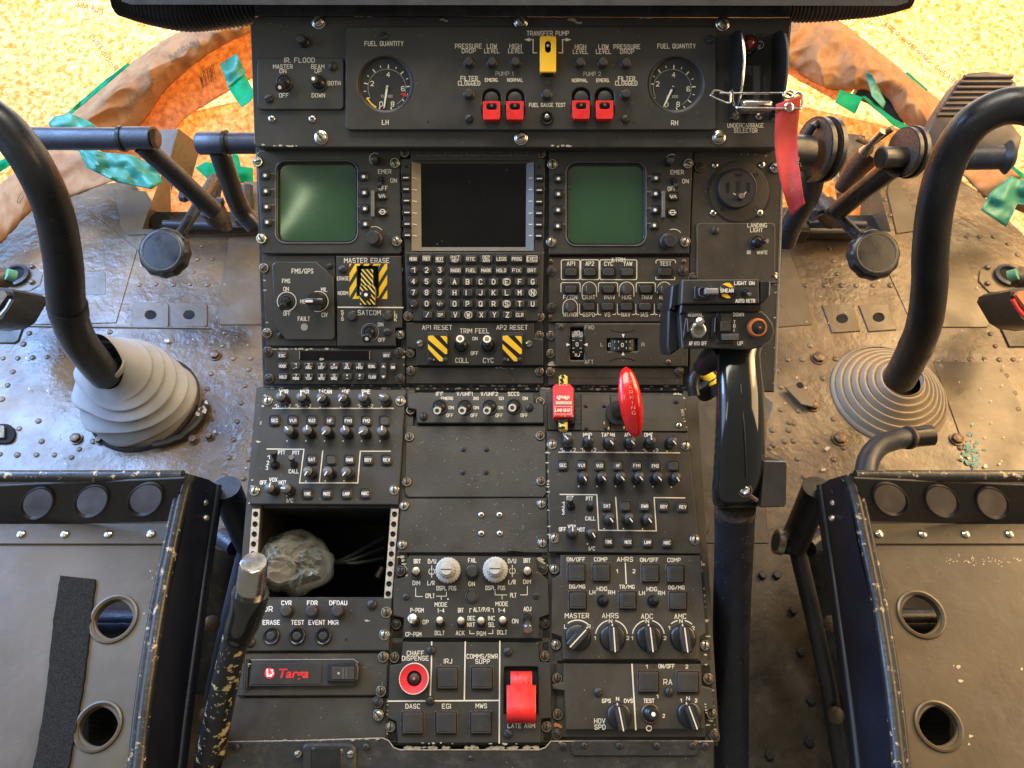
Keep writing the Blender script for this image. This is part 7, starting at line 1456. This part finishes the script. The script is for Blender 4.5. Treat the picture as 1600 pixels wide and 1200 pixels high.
mb.add([T.w(*q) for q in ((1348, 298, 1.42), (1375, 300, 1.36), (1392, 362, 1.36), (1340, 362, 1.44))], [[0, 1, 2, 3], [3, 2, 1, 0]], FLP); T.ob('channel', mb)
# right pedals
T = Thing('rudder_pedal', 'right pedal with ribbed dark foot plate, crossbar and twin round flanges', 'pedal', None, 1450, 240, d=1.08)
mb = MB(); mb.tube([T.w(1420, 246, 1.10), T.w(1480, 248, 1.09), T.w(1572, 246, 1.07)], .0168, TUBB, 28); mb.tube([T.w(1566, 246, 1.072), T.w(1574, 246, 1.07), T.w(1577, 246, 1.07)], [.018, .024, .018], BLK2, 28); T.ob('crossbar', mb)
mb = MB(); e0 = T.w(1376, 246, 1.09); e1 = T.w(1424, 246, 1.10); mb.tube([e1, e0], .0158, TUB, 28, False); mb.tube([e0, e0.lerp(e1, -.03), e0, e0.lerp(e1, .6)], [.0158, .0135, .0125, .0125], BRZ, 28); mb.lathe([(.0128, 0), (.001, 0)], HOLE, M4=align(e0.lerp(e1, -.034), e0 - e1), n=24)
for q, r_ in ((.78, .036), (.98, .038)):
    c = e0.lerp(e1, q) + T.w(1400, 238, 1.09) - T.w(1400, 246, 1.09); ax = (e1 - e0).normalized(); mb.tube([c - ax * .003, c + ax * .003], r_, TUB, 36); mb.tube([c - ax * .0034, c + ax * .0034], r_ * .94, BRZ, 36)
T.ob('hub_flange', mb)
mb = MB(); mb.tube([T.w(1395, 262, 1.10), T.w(1350, 296, 1.16), T.w(1308, 330, 1.22)], .0160, TUB, 24); T.ob('pedal_arm', mb)
mb = MB(); mb.tube([T.w(1368, 232, 1.16), T.w(1340, 260, 1.2), T.w(1315, 292, 1.25)], [.021, .019, .012], BRZ, 20); mb.tube([T.w(1380, 205, 1.12), T.w(1363, 222, 1.14), T.w(1352, 238, 1.16)], [.006, .005, .011], MET, 10); mb.tube([T.w(1338, 215, 1.15), T.w(1360, 226, 1.16), T.w(1395, 200, 1.12)], .005, BRZ, 8); T.ob('brake_cylinder', mb)
mb = MB(); fp = [(1430, 238), (1400, 228), (1455, 190), (1490, 145), (1498, 128), (1515, 113), (1540, 112), (1570, 115), (1586, 125), (1586, 150), (1576, 180), (1590, 215), (1586, 240), (1560, 252), (1500, 252)]
fp = [(1436, 228), (1466, 176), (1494, 132), (1512, 115), (1540, 112), (1572, 116), (1587, 130), (1586, 156), (1578, 190), (1596, 215), (1590, 240), (1572, 250), (1440, 240)]
mb2 = solid(T, fp, 1.12, 1.145, mat('purple-brown pedal rubber', (.034, .027, .030), .42, var=.25, dust=.1), 'b')
for k in range(8):
    y = 120 + k * 8.5; x0 = 1506 - k * 6; x1 = 1582 - (k * .6); mb2.tube([T.w(x0, y, 1.118), T.w(x1, y, 1.118)], .0032, MATS['purple-brown pedal rubber'], 8)
T.ob('foot_plate', mb2)
T = Thing('rudder_pedal', 'near right pedal hub with double round flanges behind the red ribbon', 'pedal', None, 1275, 245, d=1.1)
mb = MB(); mb.tube([T.w(1215, 236, 1.09), T.w(1262, 240, 1.10)], .026, TUB, 28); mb.tube([T.w(1290, 242, 1.12), T.w(1308, 242, 1.12)], [.0165, .0165], BRZ, 24)
ax = (T.w(1300, 242, 1.11) - T.w(1262, 240, 1.10)).normalized()
for x, r_ in ((1273, .0475), (1289, .0475)):
    c = T.w(x, 234, 1.11); mb.tube([c - ax * .0035, c + ax * .0035], r_, TUB, 36); mb.tube([c - ax * .004, c + ax * .004], r_ * .93, BRZ, 36)
mb.tube([T.w(1261, 212, 1.10), T.w(1270, 198, 1.09), T.w(1280, 192, 1.10)], .006, BLK, 8); T.ob('hub_flange', mb)
mb = MB(); mb.tube(spline([T.w(1272, 262, 1.12), T.w(1262, 305, 1.17), T.w(1238, 348, 1.22), T.w(1225, 380, 1.25)], 5), .0185, TUB, 24); T.ob('pedal_arm', mb)
T = Thing('linkage', 'dark tangle of levers and rods in the left floor opening', 'linkage', None, 350, 320, d=1.36)
mb = MB(); mb.tube(spline([T.w(340, 285, 1.33), T.w(336, 310, 1.34), T.w(348, 335, 1.36), T.w(355, 358, 1.38)], 5), .010, BRZ, 8); mb.tube([T.w(385, 290, 1.38), T.w(388, 350, 1.38)], .012, FRM, 8); mb.box(T.w(392, 318, 1.40), (.02, .05, .01), FLP, bev=.003)
mb.tube([T.w(256, 350, 1.36), T.w(345, 352, 1.36)], .0075, TUBB, 10); mb.tube([T.w(322, 325, 1.3), T.w(338, 345, 1.34)], .016, FRM, 12); mb.box(T.w(330, 346, 1.42), (.11, .02, .008), FRM, bev=.003); T.ob('rods', mb)
T = Thing('linkage', 'dark tangle of levers and rods in the right floor opening', 'linkage', None, 1260, 330, d=1.36)
mb = MB(); mb.tube(spline([T.w(1262, 300, 1.32), T.w(1250, 330, 1.34), T.w(1240, 355, 1.36)], 5), .014, FRM, 10); mb.tube([T.w(1262, 350, 1.36), T.w(1352, 351, 1.36)], .0075, TUBB, 10); mb.box(T.w(1290, 354, 1.40), (.10, .022, .01), FRM, bev=.003); mb.tube([T.w(1305, 265, 1.4), T.w(1310, 300, 1.4)], .006, MET, 8)
mb.tube([T.w(1280, 325, 1.3), T.w(1300, 345, 1.34)], .016, FRM, 12); mb.box(T.w(1232, 352, 1.38), (.03, .03, .02), FRM, bev=.004); T.ob('rods', mb)
for lab, bx, s_ in (('black latch box with orange edge at the far left floor patch', 0, 1), ('black latch box with red tag at the far right floor patch', 1600, -1)):
    T = Thing('floor_latch', lab, 'latch', None, bx, 480, d=1.2); X = lambda x: bx + s_ * x
    mb = solid(T, [(X(-40), 446), (X(12), 450), (X(21), 455), (X(24), 464), (X(4), 498), (X(-12), 508), (X(-40), 512)][::s_], 1.17, 1.25, BLK, 'b'); mb2 = solid(T, [(X(-30), 452), (X(8), 455), (X(12), 461), (X(-8), 488), (X(-30), 488)][::s_], 1.160, 1.172, ORG if s_ < 0 else BRZ, 'c'); T.ob('case', mb); T.ob('cover_plate', mb2)
    mb = MB(); mb.tube([T.w(X(18), 468, 1.155), T.w(X(10), 482, 1.155), T.w(X(-2), 496, 1.155)], .003, MET if s_ > 0 else REDW, 8); T.ob('latch_lever', mb)
    mb = MB(); mb.tube([T.w(X(-20), 440, 1.24), T.w(X(14), 432, 1.26)], .018, BRZ, 14); mb.tube([T.w(X(10), 428, 1.24), T.w(X(24), 432, 1.25)], .010, LGRN, 10); T.ob('hose_fitting', mb)
    cc = P3(X(26), 433, 1.27); p_ = T.Mi @ FLOOR.hit(X(28), 434); mb = MB(); mb.lathe([(.024, .004), (.024, .010), (.018, .012), (.016, .006)], TUBB, M4=Matrix.Translation(p_), n=24, cap=False); mb.lathe([(.016, .006), (.001, .006)], HOLE, M4=Matrix.Translation(p_), n=20); T.ob('socket_ring', mb)
T = Thing('slot_cover', 'dark oblong slot at the far left floor edge by the seat', 'cover', FLOOR, 0, 680)
mb = MB(); mb.prism([T.L(rr(-40, 664, 25, 694, 14))], .0005, .004, HOLE); mb.prism([T.L(rr(-40, 668, 12, 688, 3))], .003, .009, BRZ, .001); T.ob('cover', mb)

# ================================================================== SEATS
SZ = .33
SEATS = Surf(Vector((0, 0, SZ)), Rv, Vector((0, 1, 0)))
def seat(name, label, X, s_, worn):
    """X maps a right-seat pixel x; s_ = +1 right seat, -1 left seat"""
    T = Thing(name, label, 'seat', SEATS, X(1500), 950, group='armoured seat frames')
    pan = [(X(1345), 845), (X(1900), 845), (X(1990), 1260), (X(1402), 1260)]
    hs = [circ(X(x), y, 30, 32, 31) for x, y in worn['h']]
    o = T.plate(pan, -.003, 0, SEAT, .0008, 'seat_pan', holes=hs, extra=worn.get('ex') and (lambda mb: worn['ex'](T, mb)))
    for x, y in worn['h']:
        c = T.p(X(x), y, 0); k = T.mpp(X(x), y); mb = MB(); mb.lathe([(38 * k, 0), (37 * k, .0022), (34 * k, .0028), (30.5 * k, .001), (29 * k, -.006)], SEAT, (c.x, c.y, 0), 48, cap=False); T.ob('hole_flange', mb)
    # riveted strip across the pan
    mb = MB(); mb.prism([T.L([(X(1342), 818), (X(1900), 818), (X(1905), 850), (X(1346), 850)], .003)], .0002, .003, SEAT, .0008)
    for x in worn['r']: mb.lathe([(.0045, .003), (.0042, .005), (.002, .0062), (.0002, .0064)], MET, T.p(X(x), 836, 0) , 14)
    T.ob('riveted_strip', mb)
    # raised front lip with lightening holes
    A = SEATS.hit(X(1500), 820, .002); B = SEATS.hit(X(1500), 752, .062); Sf = Surf(A, Rv, B - A); H = Sub(T, Sf, X(1500), 790)
    mb = MB(); q = [[(X(1336), 752), (X(1900), 752), (X(1900), 821), (X(1342), 821)]]
    hl = [[(X(cx) + s_ * 26 * cos(a) * 1., 783 + 26 * sin(a) * .95 + 0) for a in [2 * pi * k / 32 for k in range(32)]] for cx in worn['f']]
    mb.prism([H.L(q[0])] + [H.L(h_) for h_ in hl], -.002, 0, SEATD, .0006); H.ob('front_lip', mb)
    for cx in worn['f']:
        E = lambda r: [(X(cx) + r * cos(2 * pi * k / 32), 783 + r * .95 * sin(2 * pi * k / 32)) for k in range(32)]
        mb = MB(); mb.prism([H.L(E(29.5)), H.L(E(25.6))], .0002, .0022, SEATD, .0009); H.ob('hole_flange', mb)
    # rounded rim tubes
    mb = MB(); r0 = .0062
    fr = [T.p(X(1900), 744, .066), T.p(X(1600), 744, .066), T.p(X(1336), 744, .066)]; mb.tube(fr, r0, EDGW, 14)
    sd = [T.p(X(1322), 742, .060), T.p(X(1334), 770, .056), T.p(X(1352), 850, .048), T.p(X(1372), 950, .044), T.p(X(1392), 1080, .044), T.p(X(1405), 1200, .044), T.p(X(1414), 1290, .044)]; mb.tube(spline(sd, 5), r0 * .95, EDGW, 14)
    sd2 = [p + Vector((s_ * .008, 0, -.003)) for p in sd]; mb.tube(spline(sd2, 5), .0035, EDGW, 10); T.ob('rim', mb)
    # inner skirt between pan and rim
    P_ = spline([p + Vector((s_ * .003, 0, -.004)) for p in sd], 5); mb = MB(); V = []
    for p in P_: V += [p, Vector((p.x + s_ * .006, p.y, -.001))]
    n = len(P_); mb.add(V, [[2 * i, 2 * i + 1, 2 * i + 3, 2 * i + 2] for i in range(n - 1)] + [[2 * i + 2, 2 * i + 3, 2 * i + 1, 2 * i] for i in range(n - 1)][:0], SEATD)
    # armour side wall
    so = [T.p(X(1321), 742, .058), T.p(X(1340), 850, .048), T.p(X(1365), 960, .044), T.p(X(1386), 1080, .044), T.p(X(1408), 1290, .044)]
    si = [T.p(X(1282), 758, -.02), T.p(X(1300), 880, -.035), T.p(X(1318), 1010, -.035), T.p(X(1334), 1130, -.035), T.p(X(1352), 1290, -.035)]
    a, b = spline(so, 6), spline(si, 6); V = []
    for p, q_ in zip(a, b): V += [p, p.lerp(q_, .5) + Vector((-s_ * .004, 0, .002)), q_, q_ + Vector((0, 0, -.02))]
    n = len(a); mb.add(V, [[4 * i + j, 4 * i + j + 1, 4 * i + j + 5, 4 * i + j + 4] for i in range(n - 1) for j in range(3)], NAVY)
    mb.tube([q_ for q_ in b], .0045, NAVY, 10)
    mb.add([so[0], si[0], T.p(X(1282), 758, -.06), T.p(X(1321), 742, -.05)], [[0, 1, 2, 3]], SEATD)
    T.ob('side_armour', mb)
    for x, y, hh in ((1303, 768, .02), (1302, 786, .016), (1300, 810, .012)):
        c = T.p(X(x), y, hh); mbb = MB(); mbb.lathe([(.004, 0), (.003, .002), (.0005, .003)], BRS if y > 770 else BLK, M4=align(c, (-s_ * .6, 0, .8)), n=10); T.ob('rivet', mbb)
    mb = MB(); mb.prism([T.L([(X(1345), 748), (X(1950), 748), (X(1990), 1280), (X(1425), 1280)], -.14)], -.145, -.14, UND)  # dark sheet added behind the holes as painted shade
    for yy in (965, 975): mb.tube([T.p(X(1340), yy + 8, -.10), T.p(X(1600), yy + 8, -.10)], .016, TUBB if s_ < 0 else TUB, 16)
    T.ob('tubes_and_shade_sheet', mb)
    mb = MB()
    for k in range(9): mb.tube([T.p(X(1425 + 0), 1102 + k * 8, -.05), T.p(X(1452), 1104 + k * 8, -.047), T.p(X(1480), 1102 + k * 8, -.05)], .0042, BLK, 8)
    T.ob('spring_pack', mb)
    return T
def wornR(T, mb):
    for _ in range(60): T.blob(mb, random.uniform(1478, 1600), random.gauss(876, 4), random.uniform(.4, 1.2), .0003, CHIP)
    for x, y, r_ in ((1498, 1042, 3), (1501, 1064, 3.5), (1516, 1150, 4), (1596, 1045, 2), (1514, 1163, 2), (1490, 1040, 1.5)): T.blob(mb, x, y, r_, .0003, CHIP)
def wornL(T, mb):
    for x, y, r_ in ((252, 893, 4), (262, 875, 2), (235, 1190, 7), (215, 1196, 5), (228, 1185, 4)): T.blob(mb, x, y, r_, .0003, CHIP)
    for _ in range(40): T.blob(mb, 250 - random.random() * 25, random.uniform(880, 1190), random.uniform(.4, 1.6), .0003, CHIP)
    mb.prism([T.L([(243, 940), (252, 940), (250, 972), (243, 972)], .0006)], 0, .0006, YEL2)
seat('pilot_seat', 'right bare seat pan with chipped rim, two round holes and a riveted strip', lambda x: x, 1, dict(h=[(1439, 960), (1466, 1134)], f=[1386, 1471, 1557], r=(1371, 1439, 1506, 1574), ex=wornR))
T = seat('pilot_seat', 'left bare seat pan with a long black hook tape strip stuck on it', lambda x: 1622 - x, -1, dict(h=[(1444, 967), (1468, 1135)], f=[1390, 1479, 1571], r=(1384, 1450, 1518, 1586), ex=wornL))
T2 = Thing('hook_tape', 'long black fuzzy hook tape strip stuck down the left seat pan', 'tape', SEATS, 100, 1050)
mb = MB(); A_ = spline([Vector(p + (0,)) for p in ((94, 899), (84, 960), (76, 1040), (66, 1120), (48, 1215))], 8); B_ = spline([Vector(p + (0,)) for p in ((149, 905), (143, 960), (134, 1040), (122, 1120), (104, 1215))], 8)
L1 = [(p.x + random.uniform(-.8, .8), p.y) for p in A_]; L2 = [(p.x + random.uniform(-.8, .8), p.y) for p in B_]; mb.prism([T2.L(L1 + L2[::-1], .0025)], .0003, .0028, VEL, .0006); T2.ob('strip', mb)
# tube frames beside the seats
def frame(label, X, s_, m):
    T = Thing('seat_frame', label, 'frame', None, X(1240), 900, d=.95, group='tubular seat frames')
    mb = MB(); mb.tube([T.w(X(1278), 762, .86), T.w(X(1262), 800, .89), T.w(X(1240), 850, .93)], .0175, m, 20); mb.tube([T.w(X(1262), 855, .93), T.w(X(1285), 838, .95)], .012, m, 14); T.ob('upper_tube', mb)
    mb = MB(); mb.tube([T.w(X(1246), 860, .93), T.w(X(1270), 960, .93), T.w(X(1294), 1070, .92), T.w(X(1320), 1230, .92)], .0105, m, 18); T.ob('rail_tube', mb)
    mb = MB(); mb.tube([T.w(X(1272), 855, 1.0), T.w(X(1290), 960, 1.0), T.w(X(1318), 1080, .98)], .022, FRM, 16); T.ob('damper', mb)
    mb = MB(); a, b = T.w(X(1222), 848, .925), T.w(X(1212), 846, .925); mb.tube([T.w(X(1240), 850, .93), a], .014, m, 18); mb.tube([a, b], .0155, BRS, 20); mb.tube([b, b.lerp(a, -.08)], .0115, HOLE, 20); T.ob('end_fitting', mb)
    for x, y in ((1300, 975), (1308, 1118)): 
        mbb = MB(); mbb.lathe([(.010, 0), (.010, .004), (.006, .006)], BRZ, M4=align(T.w(X(x), y, .90), (-s_ * .7, 0, .7)), n=16); T.ob('bolt', mbb)
frame('dark tubular frame with open end fitting left of the right seat', lambda x: x, 1, TUB)
frame('blue-black tubular frame between the left seat and its collective', lambda x: 1630 - x, -1, TUBB)
